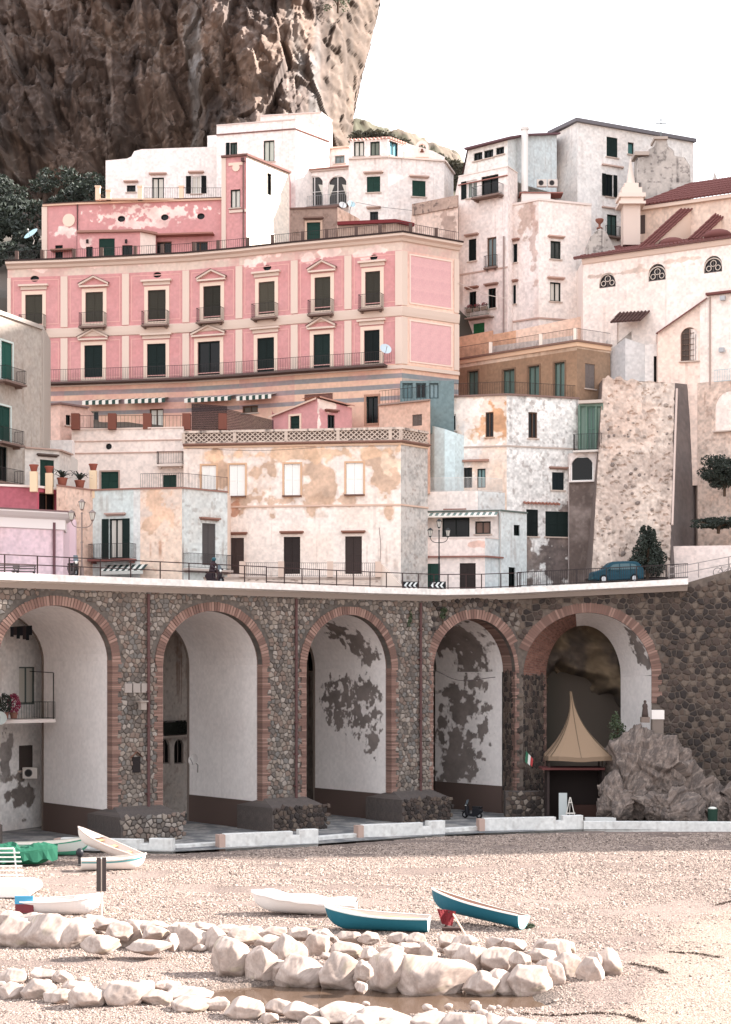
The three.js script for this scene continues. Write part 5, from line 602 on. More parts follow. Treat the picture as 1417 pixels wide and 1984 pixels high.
// ---------------------------------------------------------------- house with rough white side, terrace house below it
{
  const B = building({ name: 'corner_house', label: 'two sided house with stained peach front and rough white stone side', pts: [[833, 137.6], [982, 136], [1122, 138]], top: 764, ti: 1, bot: 16.3, back: 4, tex: { ...CR, c: [228, 210, 196], c2: [214, 184, 160] }, faces: { 0: { tex: { pp: [[905, 800, 30, 34, [232, 222, 214], .7], [962, 815, 20, 26, [196, 148, 112], .9], [935, 835, 16, 20, [198, 152, 118], .8], [915, 845, 12, 16, [204, 164, 132], .7], [880, 870, 60, 40, [232, 224, 218], .8]] }, win: [['d', 868, 803, 884, 835, { fc: C.white }], ['d', 941, 798.5, 956.6, 847, { fc: C.wood, sc: [180, 150, 130] }], ['d', 899, 906, 915, 945, { door: 1 }], ['g', 925, 908, 941, 945, { door: 1, pc: [120, 150, 150] }]] }, 1: { tex: { ...WD, c: [220, 217, 213], c2: [186, 182, 178], dirt: [116, 104, 98], streak: .5, spots: .6, grain: 2, pp: [[1080, 1080, 50, 60, [92, 80, 76], .9], [1030, 1090, 30, 34, [120, 108, 102], .8], [1018, 1060, 14, 24, [132, 118, 110], .9], [1100, 1010, 18, 50, [112, 98, 92], .8]] }, win: [['d', 1024, 798.5, 1041.6, 849, { fc: C.wood }], ['s', 1070, 915, 1093, 949.5, { c: [26, 38, 42], hood: 1, hc: [150, 120, 108] }], ['s', 1020, 987, 1043, 1039, { c: C.dgreen }], ['s', 1057, 991, 1104, 1040, { c: C.dgreen }]] } }, cor: [[-.08, .06, .16, [128, 104, 96]]], rail: { h: 1.05, skip: [] } });
  { const f = B.f[1], y = f.pt(1040, 868)[1]; part(B.g, 'string_course', sweep(B.line, rect(0, .08, y, y + .12)), mat([180, 164, 154])); const tg = new G(), u0 = f.uAt(1016), u1 = f.uAt(1080), v = f.pt(1045, 977)[1]; for (let u = u0; u < u1; u += .32) tg.bar([u, v + .12, 0], [u, v, .45], .1, 6); const t = part(B.g, 'tile_hood', tg.geo(f.M), mat([150, 104, 90])); t.userData.kind = 'stuff'; part(B.g, 'hood_slab', boxAt(B.f[0], B.f[0].uAt(898), B.f[0].uAt(948), B.f[0].pt(920, 895)[1], B.f[0].pt(920, 891)[1], 0, .4), mat([160, 124, 110])); }
  const V = building({ name: 'glazed_veranda', label: 'tall green framed glass veranda squeezed beside the great stone wall', cat: 'veranda', pts: [[1122, 137.2], [1169, 136.6]], top: 783, bot: 27.5, back: 2, tex: { c: [110, 130, 118] }, faces: { 0: { win: [['g', 1124, 787, 1135, 873, { fc: [86, 116, 102], pc: [104, 124, 112], single: 1, sill: 0 }], ['g', 1137, 787, 1154, 873, { fc: [86, 116, 102], pc: [84, 104, 96], sill: 0, bars: 1 }], ['g', 1156, 787, 1167, 873, { fc: [86, 116, 102], pc: [112, 130, 116], single: 1, sill: 0 }]] } }, cor: [[0, .25, .3, [190, 176, 166], 'roof_slab']] });
  balcony(V.g, V.f[0], -.3, V.f[0].L, WY(874, 136.9), .8, 1.3, { c: [200, 190, 182] });
  building({ name: 'arched_recess', label: 'white wall with rounded recess under the glass veranda', cat: 'wall', pts: [[1103, 137.0], [1158, 136.4]], top: 878, bot: 16.3, back: 2, tex: { ...W, c: [214, 202, 196], zp: [[932, 1300, [96, 82, 76]]], spots: .5, streak: .6 }, faces: { 0: { win: [['d', 1106, 884, 1150, 932, { arch: .9, single: 1, fc: C.white, pc: [166, 152, 146], sill: .3, sc: [216, 206, 200] }]] } } });
  const S2 = building({ name: 'terrace_block', label: 'white terrace block with white patterned railing and stone side', pts: [[820, 135.2], [926, 134.6], [985, 136.2]], top: 951, ti: 1, bot: 16.3, back: 3.5, tex: { ...W, c: [230, 222, 216] }, faces: { 1: { tex: { ...WD, c: [206, 208, 206] } } }, rail: { h: 1.1, c: [214, 212, 208], gap: .1 } });
  building({ name: 'curved_wall', label: 'pale blue curved terrace wall beside the stained peach house', cat: 'wall', pts: [[828, 137], [842, 136], [862, 135.5], [882, 135.9], [899, 136.8]], topY: WY(832, 136), bot: 20, back: 1.2, roof: 0, tex: { c: [200, 216, 218], c2: [184, 202, 206], am: .5, streak: .05 }, faces: { 0: { topPts: [[828, 825], [842, 826]] }, 1: { topPts: [[842, 826], [862, 831]] }, 2: { topPts: [[862, 831], [882, 838]] }, 3: { topPts: [[882, 838], [899, 844]] } } });
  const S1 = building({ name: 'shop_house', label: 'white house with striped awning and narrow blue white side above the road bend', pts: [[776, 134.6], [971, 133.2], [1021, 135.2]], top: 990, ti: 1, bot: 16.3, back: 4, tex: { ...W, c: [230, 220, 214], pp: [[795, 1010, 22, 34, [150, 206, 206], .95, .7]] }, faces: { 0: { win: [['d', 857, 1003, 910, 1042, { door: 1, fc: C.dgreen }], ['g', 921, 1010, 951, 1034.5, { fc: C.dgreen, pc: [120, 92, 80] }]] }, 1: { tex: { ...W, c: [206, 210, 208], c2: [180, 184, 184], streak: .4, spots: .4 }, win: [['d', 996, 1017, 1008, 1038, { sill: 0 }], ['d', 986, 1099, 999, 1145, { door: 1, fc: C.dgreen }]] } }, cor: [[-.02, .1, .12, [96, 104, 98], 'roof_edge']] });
  { const f = S1.f[0], u0 = f.uAt(818), u1 = f.uAt(966), v = f.pt(890, 993)[1], n = 26, ga = new G(), gb = new G(), a = sub(S1.g, 'awning'); for (let k = 0; k < n; k++) { const p = u0 + (u1 - u0) * k / n, q = u0 + (u1 - u0) * (k + 1) / n; (k & 1 ? ga : gb).quad([p, v, .02], [q, v, .02], [q, v - .35, 1.3], [p, v - .35, 1.3]); } part(a, 'green_stripes', ga.geo(f.M), mat([110, 128, 122])); part(a, 'white_stripes', gb.geo(f.M), mat([226, 222, 214])); part(a, 'front_bar', boxAt(f, u0, u1, v - .47, v - .36, 1.24, 1.34), mat([230, 224, 216])); part(S1.g, 'hood_slab', boxAt(f, f.uAt(860), f.uAt(904), f.pt(880, 988)[1], f.pt(880, 986)[1], 0, .3), mat([150, 110, 100])); part(S1.g, 'drainpipe', new G().bar([f.L - .1, 16.4, .1], [f.L - .1, S1.topY, .1], .07, 6).geo(f.M), mat([170, 172, 170])); }
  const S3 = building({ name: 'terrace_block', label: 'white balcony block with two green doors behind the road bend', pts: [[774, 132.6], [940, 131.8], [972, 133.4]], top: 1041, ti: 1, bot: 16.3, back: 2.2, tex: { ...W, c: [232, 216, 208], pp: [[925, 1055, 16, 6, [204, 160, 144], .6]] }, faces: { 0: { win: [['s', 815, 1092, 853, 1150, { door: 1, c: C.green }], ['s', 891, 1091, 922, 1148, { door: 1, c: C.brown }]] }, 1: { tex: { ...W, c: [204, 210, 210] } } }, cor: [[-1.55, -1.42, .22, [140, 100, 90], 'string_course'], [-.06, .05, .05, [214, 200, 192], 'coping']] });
}
// ---------------------------------------------------------------- house with the lattice parapet
{
  const win = { fc: [60, 56, 56], c: [240, 236, 230], sur: .14, surc: [206, 168, 138], sc: [110, 84, 76], sill: .3 }, br = { c: C.brown, door: 1, hood: 1, hc: [136, 96, 82] };
  const och = [190, 158, 134];
  const B = building({ name: 'lattice_house', label: 'wide house with peeling ochre upper floor and lattice parapet above the road', pts: [[356, 131.2], [777, 129], [829, 131.5]], top: 855, ti: 1, bot: 16.3, back: 7, tex: { ...CR, c: [234, 220, 210], c2: [220, 200, 186], spots: .1 }, faces: { 0: { tex: { pp: [[420, 925, 24, 40, och, .95, .8], [500, 925, 44, 52, och, .8, .7], [615, 925, 36, 48, och, .8, .7], [740, 925, 40, 56, och, .8, .7], [560, 880, 200, 14, [216, 180, 150], .8, .9], [650, 968, 60, 10, och, .7], [540, 970, 40, 10, och, .7], [755, 895, 14, 20, [222, 196, 172], .8], [457, 985, 8, 16, [176, 124, 98], .7]] }, win: [['w', 391, 902, 419, 949, win], ['w', 444.6, 900.5, 475, 961, win], ['w', 551, 899, 582, 960, win], ['w', 671, 897, 704, 958, win], ['s', 441, 1042, 473, 1112, br], ['s', 550, 1040, 582, 1112, br], ['s', 669, 1039, 701.5, 1112, br]] }, 1: { tex: { ...ST, c: [190, 184, 178], c2: [164, 156, 150], grain: 1.6 } } }, roof: 1, cor: [[-.26, -.12, .1, [214, 182, 156], 'moulding']] });
  const g = B.g, T = B.topY, f = B.f[0]; part(g, 'cornice', sweep(B.line, [[-.02, T - .115], [.2, T - .1], [.34, T], [.34, T + .08], [-.02, T + .08]]), mat([140, 108, 96])); { const y = f.pt(560, 981)[1]; part(g, 'string_course', sweep(B.line, rect(0, .09, y - .05, y + .08)), mat([206, 176, 158])); }
  const pt = plaster(16, 1.2, 0, { c: [206, 188, 174], c2: [150, 134, 124], dirt: [70, 62, 58], am: .9, streak: .8, spots: .9 }); pt.repeat.set(1 / 16, 1 / 1.2); const pm = new THREE.MeshStandardMaterial({ map: pt, roughness: .95, side: THREE.DoubleSide });
  part(g, 'parapet', sweep(B.line, rect(-.3, -.12, T + .08, T + 1.04)), mat([120, 104, 96])); part(g, 'parapet_rail', sweep(B.line, rect(-.32, .1, T + .9, T + 1.08)), pm); part(g, 'parapet_foot', sweep(B.line, rect(-.118, .1, T + .083, T + .2)), pm);
  for (let i = 0; i < 2; i++) { const l = B.f[i], lg = new G(), n = Math.round(l.L / .82); for (let k = 0; k < n; k++) { const a = l.L * k / n, b = l.L * (k + 1) / n, m = (a + b) / 2; lg.bar([a, T + .2, -.02], [b, T + .9, -.02], .055).bar([a, T + .9, -.03], [b, T + .2, -.03], .055); lg.bar([a, T + .55, -.02], [m, T + .9, -.02], .05).bar([m, T + .9, -.02], [b, T + .55, -.02], .05).bar([b, T + .55, -.02], [m, T + .2, -.02], .05).bar([m, T + .2, -.02], [a, T + .55, -.02], .05); if (k % 5 === 0) lg.box(a - .12, T + .2, -.1, a + .12, T + .9, .08); } part(g, 'lattice', lg.geo(l.M), mat([196, 178, 164], .95)); }
  // railed terrace before the ground floor
  const t = thing('terrace', 'railed terrace with stained low wall before the brown shuttered doors', 'terrace', arr(600, 1118, 127)); const tf = facade([352, 125.8], [738, 126.2]); part(t, 'wall', new G().quad([0, 16.3, 0], [tf.L, 16.3, 0], [tf.L, 17.95, 0], [0, 17.95, 0], [[0, 0], [1, 0], [1, 1], [0, 1]]).geo(tf.M), new THREE.MeshStandardMaterial({ map: plaster(tf.L, 5, 0, { ...CR, c: [216, 196, 182], streak: .9, spots: .7, dirt: [100, 74, 66] }), roughness: .95, side: THREE.DoubleSide })); part(t, 'floor', new G().box(0, 17.8, -3.4, tf.L, 17.95, .06).geo(tf.M), mat([170, 150, 138])); const rg = new G(), ln = tf.mini(tf.uAt(470), tf.L); railG(rg, ln[0], ln[1], 17.95, 1.05, .15); part(t, 'railing', rg.geo(), mat([70, 54, 52])); for (const px of [470, 545, 640, 733]) { const u = tf.uAt(px); part(t, 'post', boxAt(tf, u - .22, u + .22, 17.95, 19.1, -.22, .2), mat([206, 180, 164])); }
  const st = new G(), sf = facade([738, 126.3], [780, 126]); st.quad([0, 16.3, 0], [sf.L, 16.3, 0], [sf.L, 17.2, 0], [0, 19, 0]).quad([0, 19, 0], [sf.L, 17.2, 0], [sf.L, 17.2, -1.2], [0, 19, -1.2]); part(t, 'stair_wall', st.geo(sf.M), mat([222, 204, 190]));
}
// ---------------------------------------------------------------- white weathered houses on the left
{
  const A = building({ name: 'white_house', label: 'white house with round vent and green shutters below the striped ground floor', pts: [[139, 134.8], [356, 133.6]], top: 828, ti: 1, bot: 15, back: 4, tex: { ...W, c: [234, 218, 208], am: .3 }, faces: { 0: { win: [['d', 205, 859, 217, 871, { oval: 1, single: 1 }], ['s', 196, 914, 230, 950, { c: C.green, sur: .12, surc: [176, 150, 138] }], ['s', 316, 920, 342, 950, { c: C.green }]] } }, cor: [[-.05, .05, .08, [226, 206, 194], 'coping'], [-1.0, -.93, .07, [196, 164, 150], 'string_course'], [-1.95, -1.87, .08, [190, 158, 144], 'string_course']] });
  const a = A.f[0], lb = sub(A.g, 'balcony'), lu = a.uAt(308); balcony(lb, a, lu, a.L, a.pt(330, 901)[1], .6, 1.0, { c: [222, 208, 198] });
  const streaky = { ...WD, streak: .95, dirt: [150, 116, 98], c: [226, 204, 188] };
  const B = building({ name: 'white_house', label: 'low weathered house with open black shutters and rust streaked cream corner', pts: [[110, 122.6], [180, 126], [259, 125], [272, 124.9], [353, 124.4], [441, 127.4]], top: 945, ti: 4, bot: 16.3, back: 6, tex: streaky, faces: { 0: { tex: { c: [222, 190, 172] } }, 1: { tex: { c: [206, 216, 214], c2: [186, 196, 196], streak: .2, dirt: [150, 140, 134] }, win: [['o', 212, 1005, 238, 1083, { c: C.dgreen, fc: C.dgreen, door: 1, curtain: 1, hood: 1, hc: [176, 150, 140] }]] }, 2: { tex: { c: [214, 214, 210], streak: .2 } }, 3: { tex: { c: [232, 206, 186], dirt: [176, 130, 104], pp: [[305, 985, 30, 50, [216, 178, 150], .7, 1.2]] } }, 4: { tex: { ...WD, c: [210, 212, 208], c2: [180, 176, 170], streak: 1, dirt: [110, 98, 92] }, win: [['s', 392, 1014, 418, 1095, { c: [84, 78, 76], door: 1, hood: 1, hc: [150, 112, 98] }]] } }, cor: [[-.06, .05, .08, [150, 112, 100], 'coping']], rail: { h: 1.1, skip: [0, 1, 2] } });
  { const f = B.f[1], bu0 = f.uAt(182), bu1 = f.L + .2, v = f.pt(220, 1084)[1]; const bb = sub(B.g, 'balcony'); balcony(bb, f, bu0, bu1, v, .9, 1.1, { c: [128, 84, 78] }); const q = (u, v2, z) => f.w(u, v2, z).toArray();
    const aw = sub(B.g, 'awning'), ga = new G(), gb = new G(), u0 = f.uAt(205), u1 = f.uAt(288); for (let k = 0; k < 14; k++) { const p = u0 + (u1 - u0) * k / 14, r = u0 + (u1 - u0) * (k + 1) / 14; (k & 1 ? ga : gb).quad([p, v - .4, .05], [r, v - .4, .05], [r + .3, v - .95, 1.6], [p + .3, v - .95, 1.6]); } part(aw, 'green_stripes', ga.geo(f.M), mat([46, 62, 60])); part(aw, 'white_stripes', gb.geo(f.M), mat([206, 206, 198])); part(aw, 'valance', boxAt(f, u0 + .3, u1 + .3, v - 1.2, v - .96, 1.58, 1.61), mat([200, 200, 192])); }
  { const f = B.f[4], v = 18.9; const bb = sub(B.g, 'balcony'); balcony(bb, f, .1, f.L - .1, v - .4, .7, 1.1, { c: [186, 170, 160] }); }
  // potted palms, pillars with pots on the terrace
  const T = B.topY; for (const [px, D, l] of [[121, 123.8, 'potted dwarf palm on the terrace beside the green door'], [155, 125.4, 'potted dwarf palm on the terrace nearer the square pillar']]) { const x = WX(px, D), y = T + .05, z = -D, p = thing('potted_palm', l, 'palm', [x, y, z], 'potted palms on the terrace'); part(p, 'pot', new THREE.LatheGeometry([[0, 0], [.26, 0], [.36, .5], [.4, .52], [.4, .6], [0, .55]].map((q) => new THREE.Vector2(...q)), 14).translate(x, y, z), mat([150, 90, 74])); const fr = new G(); seed = px; for (let k = 0; k < 16; k++) { const w = k / 16 * 6.283, L = rnd(.8, 1.15), rise = rnd(.2, .7); let pp = [x, y + .6, z]; for (let j = 1; j <= 5; j++) { const t = j / 5, n = [x + Math.cos(w) * L * t, y + .6 + rise * Math.sin(t * 2.4), z + Math.sin(w) * L * t], s = .12 * (1 - t * .7), sx = -Math.sin(w) * s, sz = Math.cos(w) * s; fr.quad([pp[0] - sx, pp[1], pp[2] - sz], [pp[0] + sx, pp[1], pp[2] + sz], [n[0] + sx * .8, n[1], n[2] + sz * .8], [n[0] - sx * .8, n[1], n[2] - sz * .8]); pp = n; } } part(p, 'fronds', fr.geo(), LM[1]); }
  for (const [px, D, py, l] of [[181, 126.2, 912, 'cream pillar with terracotta pot at the terrace corner'], [66, 121.6, 914, 'white pillar with terracotta pot above the magenta wall'], [96, 123, 917, 'short white pillar with terracotta pot before the green door']]) { const x = WX(px, D), t = WY(py, D), p = thing('pillar', l, 'pillar', [x, T, -D], 'pillars with pots'); part(p, 'shaft', new G().box(x - .25, T - .6, -D - .25, x + .25, t, -D + .25).geo(), mat([226, 200, 168])); part(p, 'pot', new THREE.LatheGeometry([[0, 0], [.2, 0], [.3, .4], [.34, .42], [.34, .5], [0, .46]].map((q) => new THREE.Vector2(...q)), 12).translate(x, t + .003, -D), mat([150, 86, 72])); }
  // terrace with brick pillars and mesh screen above the round vent house
  const tr = thing('terrace_fence', 'brick pillars and dark mesh screen on the terrace under the striped awnings', 'fence', arr(300, 828, 134.2)); for (const px of [147, 218, 286, 362, 432]) { const c = P3(px, 830, 134.2); part(tr, 'pillar', new G().box(c.x - .32, c.y - .1, c.z - .3, c.x + .32, c.y + 1.15, c.z + .3).geo(), mat([120, 74, 62])); } const mg = new G(); railG(mg, [WX(147, 134.2), -134.2], [WX(372, 134), -134], A.topY, 1.0, .3); part(tr, 'railing', mg.geo(), mat(C.iron)); const sc = new G(); for (const [p, q, h0, h1, D] of [[372, 440, 2.1, 1.9, 134.5], [440, 530, 1.9, 1.0, 136]]) { const x0 = WX(p, D), x1 = WX(q, D), y = A.topY - .1; for (let k = 0; k <= 60; k++) { const t = k / 60; sc.bar([x0 + (x1 - x0) * t, y, -D], [x0 + (x1 - x0) * t, y + h0 + (h1 - h0) * t, -D], .022, 3); } for (let k = 0; k <= 14; k++) sc.bar([x0, y + h0 * k / 14, -D], [x1, y + h1 * k / 14, -D], .02, 3); } part(tr, 'mesh_screen', sc.geo(), mat([50, 40, 40]));
}
{
  const B = building({ name: 'low_pink_house', label: 'low pale pink house with white cornice beside the road', pts: [[-60, 113.6], [123, 117.2], [126, 120]], top: 994, ti: 1, bot: 16.3, back: 5, tex: { c: [222, 194, 199], c2: [212, 180, 186], am: .5, streak: .1, grain: .7 }, faces: {}, cor: [] });
  const T = B.topY; part(B.g, 'cornice', sweep(B.line, [[-.02, T - 1.2], [.12, T - 1.15], [.14, T - .5], [.4, T - .35], [.7, T - .1], [.7, T], [-.02, T]]), mat([232, 220, 216])); part(B.g, 'roof_edge', sweep(B.line, rect(-.2, .76, T + .004, T + .1)), mat([120, 92, 92])); const f = B.f[0]; part(B.g, 'drainpipe', new G().bar([f.uAt(104), 14, .14], [f.uAt(104), T - .7, .14], .1, 6).geo(f.M), mat([110, 78, 82]));
  building({ name: 'magenta_wall', label: 'deep pink wall with white coping behind the low pink house', cat: 'wall', pts: [[-60, 120.5], [72, 122.4], [112, 124]], topY: WY(944, 122), bot: 18, back: 2.5, tex: { c: [172, 96, 106], c2: [158, 86, 96], am: .5, streak: .2 }, faces: { 1: { tex: { c: [180, 86, 100] }, win: [['d', 76, 955, 108, 990, { fc: C.wood }]] } }, cor: [[0, .16, .14, [232, 216, 208], 'coping']] });
  building({ name: 'tan_house', label: 'tall tan grey house with green shutters at the left edge', pts: [[-60, 119], [81, 128], [94, 133]], topY: WY(630, 128), bot: 15, back: 1, tex: { c: [170, 160, 150], c2: [150, 140, 131], dirt: [108, 96, 88], am: .6, streak: .3, spots: .2 }, faces: { 0: { win: [['s', 2, 663, 24, 740, { c: [28, 62, 54], sur: .14, surc: [200, 210, 204], door: 1, bal: .6, bd: .8 }], ['s', -4, 787, 20, 858, { c: [28, 62, 54], sur: .14, surc: [200, 210, 204], door: 1, bal: .6, bd: .8 }], ['d', -4, 865, 15, 935, { door: 1, bal: .9, bd: .8 }]] } }, cor: [[-.35, -.05, .16, [168, 158, 150], 'cornice', 0, 2]] });
  building({ name: 'small_house', label: 'small pinkish house with flat roof between tan house and striped awnings', pts: [[75, 136.6], [117, 135.4], [170, 137.5]], top: 783, ti: 1, bot: 22, back: 3, tex: { ...CR, c: [212, 178, 164], c2: [196, 160, 146] }, faces: { 1: { win: [['d', 128, 804, 137, 824, { fc: C.dgreen }]] } }, cor: [[-.02, .12, .25, [120, 96, 92], 'roof_edge']] });
  building({ name: 'garden_house', label: 'small white house with green door behind the potted palms', pts: [[48, 125.8], [115, 127.4], [138, 130]], top: 873, ti: 1, bot: 18, back: 3, tex: { ...W, c: [206, 198, 190] }, faces: { 0: { win: [['s', 78, 891, 105, 945, { door: 1, c: C.green, hood: 1, hc: [90, 76, 70] }]] } }, cor: [[-.04, .08, .2, [170, 144, 132], 'roof_edge']] });
  building({ name: 'low_wall', label: 'plain white wall below the small pinkish flat roofed house', cat: 'wall', pts: [[78, 133.6], [140, 133.4]], top: 853, bot: 18, back: 1.5, tex: W });
  // pink shed
  const S = building({ name: 'pink_shed', label: 'small pink shed with gable roof above the lattice parapet', cat: 'shed', pts: [[527, 137], [615, 134.8], [682, 136.6]], topY: WY(790, 136), bot: 28, back: 2, tex: PK, roof: 0, faces: { 0: { topPts: [[527, 806], [612, 773], [615, 772]], tex: { zp: [[0, 2, C.pink]] }, win: [['s', 563, 806, 581, 836, { one: 1, sur: .16, surc: [222, 196, 176] }]] }, 1: { topPts: [[615, 772], [682, 790]], tex: { pp: [[634, 785, 20, 14, [236, 214, 200], 1, .8], [618, 810, 6, 40, [232, 212, 200], .9]] }, win: [['d', 635, 804, 649, 836, { fc: C.dgreen, hood: 1, hc: [130, 90, 80] }]] } } });
  { const e = (px, py, i) => S.f[i].pt(px, py), rg = new G(), f = S.f[0], f1 = S.f[1], a = e(523, 808, 0), b = e(616, 771, 0); rg.quad([a[0], a[1] + .02, .25], [b[0], b[1] + .02, .25], [b[0], b[1] + .02, -2.5], [a[0], a[1] + .02, -2.5]).quad([a[0], a[1] - .12, .25], [b[0], b[1] - .12, .25], [b[0], b[1] + .02, .25], [a[0], a[1] + .02, .25]); part(S.g, 'roof', rg.geo(f.M), mat([206, 176, 158])); const c = e(616, 771, 1), d = e(684, 789, 1); part(S.g, 'roof', new G().quad([c[0], c[1], .3], [d[0], d[1], .3], [d[0], d[1] + .12, .3], [c[0], c[1] + .12, .3]).quad([c[0], c[1] + .12, .3], [d[0], d[1] + .12, .3], [d[0], d[1] + .3, -2.5], [c[0], c[1] + .3, -2.5]).geo(f1.M), mat([176, 132, 116])); }
  building({ name: 'yard_wall', label: 'peach wall with small barred window right of the dark striped doorway', cat: 'wall', pts: [[735, 137], [834, 134.4]], top: 776, ti: 1, bot: 25, back: 3, tex: { ...CR, c: [216, 180, 160] }, faces: { 0: { win: [['s', 799, 803, 818, 825, { c: [130, 112, 104], sill: 0 }]] } }, cor: [[-.02, .1, .2, [150, 128, 118], 'coping']], rail: { h: 1.2, gap: .3 } });
  building({ name: 'glass_shed', label: 'teal glazed lean to below the palazzo end wall', cat: 'shed', pts: [[776, 136.4], [880, 136.2]], top: 738, bot: 30, back: 1.2, tex: { c: [110, 128, 130], c2: [90, 106, 108] }, faces: { 0: { win: [['g', 780, 742, 800, 772, { fc: [70, 86, 88], pc: [92, 116, 120], sill: 0 }], ['d', 806, 742, 826, 772, { fc: [70, 86, 88], sill: 0 }], ['g', 832, 742, 850, 772, { fc: [70, 86, 88], pc: [130, 150, 154], sill: 0 }]] } } });
}
// ---------------------------------------------------------------- houses seen through the arches
{
  const H1 = building({ name: 'arch_house', label: 'white peeling house with railed balcony behind the first arch', pts: [[-60, 112.5], [78, 119]], topY: 16.35, bot: 0, back: 2, tex: { ...W, c: [236, 231, 227], pp: [[10, 1465, 16, 40, [140, 132, 128], .9], [40, 1540, 34, 34, [128, 118, 112], 1], [20, 1450, 8, 30, [140, 132, 128], .9]] }, faces: { 0: { win: [['g', 37, 1292, 69, 1365, { door: 1, fc: [96, 104, 100], pc: [130, 136, 130], curtain: 1 }], ['s', 37, 1444, 65, 1492, { one: 1, c: [70, 62, 58] }]] } } });
  const hf = H1.f[0], fb = facade([-30, 110.5], [108, 114]), v = WY(1394, 113), bb = sub(H1.g, 'balcony'); part(bb, 'balcony_slab', boxAt(fb, 0, fb.L, v - .22, v, -3.2, 0), mat([226, 214, 208])); const rg = new G(), q = (u, z) => { const w = fb.w(u, 0, z); return [w.x, w.z]; }; railG(rg, q(0, -.05), q(fb.L, -.05), v, 1.15, .2); railG(rg, q(fb.L - .04, -.05), q(fb.L - .04, -3), v, 1.15, .2); part(bb, 'railing', rg.geo(), mat([54, 56, 52])); { const c = fb.w(fb.L - .1, v, -.1); part(bb, 'bracket', new G().bar([c.x, v, c.z], [c.x, v + 3.1, c.z], .05).bar([c.x, v + 3.1, c.z], [c.x - 1.6, v + 3.2, c.z], .04).geo(), mat([54, 50, 50])); }
  aircon(59, 1508, 116.8, 'air conditioner on the peeling wall inside the first arch', 1.2);
  for (const [px, py, D, c, l] of [[10, 1392, 110.6, 0, 'green leafy plant on the balcony at the far end of the first arch'], [27, 1392, 111.2, 1, 'magenta flowering plant on the balcony inside the first arch']]) { const p = P3(px, py, D), g = thing('potted_plant', l, 'plant', [p.x, p.y, p.z]); part(g, 'leaves', leafCloud([[p.x, p.y + .9, p.z, .45, .8, .3]], 500, .09, 70 + c), c ? leafM([140, 40, 72]) : LM[1]); part(g, 'pot', new THREE.CylinderGeometry(.26, .2, .4, 12).translate(p.x, p.y + .2, p.z), mat([120, 84, 72])); }
  const wl = thing('washing_line', 'dark clothes hanging on a line high inside the first arch', 'washing', arr(40, 1212, 113)); { const a = P3(2, 1216, 112), b = P3(62, 1212, 114.5); part(wl, 'line', new G().bar(a.toArray(), b.toArray(), .012, 4).geo(), mat([90, 90, 90])); for (let k = 0; k < 7; k++) { const t = .35 + k * .1, c = a.clone().lerp(b, t), h = rnd(.5, 1.1); part(wl, 'garment', new G().box(c.x - .1, c.y - h, c.z - .015, c.x + .12, c.y, c.z + .015).geo(), mat([[34, 34, 40], [60, 50, 50], [26, 30, 34]][k % 3])); } }
  const H2 = building({ name: 'lane_house', label: 'shadowed house with hedge balcony behind the second arch', pts: [[288, 126.5], [356, 130], [400, 132.5]], topY: 16.35, bot: 0, back: 3, tex: { ...WD, c: [196, 186, 178], c2: [170, 158, 150] }, faces: { 0: { win: [['d', 312, 1432, 330, 1480, { arch: .9, sill: 0, fc: [120, 110, 104] }], ['d', 338, 1432, 356, 1480, { arch: .6, sill: 0, fc: [120, 110, 104] }]] } } }); { const f = H2.f[0], v2 = f.pt(330, 1424)[1], b2 = sub(H2.g, 'balcony'); balcony(b2, f, .2, f.L + .6, v2, 1, 1.1, { c: [196, 182, 172] }); const c = f.w(1.6, v2 + .65, .9); part(b2, 'hedge', leafCloud([[c.x - .8, c.y, c.z, .9, .5, .25], [c.x + .7, c.y, c.z - .8, .9, .5, .25]], 900, .09, 41), LM[1]); part(b2, 'hedge', boxAt(f, .3, f.L + .5, v2 + .05, v2 + 1.0, .75, .85), mat([36, 44, 34])); }
  building({ name: 'lane_house', label: 'dark rubble house wall behind the third arch', pts: [[560, 132.2], [640, 137]], topY: 16.35, bot: 0, back: 3, tex: { ...ST }, faces: { 0: { win: [['d', 598, 1262, 612, 1300, {}]] } } });
  const H4 = building({ name: 'lane_house', label: 'dark wall at the back of the narrow arch by the scooter', cat: 'wall', pts: [[800, 136.5], [880, 138]], topY: 16.35, bot: 0, back: 2, tex: { ...ST } });
}
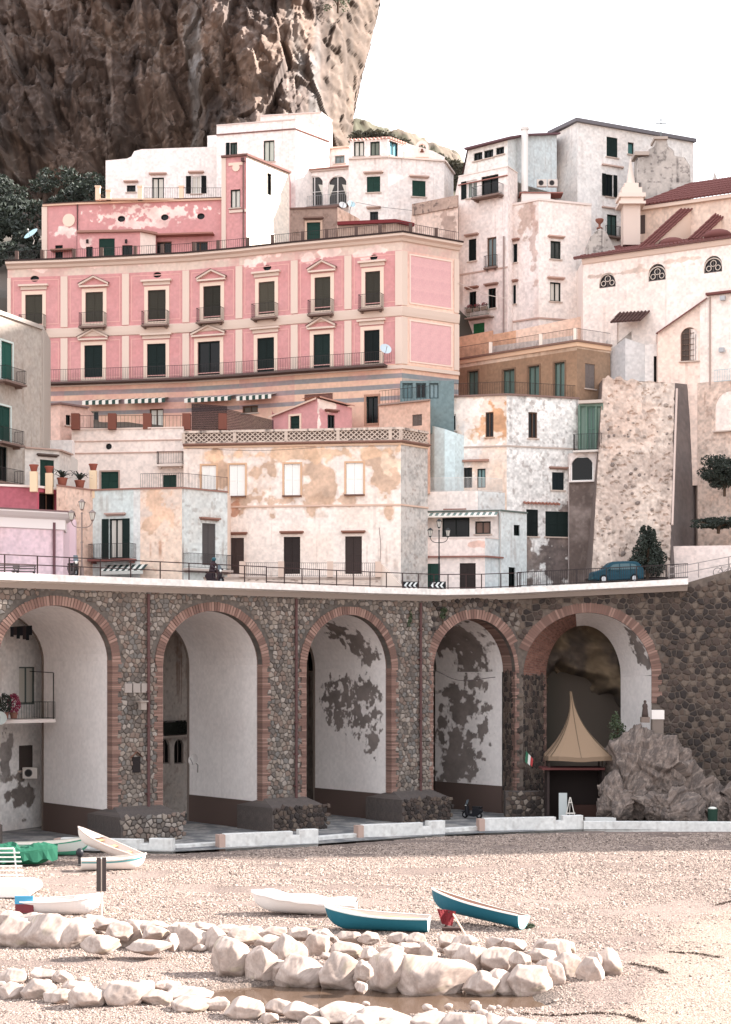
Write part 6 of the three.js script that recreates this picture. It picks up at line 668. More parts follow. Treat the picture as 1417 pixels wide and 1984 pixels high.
// ================================================================ great stone wall, rock outcrop, cave
{
  const TL = arr(1168, 735, 137.4), TR = arr(1308, 742, 136.4), BL = arr(1146, 1118, 132.6), BR = arr(1298, 1118, 131.8), lp = (a, b, t) => a.map((v, k) => v + (b[k] - v) * t);
  const g = thing('great_wall', 'high leaning cream stone wall pitted with dark holes above the teal car', 'wall', arr(1225, 1118, 133));
  const face = rockSheet(110, 260, (s, t) => { const p = lp(lp(BL, BR, s), lp(TL, TR, s), t), u = s * 6, v = t * 16; let n = (fbm(u * .8, v * .8, 4, 601) - .5) * .35 + (fbm(u * 4, v * 4, 3, 605) - .5) * .14; const hole = sm(.66, .72, fbm(u * 2.3, v * 2.8, 3, 611)); n -= hole * .14; p[2] += n; p[0] += s < .02 ? 0 : n * .2; if (t > .985) p[1] += (fbm(u * 2, 1, 2, 9) - .3) * .8 * (1 - s); return p; }, (X, Y, Z) => { let c = mix([196, 178, 165], [176, 157, 145], sm(.35, .65, fbm(X * .5, Y * .4, 4, 620))); c = mix(c, [200, 172, 155], .5 * sm(.55, .7, fbm(X * .35, Y * .3, 3, 624))); c = mix(c, [152, 136, 126], .6 * sm(.58, .7, fbm(X * 3, Y * 1.6, 3, 628))); return c.map((q) => q * (.86 + .28 * fbm(X * 5, Y * 5, 2, 632))); });
  part(g, 'face', face, rockMat);
  const st = [[138, 124, 116], [150, 136, 126], [122, 110, 104]].map((c) => mat(c, .95)); seed = 55; for (let k = 0; k < 70; k++) { const s = rnd(.05, .96), t = rnd(.08, .95), p = lp(lp(BL, BR, s), lp(TL, TR, s), t), r = rnd(.06, .15) * (rnd() < .12 ? 2 : 1), d = new THREE.DodecahedronGeometry(r, 0); d.scale(rnd(.8, 1.5), rnd(.7, 1.2), .5); d.rotateZ(rnd(3)); d.translate(p[0], p[1], p[2] + .02); part(g, 'stone', d, st[k % 3]); }
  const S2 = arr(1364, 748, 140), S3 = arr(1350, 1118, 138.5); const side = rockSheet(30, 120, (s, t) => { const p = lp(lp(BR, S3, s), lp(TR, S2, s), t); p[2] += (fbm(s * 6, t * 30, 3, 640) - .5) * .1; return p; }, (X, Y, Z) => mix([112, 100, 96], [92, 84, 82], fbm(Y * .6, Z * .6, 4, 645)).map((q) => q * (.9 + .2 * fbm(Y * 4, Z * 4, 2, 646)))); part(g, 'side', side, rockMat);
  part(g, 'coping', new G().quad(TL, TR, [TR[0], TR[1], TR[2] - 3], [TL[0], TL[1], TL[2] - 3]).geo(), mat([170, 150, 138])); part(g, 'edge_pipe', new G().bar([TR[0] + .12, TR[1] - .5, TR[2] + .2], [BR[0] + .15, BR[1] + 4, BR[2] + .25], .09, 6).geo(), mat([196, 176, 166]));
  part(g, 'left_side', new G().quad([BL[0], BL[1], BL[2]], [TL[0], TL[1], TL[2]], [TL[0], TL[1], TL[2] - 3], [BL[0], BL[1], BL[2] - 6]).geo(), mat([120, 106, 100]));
  building({ name: 'niche_house', label: 'rough cream wall with railed arched niche at the right edge', cat: 'wall', pts: [[1352, 137.6], [1500, 134.4]], top: 742, ti: 0, bot: 16, back: 4, tex: { ...CR, c: [214, 192, 178], spots: .6, streak: .5, grain: 2 }, faces: { 0: { win: [['g', 1386, 758, 1440, 834, { arch: 1.4, fc: [150, 140, 134], pc: [124, 112, 108], sill: .3, bars: 2 }]] } } });
  building({ name: 'road_wall', label: 'long white low wall at the roadside right of the dark shrub', cat: 'wall', pts: [[1296, 133.2], [1500, 131.5]], topY: WY(1058, 133), bot: 15, back: 1, tex: { ...W, c: [232, 214, 206] } });
}
guard('guard_rail', 'thin grey railing on the retaining wall beside the bicycle', [[1296, 127], [1335, 126.6], [1417, 126.2], [1500, 125.8]], [.7, .87, 1.45, 1.9], { step: 2.2, c: [150, 140, 136], out: -.2, rails: [.5, 1] });
// rocky cave behind the kiosk
{
  const g = thing('cave', 'dark rock cave behind the tent kiosk in the wide arch', 'cave', arr(1130, 1580, 133));
  part(g, 'rock_face', rockSheet(80, 110, (s, t) => { const a = -.2 + s * 3.5, x = WX(1130, 134) - Math.cos(a) * 4.6, y = -.3 + 15.5 * t; let z = -133 - Math.sin(a) * (9 - 7.2 * sm(.5, .74, t + (s - .5) * .3 + (fbm(s * 5, t * 6, 4, 720) - .5) * .4)); const n = (ridge(x * .5, y * .35, 4, 701) - .5) * 2; return [x + n * .4, y, z + n]; }, (X, Y, Z) => mix([120, 104, 84], [84, 74, 66], sm(.35, .65, fbm(X * .6, Y * .5, 4, 710))).map((q) => q * (.8 + .4 * fbm(X * 3, Y * 3, 3, 711)))), rockMat);
}
// ---------------------------------------------------------------- boulders
function boulderGeo(rx, ry, rz, sd, det = 13) {
  const g0 = mergeVertices((() => { const q = new THREE.IcosahedronGeometry(1, det); q.deleteAttribute('uv'); q.deleteAttribute('normal'); return q; })()), p = g0.attributes.position, pl = []; seed = sd * 7919 + 13; rnd(); for (let k = 0; k < 16; k++) { const y = 1 - (k + .5) / 8, w = k * 2.4 + rnd(-.5, .5), r = Math.sqrt(Math.max(0, 1 - y * y)), n = V3(r * Math.cos(w) + rnd(-.25, .25), y + rnd(-.25, .25), r * Math.sin(w) + rnd(-.25, .25)).normalize(); pl.push([n, rnd(.66, .96)]); }
  for (let i = 0; i < p.count; i++) { const d = V3().fromBufferAttribute(p, i).normalize(); let acc = 0; for (const [n, r] of pl) { const c = n.dot(d); if (c > .05) acc += Math.pow(c / r, 34); } let r = 1 / Math.pow(acc + .02, 1 / 34); r *= 1 + (fbm(d.x * 2 + sd, d.y * 2 + d.z * 3, 3, 800) - .5) * .12 + (fbm(d.x * 7 + sd, d.y * 7 + d.z * 6, 3, 810) - .5) * .07; p.setXYZ(i, d.x * r * rx, d.y * r * ry, d.z * r * rz); }
  g0.computeVertexNormals(); { const uv = []; for (let i = 0; i < p.count; i++) uv.push((p.getX(i) + p.getZ(i) * .6) / 2.5, (p.getY(i) + p.getZ(i) * .4) / 2.5); g0.setAttribute('uv', new THREE.Float32BufferAttribute(uv, 2)); } return g0;
}
const rockTex = [0, 1, 2].map((k) => new THREE.MeshStandardMaterial({ map: tex(256, 256, (x, y) => { let c = mix([170, 153, 143], [152, 135, 125], sm(.35, .7, fbm(x * 5, y * 5, 4, 820 + k * 9))); c = mix(c, [142, 130, 106], .4 * sm(.6, .72, fbm(x * 4 + 3, y * 4, 4, 823 + k))); c = mix(c, [140, 126, 118], .4 * sm(.62, .7, fbm(x * 9, y * 9, 3, 826 + k))); return c.map((q) => q * (.92 + .16 * fbm(x * 40, y * 40, 2, 829))); }), bumpMap: null, roughness: .95 }));
{
  // [centre column, top, bottom, width] read in the photograph, each turned into a place on the beach and a size in metres
  const upper = [[20, 1765, 1800, 44], [64, 1768, 1805, 58], [113, 1776, 1804, 46], [152, 1780, 1810, 46], [178, 1773, 1800, 42], [30, 1794, 1847, 84], [85, 1790, 1849, 106], [143, 1802, 1849, 74], [194, 1815, 1850, 68], [230, 1789, 1828, 52], [250, 1800, 1847, 54], [288, 1822, 1852, 76], [299, 1793, 1828, 50], [333, 1808, 1846, 26], [369, 1800, 1852, 58], [419, 1811, 1852, 48], [447, 1820, 1900, 80], [507, 1839, 1905, 64], [555, 1827, 1875, 66], [579, 1849, 1910, 80], [616, 1821, 1861, 48], [656, 1853, 1916, 86], [671, 1825, 1863, 70], [705, 1865, 1904, 38], [719, 1839, 1868, 40], [701, 1904, 1926, 24], [760, 1847, 1921, 94], [844, 1850, 1926, 130], [826, 1839, 1879, 44], [912, 1843, 1895, 56], [938, 1885, 1928, 68], [970, 1848, 1897, 64], [1027, 1872, 1928, 86], [1011, 1845, 1881, 36], [1099, 1863, 1906, 58], [1146, 1872, 1913, 56], [1084, 1834, 1879, 52], [1155, 1855, 1901, 42], [1182, 1852, 1900, 48], [525, 1815, 1845, 50], [760, 1830, 1862, 44], [795, 1828, 1856, 46], [885, 1832, 1862, 48], [1050, 1838, 1872, 46], [470, 1800, 1832, 60], [390, 1788, 1815, 50]];
  for (const q of [[600, 1866, 1908, 50], [712, 1868, 1914, 60], [800, 1870, 1920, 56], [890, 1872, 1918, 60], [975, 1878, 1924, 50], [1068, 1872, 1918, 56], [540, 1862, 1904, 52]]) upper.push(q);
  for (let px = 205; px < 1130; px += 47) upper.push([px + 9 * Math.sin(px), 1783 + (px - 205) * .045, 1806 + (px - 205) * .05, 50 + 10 * Math.sin(px * 2)]);
  const lower = [[22, 1874, 1904, 52], [18, 1897, 1930, 46], [67, 1894, 1933, 60], [82, 1877, 1901, 46], [111, 1908, 1939, 50], [147, 1896, 1930, 54], [172, 1905, 1949, 64], [239, 1897, 1948, 78], [215, 1899, 1936, 40], [304, 1914, 1946, 56], [360, 1908, 1940, 92], [365, 1926, 1957, 76], [421, 1916, 1948, 44], [474, 1917, 1963, 74], [318, 1896, 1914, 46], [543, 1920, 1953, 48], [588, 1922, 1964, 68], [665, 1929, 1969, 94], [737, 1938, 1977, 90], [765, 1956, 1992, 76], [840, 1938, 1990, 92], [905, 1942, 1992, 90], [1000, 1956, 1994, 72], [955, 1948, 1990, 60], [700, 1950, 1985, 60], [1060, 1968, 2000, 70], [610, 1950, 1975, 50], [275, 1892, 1918, 44], [120, 1884, 1906, 36], [520, 1945, 1968, 36]];
  for (const q of lower) if (q[0] > 420) { q[1] += 10; q[2] += 7; }
  const ord = (n) => ['first', 'second', 'third', 'fourth', 'fifth', 'sixth', 'seventh', 'eighth', 'ninth', 'tenth', 'eleventh', 'twelfth', 'thirteenth', 'fourteenth', 'fifteenth', 'sixteenth', 'seventeenth', 'eighteenth', 'nineteenth', 'twentieth', 'twenty first', 'twenty second', 'twenty third', 'twenty fourth', 'twenty fifth', 'twenty sixth', 'twenty seventh', 'twenty eighth', 'twenty ninth', 'thirtieth', 'thirty first', 'thirty second', 'thirty third', 'thirty fourth', 'thirty fifth', 'thirty sixth', 'thirty seventh', 'thirty eighth', 'thirty ninth', 'fortieth', 'forty first', 'forty second', 'forty third', 'forty fourth', 'forty fifth', 'forty sixth'][n] || 'last';
  const rows = [['front row of the breakwater', upper.filter((q) => q[2] - q[1] >= 40)], ['upper row of the breakwater', upper.filter((q) => q[2] - q[1] < 40)], ['row nearest the viewer', lower]];
  let n = 0; for (const [row, list] of rows) { list.sort((a, b) => a[0] - b[0]); list.forEach(([cx, t, b, w], i) => {
    const isFront = row[0] === 'f', back = row[0] === 'u', D = isFront ? GD(b, -.2) : GD(b + (back ? 14 : 2)) + (back ? .2 : 0), m = D / F, base = back ? WY(b, D) : 0, rx = w * m * .62, ry = (b - t) * m * (back ? .48 : isFront ? .66 : .56) + .05, rz = Math.max(.35, rx * .8), x = WX(cx, D), y = (back ? WY((t + b) / 2, D) : beachY(x, D) > -.2 ? ry * .5 + beachY(x, D) : ry * .55 - .3) , o = shadow(new THREE.Mesh(boulderGeo(rx, ry, rz, 1000 + n * 17), rockTex[n % 3])); o.name = numbered('boulder'); o.position.set(x, Math.min(y, ry + .9), -D - rz * (isFront ? .75 : .5)); n++; scene.add(o);
    const size = w > 78 ? 'large' : w > 50 ? 'medium' : 'small', flat = (b - t) / w < .55 ? 'flat ' : (b - t) / w > .85 ? 'tall ' : ''; tag(o, `${size} ${flat}boulder, ${ord(i)} from the left in the ${row}`, 'boulder', 'boulders of the breakwater lines'); }); }
  // packed fill between the rows
  seed = 91; const fill = []; const put = (px, py, w) => { const D = GD(py), m = D / F, r = w * m * .5; if (pool(WX(px, D), D) < 1.05) return; const g = boulderGeo(r, r * .7, r * .8, Math.floor(rnd(9999)), 2); g.translate(WX(px, D), rnd(0, .2), -D); fill.push(g); };
  for (let k = 0; k < 90; k++) { const px = rnd(190, 1180); put(px, 1812 + (px - 200) * .055 + rnd(-8, 24), rnd(14, 30)); } for (let k = 0; k < 60; k++) { const px = rnd(0, 1000); put(px, 1905 + px * .06 + rnd(-12, 16), rnd(12, 26)); }
  const fm = new THREE.Mesh(mergeGeometries(fill), rockTex[1]); fm.name = 'rubble_fill'; tag(fm, 'small pale rubble packed between the boulders', 'rubble'); fm.userData.kind = 'stuff'; scene.add(shadow(fm));
}
// outcrop under the big arch
{
  const spec = [[1262, 1392, 1588, 165, 122.2, 1], [1215, 1480, 1588, 90, 121.0, 2], [1325, 1465, 1590, 95, 122.5, 3], [1392, 1510, 1590, 80, 122.5, 4], [1300, 1520, 1592, 140, 119.6, 5], [1195, 1520, 1590, 70, 120.4, 6], [1440, 1510, 1590, 90, 122.4, 7]];
  const g = thing('rock_outcrop', 'rugged grey rock outcrop below the white vault beside the kiosk', 'rock', arr(1260, 1588, 121.5)), rm = new THREE.MeshStandardMaterial({ map: tex(512, 512, (x, y) => { let c = mix([116, 102, 94], [88, 78, 73], sm(.3, .7, fbm(x * 14, y * 10, 5, 840))); c = mix(c, [146, 131, 120], .6 * sm(.5, .75, fbm(x * 12 + 2, y * 9, 5, 845))); return c.map((q) => q * (.85 + .3 * fbm(x * 50, y * 50, 2, 848))); }), roughness: .97 });
  spec.forEach(([cx, t, b, w, D, k]) => { const m = D / F, rx = w * m * .55, ry = (b - t) * m * .62, rz = Math.max(1.2, rx * .7), q = boulderGeo(rx, ry, rz, 3000 + k * 31, 40), p = q.attributes.position; for (let i = 0; i < p.count; i++) { const x = p.getX(i), y = p.getY(i), z = p.getZ(i), n = facets(x * .5 + k * 3 + z * .3, y * .45 - z * .2, 850) * 1.2 + facets(x * 1.4 + z * .6, y * 1.1 + k, 858) * .4 + (fbm(x * 2.5 + z, y * 2.5 + k, 3, 855) - .5) * .5, l = Math.hypot(x, y, z); p.setXYZ(i, x * (1 + n / l * .55), y * (1 + n / l * .55), z * (1 + n / l * .55)); } q.computeVertexNormals(); q.translate(WX(cx, D), WY(b, D) + ry * .62, -D - rz * .3); part(g, 'rock', q, rm); });
}
// ================================================================ kiosk, vehicles, lamps, signs, boats
const lathe = (pts, n = 16) => new THREE.LatheGeometry(pts.map((q) => new THREE.Vector2(...q)), n);
// tent kiosk
{
  const D = 124.2, x = WX(1120, D), yb = WY(1466, D), yt = WY(1340, D), px = WX(1106, D), g = thing('tent_kiosk', 'beige pointed tent kiosk with dark shop front in the wide arch', 'kiosk', [x, .1, -D]);
  const n = 26, k = 16, pos = new G(), P = (i, j) => { const t = j / k, w = i / n * 6.2832, s = Math.pow(1 - t, 2.1), sq = 1 / Math.max(Math.abs(Math.cos(w)), Math.abs(Math.sin(w))), r = 2.35 * (.035 + .965 * s) * Math.min(sq, 1.32); return [px * t + x * (1 - t) + r * Math.cos(w), yb + (yt - yb) * t - .12 * s * Math.abs(Math.sin(w * 2)) * -1, -D + r * .85 * Math.sin(w)]; };
  for (let j = 0; j < k; j++) for (let i = 0; i < n; i++) pos.quad(P(i, j), P(i + 1, j), P(i + 1, j + 1), P(i, j + 1)); part(g, 'canvas', pos.geo(), mat([134, 112, 92], .95)); const v = new G(); for (let i = 0; i < n; i++) { const a = P(i, 0), b = P(i + 1, 0); v.quad([a[0], a[1] - .32, a[2]], [b[0], b[1] - .32, b[2]], b, a); } part(g, 'valance', v.geo(), mat([126, 106, 88], .95));
  for (let i = 0; i < 8; i++) { const q = new G(); for (let j = 0; j < k; j++) { const a = P(i * n / 8, j), b = P(i * n / 8, j + 1); q.bar([a[0], a[1] + .01, a[2]], [b[0], b[1] + .01, b[2]], .028, 4); } part(g, 'seam', q.geo(), mat([88, 76, 62], .95)); }
  const y2 = WY(1490, D); part(g, 'shelf_roof', new G().box(x - 2.75, y2, -D - 1.2, x + 1.8, y2 + .16, -D + 1.3).geo(), mat([92, 52, 50])); part(g, 'back_wall', new G().box(x - 2.2, .1, -D - 1.3, x + 1.7, y2 - .01, -D - 1.15).geo(), mat([40, 32, 30])); for (const dx of [-2.25, 1.72]) part(g, 'side_wall', new G().box(x + dx - .08, .1, -D - 1.14, x + dx + .08, y2 - .005, -D + .9).geo(), mat([56, 46, 44])); for (const [dx, z] of [[-2.2, .95], [1.65, .95], [-2.2, -.9], [1.65, -.9]]) part(g, 'post', new G().box(x + dx - .06, y2 + .17, -D + z - .06, x + dx + .06, yb - .02, -D + z + .06).geo(), mat([60, 50, 46])); part(g, 'counter', new G().box(x - .3, .1, -D - .9, x + 1.5, 1.2, -D - .3).geo(), mat([64, 44, 38]));
  const wp = thing('display_board', 'upright white panel standing in the kiosk doorway', 'panel', [WX(1090, D - .6), .1, -D + .6]); { const a = WX(1083, D - .6), b = WX(1099, D - .6); part(wp, 'board', new G().box(a, .16, -D + .56, b, 2.15, -D + .62).geo(), mat([196, 200, 198])); part(wp, 'foot', new G().box(a - .04, .12, -D + .4, b + .04, .158, -D + .8).geo(), mat([140, 140, 140])); }
  const es = thing('easel', 'white wooden easel in front of the kiosk', 'easel', [WX(1105, D - 1.4), .1, -D + 1.4]); { const c = WX(1105, D - 1.4), z = -D + 1.4; part(es, 'leg', new G().bar([c - .4, .12, z + .2], [c - .03, 1.9, z], .035).geo(), mat([226, 218, 208])); part(es, 'leg', new G().bar([c + .4, .12, z + .2], [c + .03, 1.9, z], .035).geo(), mat([226, 218, 208])); part(es, 'leg', new G().bar([c, .12, z - .5], [c, 1.85, z - .02], .035).geo(), mat([216, 208, 198])); part(es, 'shelf', new G().box(c - .33, .72, z + .1, c + .33, .8, z + .28).geo(), mat([226, 218, 208])); part(es, 'crosspiece', new G().box(c - .14, 1.5, z + .02, c + .14, 1.56, z + .1).geo(), mat([226, 218, 208])); }
  const fg = thing('flag', 'small tricolour flag on the pier beside the kiosk', 'flag', arr(1018, 1480, 127.6)); { const c = P3(1019, 1478, 127.4); part(fg, 'pole', new G().bar([c.x, c.y - .3, c.z], [c.x + .05, c.y + 1.2, c.z + .2], .02).geo(), mat([120, 110, 100])); [[60, 110, 84], [226, 222, 214], [176, 66, 66]].forEach((q, i) => part(fg, 'stripe', new G().quad([c.x + i * .18, c.y + .9 - i * .2, c.z + .2], [c.x + .18 + i * .18, c.y + .7 - i * .2, c.z + .22], [c.x + .1 + i * .18, c.y - .1 - i * .1, c.z + .22], [c.x - .08 + i * .18, c.y + .1 - i * .1, c.z + .2]).geo(), mat(q))); }
  const stt = thing('statue', 'small dark standing statue on top of the rock outcrop', 'statue', arr(1250, 1388, 121.5)); { const c = P3(1250, 1389, 121.5); part(stt, 'figure', lathe([[0, 0], [.24, 0], [.22, .3], [.17, .6], [.2, .78], [.15, .92], [.07, .97], [.1, 1.05], [.1, 1.13], [.05, 1.2], [0, 1.21]], 14).translate(c.x, c.y, c.z), mat([74, 62, 58])); part(stt, 'base', new G().box(c.x - .3, c.y - .4, c.z - .3, c.x + .3, c.y - .003, c.z + .3).geo(), mat([120, 106, 98])); }
  const wb = thing('white_block', 'small white block beside the statue on the rock', 'block', arr(1273, 1392, 123)); { const c = P3(1274, 1392, 123); part(wb, 'box', new G().box(c.x - .45, c.y - .05, c.z - .6, c.x + .45, c.y + .6, c.z + .3).geo(), mat([230, 222, 216])); part(wb, 'base', new G().box(c.x - .4, c.y - 2.2, c.z - .55, c.x + .4, c.y - .053, c.z + .25).geo(), mat([122, 110, 102])); }
  const bin = thing('litter_bin', 'dark green litter bin with pale bag at the foot of the rocks', 'bin', [WX(1381, 118.6), .1, -118.6]); { const c = WX(1381, 118.6); part(bin, 'body', new THREE.CylinderGeometry(.36, .3, 1.3, 10).translate(c, .75, -118.6), mat([36, 58, 48])); part(bin, 'bag', new THREE.SphereGeometry(.3, 10, 6).scale(1, .4, 1).translate(c, 1.43, -118.6), mat([210, 208, 200])); }
  const blk = thing('concrete_bench', 'low white concrete block bench before the kiosk', 'bench', [WX(1162, 119.6), .1, -119.6]); part(blk, 'block', new G().box(WX(1134, 119.6), .13, -120, WX(1193, 119.6), .7, -119.4).geo(), mat([206, 204, 200]));
}
// scooters
function scooter(x, y, z, turn, label, c) {
  const g = thing('scooter', label, 'scooter', [x, y, z]); g.rotation.y = turn; g.org = V3(0, 0, 0); const dk = mat([30, 30, 32], .5), bd = mat(c, .35);
  for (const u of [-.62, .62]) { const w = part(g, 'wheel', new THREE.TorusGeometry(.2, .065, 8, 20).translate(u, .27, 0), mat([26, 26, 28], .8)); part(w, 'hub', new THREE.CylinderGeometry(.12, .12, .08, 12).rotateX(Math.PI / 2).translate(u, .27, 0), mat([150, 150, 152], .4)); }
  const sh = new THREE.Shape(); sh.moveTo(-.85, .62); sh.quadraticCurveTo(-.7, .86, -.15, .74); sh.lineTo(-.1, .36); sh.lineTo(.3, .32); sh.lineTo(.44, .9); sh.lineTo(.52, .9); sh.lineTo(.5, .26); sh.lineTo(-.2, .2); sh.quadraticCurveTo(-.7, .3, -.85, .62); part(g, 'body', new THREE.ExtrudeGeometry(sh, { depth: .26, bevelEnabled: true, bevelSize: .04, bevelThickness: .04, bevelSegments: 2 }).translate(0, 0, -.13), bd);
  part(g, 'seat', new G().box(-.82, .8, -.15, -.1, .92, .15).geo(), dk); part(g, 'handlebar', new G().bar([.44, 1.02, -.34], [.44, 1.02, .34], .025, 6).bar([.47, .9, 0], [.43, 1.03, 0], .05, 6).bar([.5, .85, 0], [.62, .27, 0], .04, 6).geo(), dk); part(g, 'mudguard', new G().box(.45, .46, -.1, .85, .52, .1).geo(), bd); part(g, 'headlight', new THREE.SphereGeometry(.1, 10, 8).translate(.54, .92, 0), mat([226, 224, 216], .2)); part(g, 'windscreen', new G().quad([.5, 1.0, -.18], [.5, 1.0, .18], [.38, 1.38, .14], [.38, 1.38, -.14]).geo(), mat([96, 104, 110], .2)); return g;
}
scooter(WX(915, 125.4), .13, -125.4, 2.5, 'black scooter parked under the narrow arch with peeling plaster', [34, 34, 38]);
// a rider on the road: one continuous body
async function bodyMesh(bones, cell, pad = .25) {
  let lo = V3(9, 9, 9), hi = V3(-9, -9, -9); for (const [a, b] of bones) for (const p of [a, b]) { lo.min(V3(...p)); hi.max(V3(...p)); } const c = lo.clone().add(hi).multiplyScalar(.5), half = Math.max(hi.x - lo.x, hi.y - lo.y, hi.z - lo.z) / 2 + pad, N = Math.ceil(2 * half / cell);
  const mc = new MarchingCubes(N, new THREE.MeshBasicMaterial(), false, false, 200000); mc.isolation = 0; const d2 = (p, a, b, ra, rb) => { const ab = [b[0] - a[0], b[1] - a[1], b[2] - a[2]], ap = [p[0] - a[0], p[1] - a[1], p[2] - a[2]], t = Math.max(0, Math.min(1, (ab[0] * ap[0] + ab[1] * ap[1] + ab[2] * ap[2]) / (ab[0] ** 2 + ab[1] ** 2 + ab[2] ** 2 + 1e-9))); return Math.hypot(ap[0] - ab[0] * t, ap[1] - ab[1] * t, ap[2] - ab[2] * t) - (ra + (rb - ra) * t); };
  for (let k = 0; k < N; k++) for (let j = 0; j < N; j++) for (let i = 0; i < N; i++) { const p = [c.x + (i / N * 2 - 1) * half, c.y + (j / N * 2 - 1) * half, c.z + (k / N * 2 - 1) * half]; let s = 0; for (const [a, b, ra, rb] of bones) s += Math.exp(-d2(p, a, b, ra, rb) * 34); mc.field[k * N * N + j * N + i] = Math.log(s + 1e-30) / 34; }
  mc.update(); const n = mc.count * 1, g = new THREE.BufferGeometry(); g.setAttribute('position', new THREE.Float32BufferAttribute(mc.positionArray.slice(0, n * 3).map((v) => v), 3)); g.scale(half, half, half); g.translate(c.x, c.y, c.z); g.computeVertexNormals(); return g;
}
{
  const D = 116.5, x = WX(417, D), s = scooter(x, 16.9, -D, -.75, 'dark scooter ridden along the road above the second arch', [44, 34, 38]);
  const p = thing('person', 'person in dark clothes and teal helmet riding a scooter on the road', 'person', [x, 16.9, -D]); p.rotation.y = -.75; p.org = V3(0, 0, 0); const B = [];
  B.push([[-.35, 1.0, 0], [-.2, 1.42, 0], .17, .19], [[-.2, 1.45, 0], [-.15, 1.56, 0], .08, .07], [[-.13, 1.66, 0], [-.12, 1.74, 0], .1, .1]); for (const z of [-1, 1]) B.push([[-.33, .98, z * .1], [.1, .92, z * .2], .1, .08], [[.1, .92, z * .2], [.1, .5, z * .18], .075, .05], [[.1, .46, z * .18], [.24, .44, z * .18], .05, .04], [[-.2, 1.44, z * .2], [.08, 1.2, z * .3], .07, .055], [[.08, 1.2, z * .3], [.42, 1.06, z * .3], .05, .035], [[.42, 1.05, z * .3], [.47, 1.02, z * .28], .035, .03]);
  part(p, 'body', await bodyMesh(B, .03), mat([58, 46, 50], .9)); part(p, 'helmet', new THREE.SphereGeometry(.15, 16, 12).scale(1.1, 1, .95).translate(-.12, 1.74, 0), mat([44, 84, 92], .3)); part(p, 'visor', new THREE.SphereGeometry(.13, 12, 8, -.9, 1.8, 1.1, .7).translate(-.07, 1.73, 0), mat([40, 44, 50], .15));
}
scooter(WX(143, 107.4), 16.9, -107.4, -1.1, 'dark scooter parked beside the lamp post by the pink house', [60, 54, 52]);
// teal car
{
  const D = 128.3, xc = WX(1195, D), y = 17.62, g = thing('car', 'small teal hatchback parked on the rising road under the stone wall', 'car', [xc, y, -D]); g.org = V3(0, 0, 0); g.rotation.z = .03; g.rotation.y = .12;
  const sh = new THREE.Shape(), q = [[-1.85, .38], [-1.86, .62], [-1.78, .78], [-1.1, .98], [-.55, 1.42], [-.2, 1.5], [1.0, 1.5], [1.5, 1.4], [1.82, .95], [1.86, .6], [1.82, .34]]; sh.moveTo(...q[0]); sh.splineThru(q.slice(1).map((p) => new THREE.Vector2(...p))); sh.lineTo(1.55, .3); sh.absarc(1.18, .3, .36, 0, Math.PI, false); sh.lineTo(-.82, .26); sh.absarc(-1.18, .3, .36, 0, Math.PI, false); sh.lineTo(-1.85, .38);
  const body = new THREE.ExtrudeGeometry(sh, { depth: 1.3, bevelEnabled: true, bevelSize: .1, bevelThickness: .14, bevelSegments: 4, curveSegments: 14 }).translate(0, 0, -.65); { const p = body.attributes.position; for (let i = 0; i < p.count; i++) { const yy = p.getY(i); if (yy > .9) p.setZ(i, p.getZ(i) * (1 - (yy - .9) * .24)); } body.computeVertexNormals(); } part(g, 'body', body, new THREE.MeshPhysicalMaterial({ color: rgb([14, 58, 72]), roughness: .4, specularIntensity: .4, side: THREE.DoubleSide }));
  const gl = mat([70, 92, 98], .15), win = (p) => { const s2 = new THREE.Shape(p.map((a) => new THREE.Vector2(...a))), e = new THREE.ExtrudeGeometry(s2, { depth: .02, bevelEnabled: false }).translate(0, 0, .775), a = e.attributes.position; for (let i = 0; i < a.count; i++) { const yy = a.getY(i); a.setZ(i, a.getZ(i) * (1 - Math.max(0, yy - .9) * .24) + .01); } e.computeVertexNormals(); return e; };
  part(g, 'window', win([[-.92, .98], [-.42, 1.36], [.02, 1.42], [.02, .98]]), gl); part(g, 'window', win([[.1, .98], [.1, 1.42], [.85, 1.42], [.85, .98]]), gl); part(g, 'window', win([[.93, .98], [.93, 1.4], [1.3, 1.34], [1.5, 1.0]]), gl);
  for (const u of [-1.18, 1.18]) for (const z of [.7, -.7]) { const w = part(g, 'wheel', new THREE.TorusGeometry(.22, .085, 10, 24).translate(u, .3, z), mat([28, 28, 30], .9)); part(w, 'rim', new THREE.CylinderGeometry(.2, .2, .1, 18).rotateX(Math.PI / 2).translate(u, .3, z + Math.sign(z) * .03), mat([190, 190, 192], .35)); }
  part(g, 'headlight', new THREE.SphereGeometry(.16, 10, 8).scale(.6, .6, 1).translate(-1.78, .72, .55), mat([220, 222, 222], .15)); part(g, 'tail_light', new THREE.SphereGeometry(.14, 10, 8).scale(.5, 1, .8).translate(1.84, .85, .6), mat([130, 30, 30], .25)); part(g, 'bumper', new G().box(-2.0, .3, -.7, -1.84, .5, .7).geo(), mat([26, 74, 84], .5)); part(g, 'door_line', new G().box(.05, .35, .792, .07, .97, .797).box(.88, .4, .792, .9, .97, .797).box(-.75, .35, .792, -.73, .97, .797).geo(), mat([14, 44, 52])); part(g, 'door_handle', new G().box(-.2, .82, .79, .0, .87, .82).geo(), mat([20, 60, 70])); part(g, 'wing_mirror', new THREE.SphereGeometry(.1, 8, 6).scale(1, .8, 1).translate(-.72, 1.02, .88), mat([26, 74, 84], .4));
}
